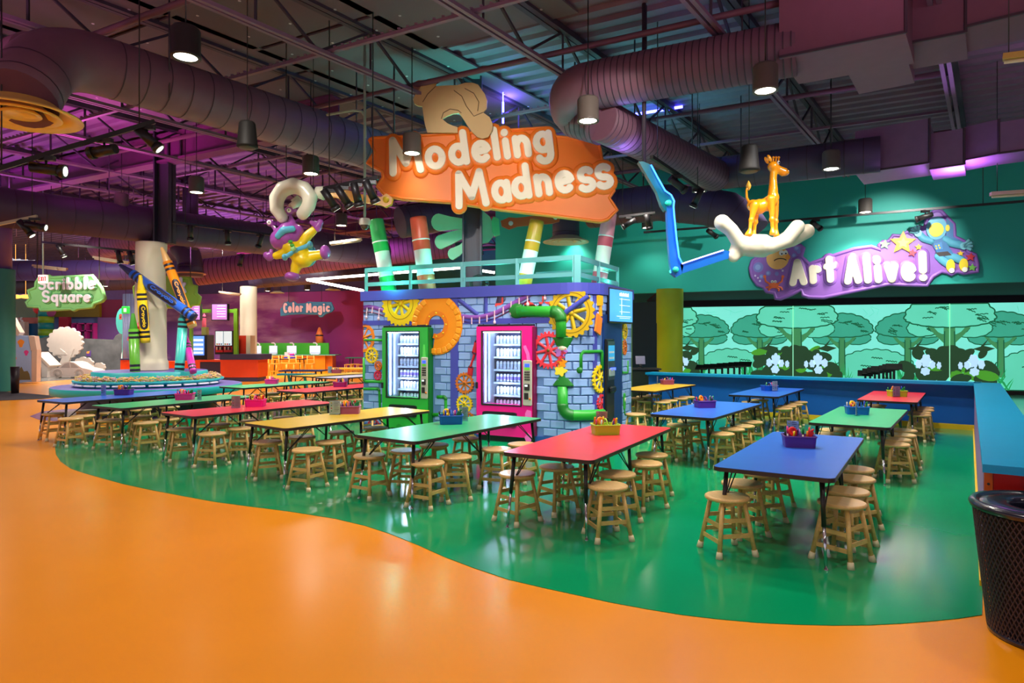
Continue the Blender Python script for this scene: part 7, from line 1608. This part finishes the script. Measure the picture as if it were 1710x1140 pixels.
for k, x in enumerate((26, 43)): pp_ = W(x, 495, FW-4); b = MB(); b.ell((0, 0, 0), (.28, .28, .10), 16, 8); b.cyl((0, 0, .05), (0, 0, 6.30-pp_.z), .01, n=5); o = b.build('oval_lamp', mat('amber_lamp', (250, 176, 80), .4, emit=1.5)); o.location = pp_; tag(o, ['amber oval pendant lamp nearest the teal column', 'amber oval pendant lamp by the Scribble Square sign edge'][k], 'lamp')
b = MB(); p = W(220, 0, 27); [b.cyl((p.x+.26*cos(a), p.y+.26*sin(a), 0), (p.x+.26*cos(a), p.y+.26*sin(a), 3.5), .07, n=8) for a in [2*pi*i/14 for i in range(14)]]; tag(b.build('fluted_column', P_('column_steelblue', (130, 140, 180), rough=.3)), 'grey blue fluted column behind the green crayon', 'column')
o = thing('oval_sign', 'turquoise oval sign panel left of the fluted column', 'sign', (W(203, 0, 29).x, 29, 0)); M = plane((0, 29, 0), (1, 0, 0)); c_ = onplane(M, 204, 536); b = MB(); b.prism([(c_[0]+.28*cos(t), c_[1]+.58*sin(t)) for t in [2*pi*i/30 for i in range(30)]], -.08, 0, M); b.bb(c_[0]-.03, c_[0]+.03, 0, c_[1], -.08, -.04, M); b.build('panel', P_('oval_teal', (80, 196, 186)), o, True)
b = MB(); its, ro = autoline('Ro', *onplane(M, 200, 533), *onplane(M, 209, 533), 0, .03, 1); [glyph(b, ch, M @ Matrix.Translation((x, y, 0)), sx, .22, .03, [(-1, .01), (1, .01)]) for ch, x, y, sx, _ in its]; b.build('lettering', P_('oval_red', (190, 80, 70)), o, True)
# ---------------------------------------------------------------- counters, drinks, menus
ORC, NVY = P_('counter_orange', (250, 82, 10), rough=.4), P_('counter_navy', (60, 58, 100), rough=.45)
ct = thing('till_counter', 'orange counter with navy top behind the green crayon', 'counter', (W(228, 0, 26).x, 26, 0)); panelbox('front', 201, 601, 262, 640, 26, ORC, parent=ct, d=.6, ground=True); panelbox('top', 200, 598.5, 262, 601, 25.9, NVY, parent=ct, d=.8)
q = thing('till_screen', 'blue lit till screen behind the yellow crayon', 'screen', W(238, 572, 26.4)); b = MB(); b.bb(-.16, .16, 0, .05, -.24, .30); b.build('casing', P_('tv_black', (18, 18, 22)), q); b = MB(); b.bb(-.14, .14, -.005, 0, -.2, .28); b.build('display', mat('till_blue', (90, 170, 250), .3, emit=.8), q); b = MB(); b.bb(-.05, .05, .0, .06, W(0, 598.5, 26.4).z-q.location.z, -.2); b.build('stand', P_('tv_black', (18, 18, 22)), q)
q = thing('till_terminal', 'dark tilted till terminal on the orange counter', 'terminal', W(243, 598.4, 26.2)); b = MB(); b.box((0, 0, .30), (.42, .05, .32), Matrix.Rotation(-.3, 4, 'X'), .01); b.cyl((0, 0, 0), (0, .05, .2), .05); b.build('terminal', P_('tv_black', (18, 18, 22)), q)
dc = thing('drinks_counter', 'bright orange drinks counter with navy top and plinth', 'counter', (W(400, 0, 25.3).x, 25.3, 0))
panelbox('front', 368, 600.5, 431, 630, 25.3, ORC, parent=dc, d=1.0); panelbox('top', 367, 591.5, 435, 600.5, 25.2, NVY, parent=dc, d=1.2); panelbox('plinth', 369, 629.5, 430, 640, 25.35, NVY, parent=dc, d=.9, ground=True); panelbox('return_cabinet', 334, 604, 368, 640, 25.6, NVY, parent=dc, d=.8, ground=True); panelbox('return_top', 326, 601, 368, 604, 25.5, ORC, parent=dc, d=1); panelbox('back_front', 262, 603, 334, 640, 26.5, ORC, parent=dc, d=.5, ground=True)
fg = thing('drink_fridge', 'black drinks fridge with blue lit front right of the magenta crayon', 'fridge', W(333, 597, 25.9)); panelbox('body', 320, 559, 346, 601, 25.9, P_('fridge_black', (30, 26, 32)), parent=fg, d=.6)
ds = panelbox('lit_door', 322, 561, 340.5, 593, 25.86, mat('fridge_blue', (90, 140, 240), .3, emit=.8), parent=fg, d=.03)
for y in (566, 573.5, 581, 587): panelbox('shelf_row', 323, y, 339, y+3.5, 25.84, mat('fridge_white', (215, 228, 250), .3, emit=.7), parent=fg, d=.015)
sd_ = thing('soda_machine', 'black soda dispenser with two white screens and red nozzles panel', 'dispenser', W(374, 591.5, 25.6)); panelbox('body', 359, 552, 388, 591.5, 25.6, P_('fridge_black', (30, 26, 32)), parent=sd_, d=.6)
for x0, x1 in ((360, 372), (373.5, 386.5)):
    panelbox('screen', x0, 553, x1, 576.5, 25.56, mat('soda_screen', (212, 234, 240), .3, emit=.6), parent=sd_, d=.03); panelbox('nozzle_panel', x0, 578, x1, 588, 25.5, P_('soda_red', (210, 24, 40)), parent=sd_, d=.1)
    for j, c in enumerate(((240, 200, 60), (240, 120, 120), (140, 200, 240))): pq = W(x0+2.5+j*3.6, 574.5, 25.54); b = MB(); b.ell(pq, (.035, .012, .035), 10, 6); b.build('selector_button', P_('sel_%d' % c[2], c), sd_, True)
    for j in range(4): panelbox('nozzle', x0+1+j*2.8, 579, x0+2.6+j*2.8, 584, 25.45, P_('nozzle_dark' if j % 2 else 'nozzle_white', (30, 30, 40) if j % 2 else (230, 230, 230)), parent=sd_, d=.06)
gf_ = thing('menu_gantry', 'lime green square frame holding the menu screens', 'frame', (W(393, 0, 25.4).x, 25.4, 0)); LG = P_('frame_lime', (122, 200, 30))
panelbox('post', 390, 515, 396, 591.5, 25.25, LG, parent=gf_, d=.14); panelbox('beam', 318, 516, 396, 522, 25.28, LG, parent=gf_, d=.12); panelbox('post', 316, 515, 320, 602, 25.25, LG, parent=gf_, d=.14)
for k, (x0, x1) in enumerate(((353, 379.5), (315, 334))):
    q = thing('menu_screen', ['lilac menu screen hanging left of the green post', 'lilac menu screen half hidden behind the blue crayon end'][k], 'screen', W((x0+x1)/2, 521, 25.1)); panelbox('casing', x0, 507, x1, 535, 25.1, P_('tv_black', (18, 18, 22)), parent=q, d=.2); panelbox('display', x0+1, 508, x1-1, 533.5, 25.07, mat('menu_lilac', (206, 140, 226), .4, emit=.45), parent=q, d=.02)
    for j in range(5): panelbox('menu_line', x0+(9 if j else 10), 510+j*4.4, x1-3, 511.4+j*4.4, 25.05, mat('menu_print', (245, 228, 250), .4, emit=.5), parent=q, d=.01)
p = W(414, 592, 26.6); q = thing('red_ice_machine', 'red and beige machine beside the cream column', 'machine', p); panelbox('red_side', 396, 560, 411, 591.5, 26.4, P_('ice_red', (200, 48, 20)), parent=q, d=.5); panelbox('beige_front', 411, 560, 418, 591.5, 26.4, P_('ice_beige', (214, 196, 160)), parent=q, d=.5)
p0_ = W(415, 0, 27.5); b = MB(); b.lathe([(.335, 0), (.335, 3.83), (.32, 3.86), (0, 3.86)], 32, Matrix.Translation((p0_.x, p0_.y, 0))); tag(b.build('round_column', mat('trunk_cream', (216, 206, 180))), 'smooth cream round column beside the Color Magic wall', 'column')
def cone_crayon(lab, col, px, y0, y1, y2, Z, rpx): 
    b0_ = W(px, y2, Z); k = Z/F; t = thing('crayon_sculpture', lab, 'sculpture', b0_); b = MB(); b.lathe([(0, 0), (rpx*k, 0), (rpx*k, (y2-y1)*k), (rpx*k*1.02, (y2-y1)*k+.01)], 18); b.build('barrel', P_('cc_%d' % col[1], col), t); b = MB(); b.lathe([(rpx*k*.92, (y2-y1)*k), (rpx*k*.3, (y2-y0)*k-.03), (0, (y2-y0)*k)], 18); b.build('tip', P_('cc_%d' % col[1], col), t)
    b = MB(); b.lathe([(rpx*k*1.01, (y2-y1)*k*.86), (rpx*k*1.03, (y2-y1)*k*.88), (rpx*k*1.03, (y2-y1)*k*.95), (rpx*k*1.01, (y2-y1)*k*.97)], 18); b.build('band', P_('crayon_band', (30, 26, 44)), t)
cone_crayon('plain orange crayon with cone tip rising behind the green divider', (238, 128, 66), 533.5, 546, 558, 580, 34.6, 6.2); cone_crayon('plain pink crayon on an olive base under the menu screens', (238, 110, 150), 341, 523, 528, 546.5, 27.0, 3.2)
panelbox('crayon_plinth', 336.5, 546, 344, 602, 26.9, P_('plinth_olive', (120, 124, 60)), 'olive plinth under the plain pink crayon', 'plinth', .25)
dv = thing('divider_counter', 'green divider on an orange counter before the Color Magic wall', 'counter', (W(492, 0, 34).x, 34, 0)); DG = P_('divider_green', (72, 184, 50))
panelbox('green_screen', 424, 572.5, 549, 592, 34.4, DG, parent=dv, d=.12); panelbox('counter_top', 424, 592, 560, 593.4, 33.4, P_('counter_aqua', (110, 190, 160)), parent=dv, d=1.2); panelbox('orange_front', 424, 593.4, 543, 640, 33.6, P_('front_amber', (250, 140, 10)), parent=dv, d=.9, ground=True); panelbox('orange_end', 543, 593.4, 555, 640, 33.8, P_('front_amber_dark', (240, 120, 6)), parent=dv, d=.7, ground=True)
for i, (x0, x1) in enumerate(((424, 436), (449.5, 463), (479, 495), (517, 535))):
    q = thing('tablet_screen', f'white tablet screen with curved lamp, {ORD[i]} from left on the orange counter', 'screen', W((x0+x1)/2, 592, 33.7), 0, 'tablet screens on the orange counter'); panelbox('frame', x0, 577, x1, 590.5, 33.7, P_('tab_white', (226, 230, 244)), parent=q, d=.05); panelbox('display', x0+1, 578, x1-1, 588, 33.67, mat('tab_screen', (206, 226, 246), .3, emit=.7), parent=q, d=.02)
    panelbox('foot', x0+2, 590, x1-2, 592, 33.65, P_('tab_white', (226, 230, 244)), parent=q, d=.2); b = MB(); xm = (x0+x1)/2; b.tube([W(x, y, 33.75) for x, y in [(xm+3, 578), (xm+3.5, 574.5), (xm+1, 572.5), (xm-3, 572.5)]], .035, 7); b.build('curved_lamp', P_('tab_white', (226, 230, 244)), q, True)
# small far tables and chairs
def far_table(lab, x0, x1, y, Z, m, hz=None):
    a, c = W(x0, y, Z), W(x1, y, Z); t = thing('far_table', lab, 'table', ((a.x+c.x)/2, Z, 0)); w_ = c.x-a.x; b = MB(); b.bb(-w_/2, w_/2, -.4, .4, a.z-.04, a.z); b.build('tabletop', m, t)
    for sx_ in (-1, 1):
        for sy_ in (-1, 1): b = MB(); b.cyl((sx_*(w_/2-.2), sy_*.3, a.z-.04), (sx_*(w_/2-.16), sy_*.33, 0), .025, n=7); b.build('leg', BLK, t)
    return t
far_table('dark topped table before the orange counter', 456, 511, 598.5, 31, P_('far_top_dark', (40, 40, 46))); far_table('green topped table at the left kiosk edge by the purple wall', 580, 625, 596.5, 31, P_('far_top_green', (30, 110, 90)))
far_table('navy topped picnic table with slanted legs', 472, 542, 617.5, 21.5, P_('far_top_navy', (44, 44, 84)))
b = MB(); a, c = W(466, 623.5, 20.6), W(524, 626, 20.6); b.bb(a.x, c.x, 20.4, 20.8, a.z-.05, a.z); [b.bar((x, 20.6, a.z-.05), (x+.1, 20.6, 0), .07, .07) for x in (a.x+.3, c.x-.3)]; tag(b.build('picnic_bench', P_('bench_sea', (24, 140, 160))), 'teal picnic bench in front of the navy table', 'bench')
b = MB(); a, c = W(552, 614, 22.5), W(640, 611, 22.5); b.bb(a.x, c.x, 22.2, 22.8, a.z-.05, a.z); [b.bar((x, 22.5, a.z-.05), (x, 22.5, 0), .07, .07) for x in (a.x+.3, c.x-.3)]; tag(b.build('picnic_bench', P_('bench_yellow', (240, 190, 30))), 'yellow picnic bench beyond the far yellow table', 'bench')
CHW = P_('far_chair_wood', (238, 176, 70))
def far_chair(lab, px, Z, hgt=.5, back=True):
    p = W(px, 0, Z); t = thing('wooden_chair', lab, 'chair', (p.x, p.y, 0), 0, 'small wooden chairs in the far area'); b = MB(); b.bb(-.18, .18, -.18, .18, hgt-.03, hgt); b.build('seat', CHW, t)
    for sx_ in (-1, 1):
        for sy_ in (-1, 1): b = MB(); top = hgt+.35 if (back and sy_ == 1) else hgt-.02; b.cyl((sx_*.15, sy_*.15, top), (sx_*.18, sy_*.18, 0), .022, n=6); b.build('leg', CHW, t)
    if back: b = MB(); [b.bar((-.15, .155, hgt+z), (.15, .155, hgt+z), .02, .05) for z in (.18, .30)]; b.build('backrest', CHW, t)
    b = MB(); [b.bar((-.17, s_*.165, .2), (.17, s_*.165, .2), .02, .03) for s_ in (-1, 1)]; b.build('rung', CHW, t)
for i, (px, Z) in enumerate([(440, 30), (458, 29.5), (474, 30.5), (487, 30), (498, 30.5), (517, 29.5)]): far_chair(f'small wooden chair, {ORD[i]} from left before the orange counter', px, Z, .55)
for i, (px, Z) in enumerate([(583, 30), (592, 30.4), (603, 30)]): far_chair(f'small wooden stool chair, {ORD[i]} from left by the purple wall', px, Z, .5, False)
t = thing('supply_tray', 'bright blue tray of tissues on the dark far table', 'tray', W(484, 598.4, 31)); b = MB(); b.bb(-.24, .24, -.15, .15, 0, .14, None, .02); b.build('tray', P_('tray_blue', (20, 60, 220)), t); b = MB(); b.bb(-.22, -.06, -.1, .1, .14, .30); b.build('tissue_box', P_('tissue_cream', (226, 206, 200)), t); b = MB(); b.bb(0, .2, -.1, .1, .14, .24, None, .03); b.build('pink_bag', P_('bag_pink', (236, 40, 130)), t)
lamp('SPOT', 'far_wall_light', (-8, 24, 5.0), 500, warm, .2, (-13, 36, 2), 75, .7); lamp('SPOT', 'far_wall_light', (-11, 25, 5.0), 550, warm, .2, (-17, 36, 1.5), 80, .7); lamp('SPOT', 'far_wall_light', (-13.8, 21, 5.0), 600, warm, .2, (-21, 32, 1.5), 80, .7)
lamp('SPOT', 'track_and_fill_spot', (-6.5, 11.0, 5.0), 300, warm, .08, (-8.1, 14.8, 2.2), 40, .7)
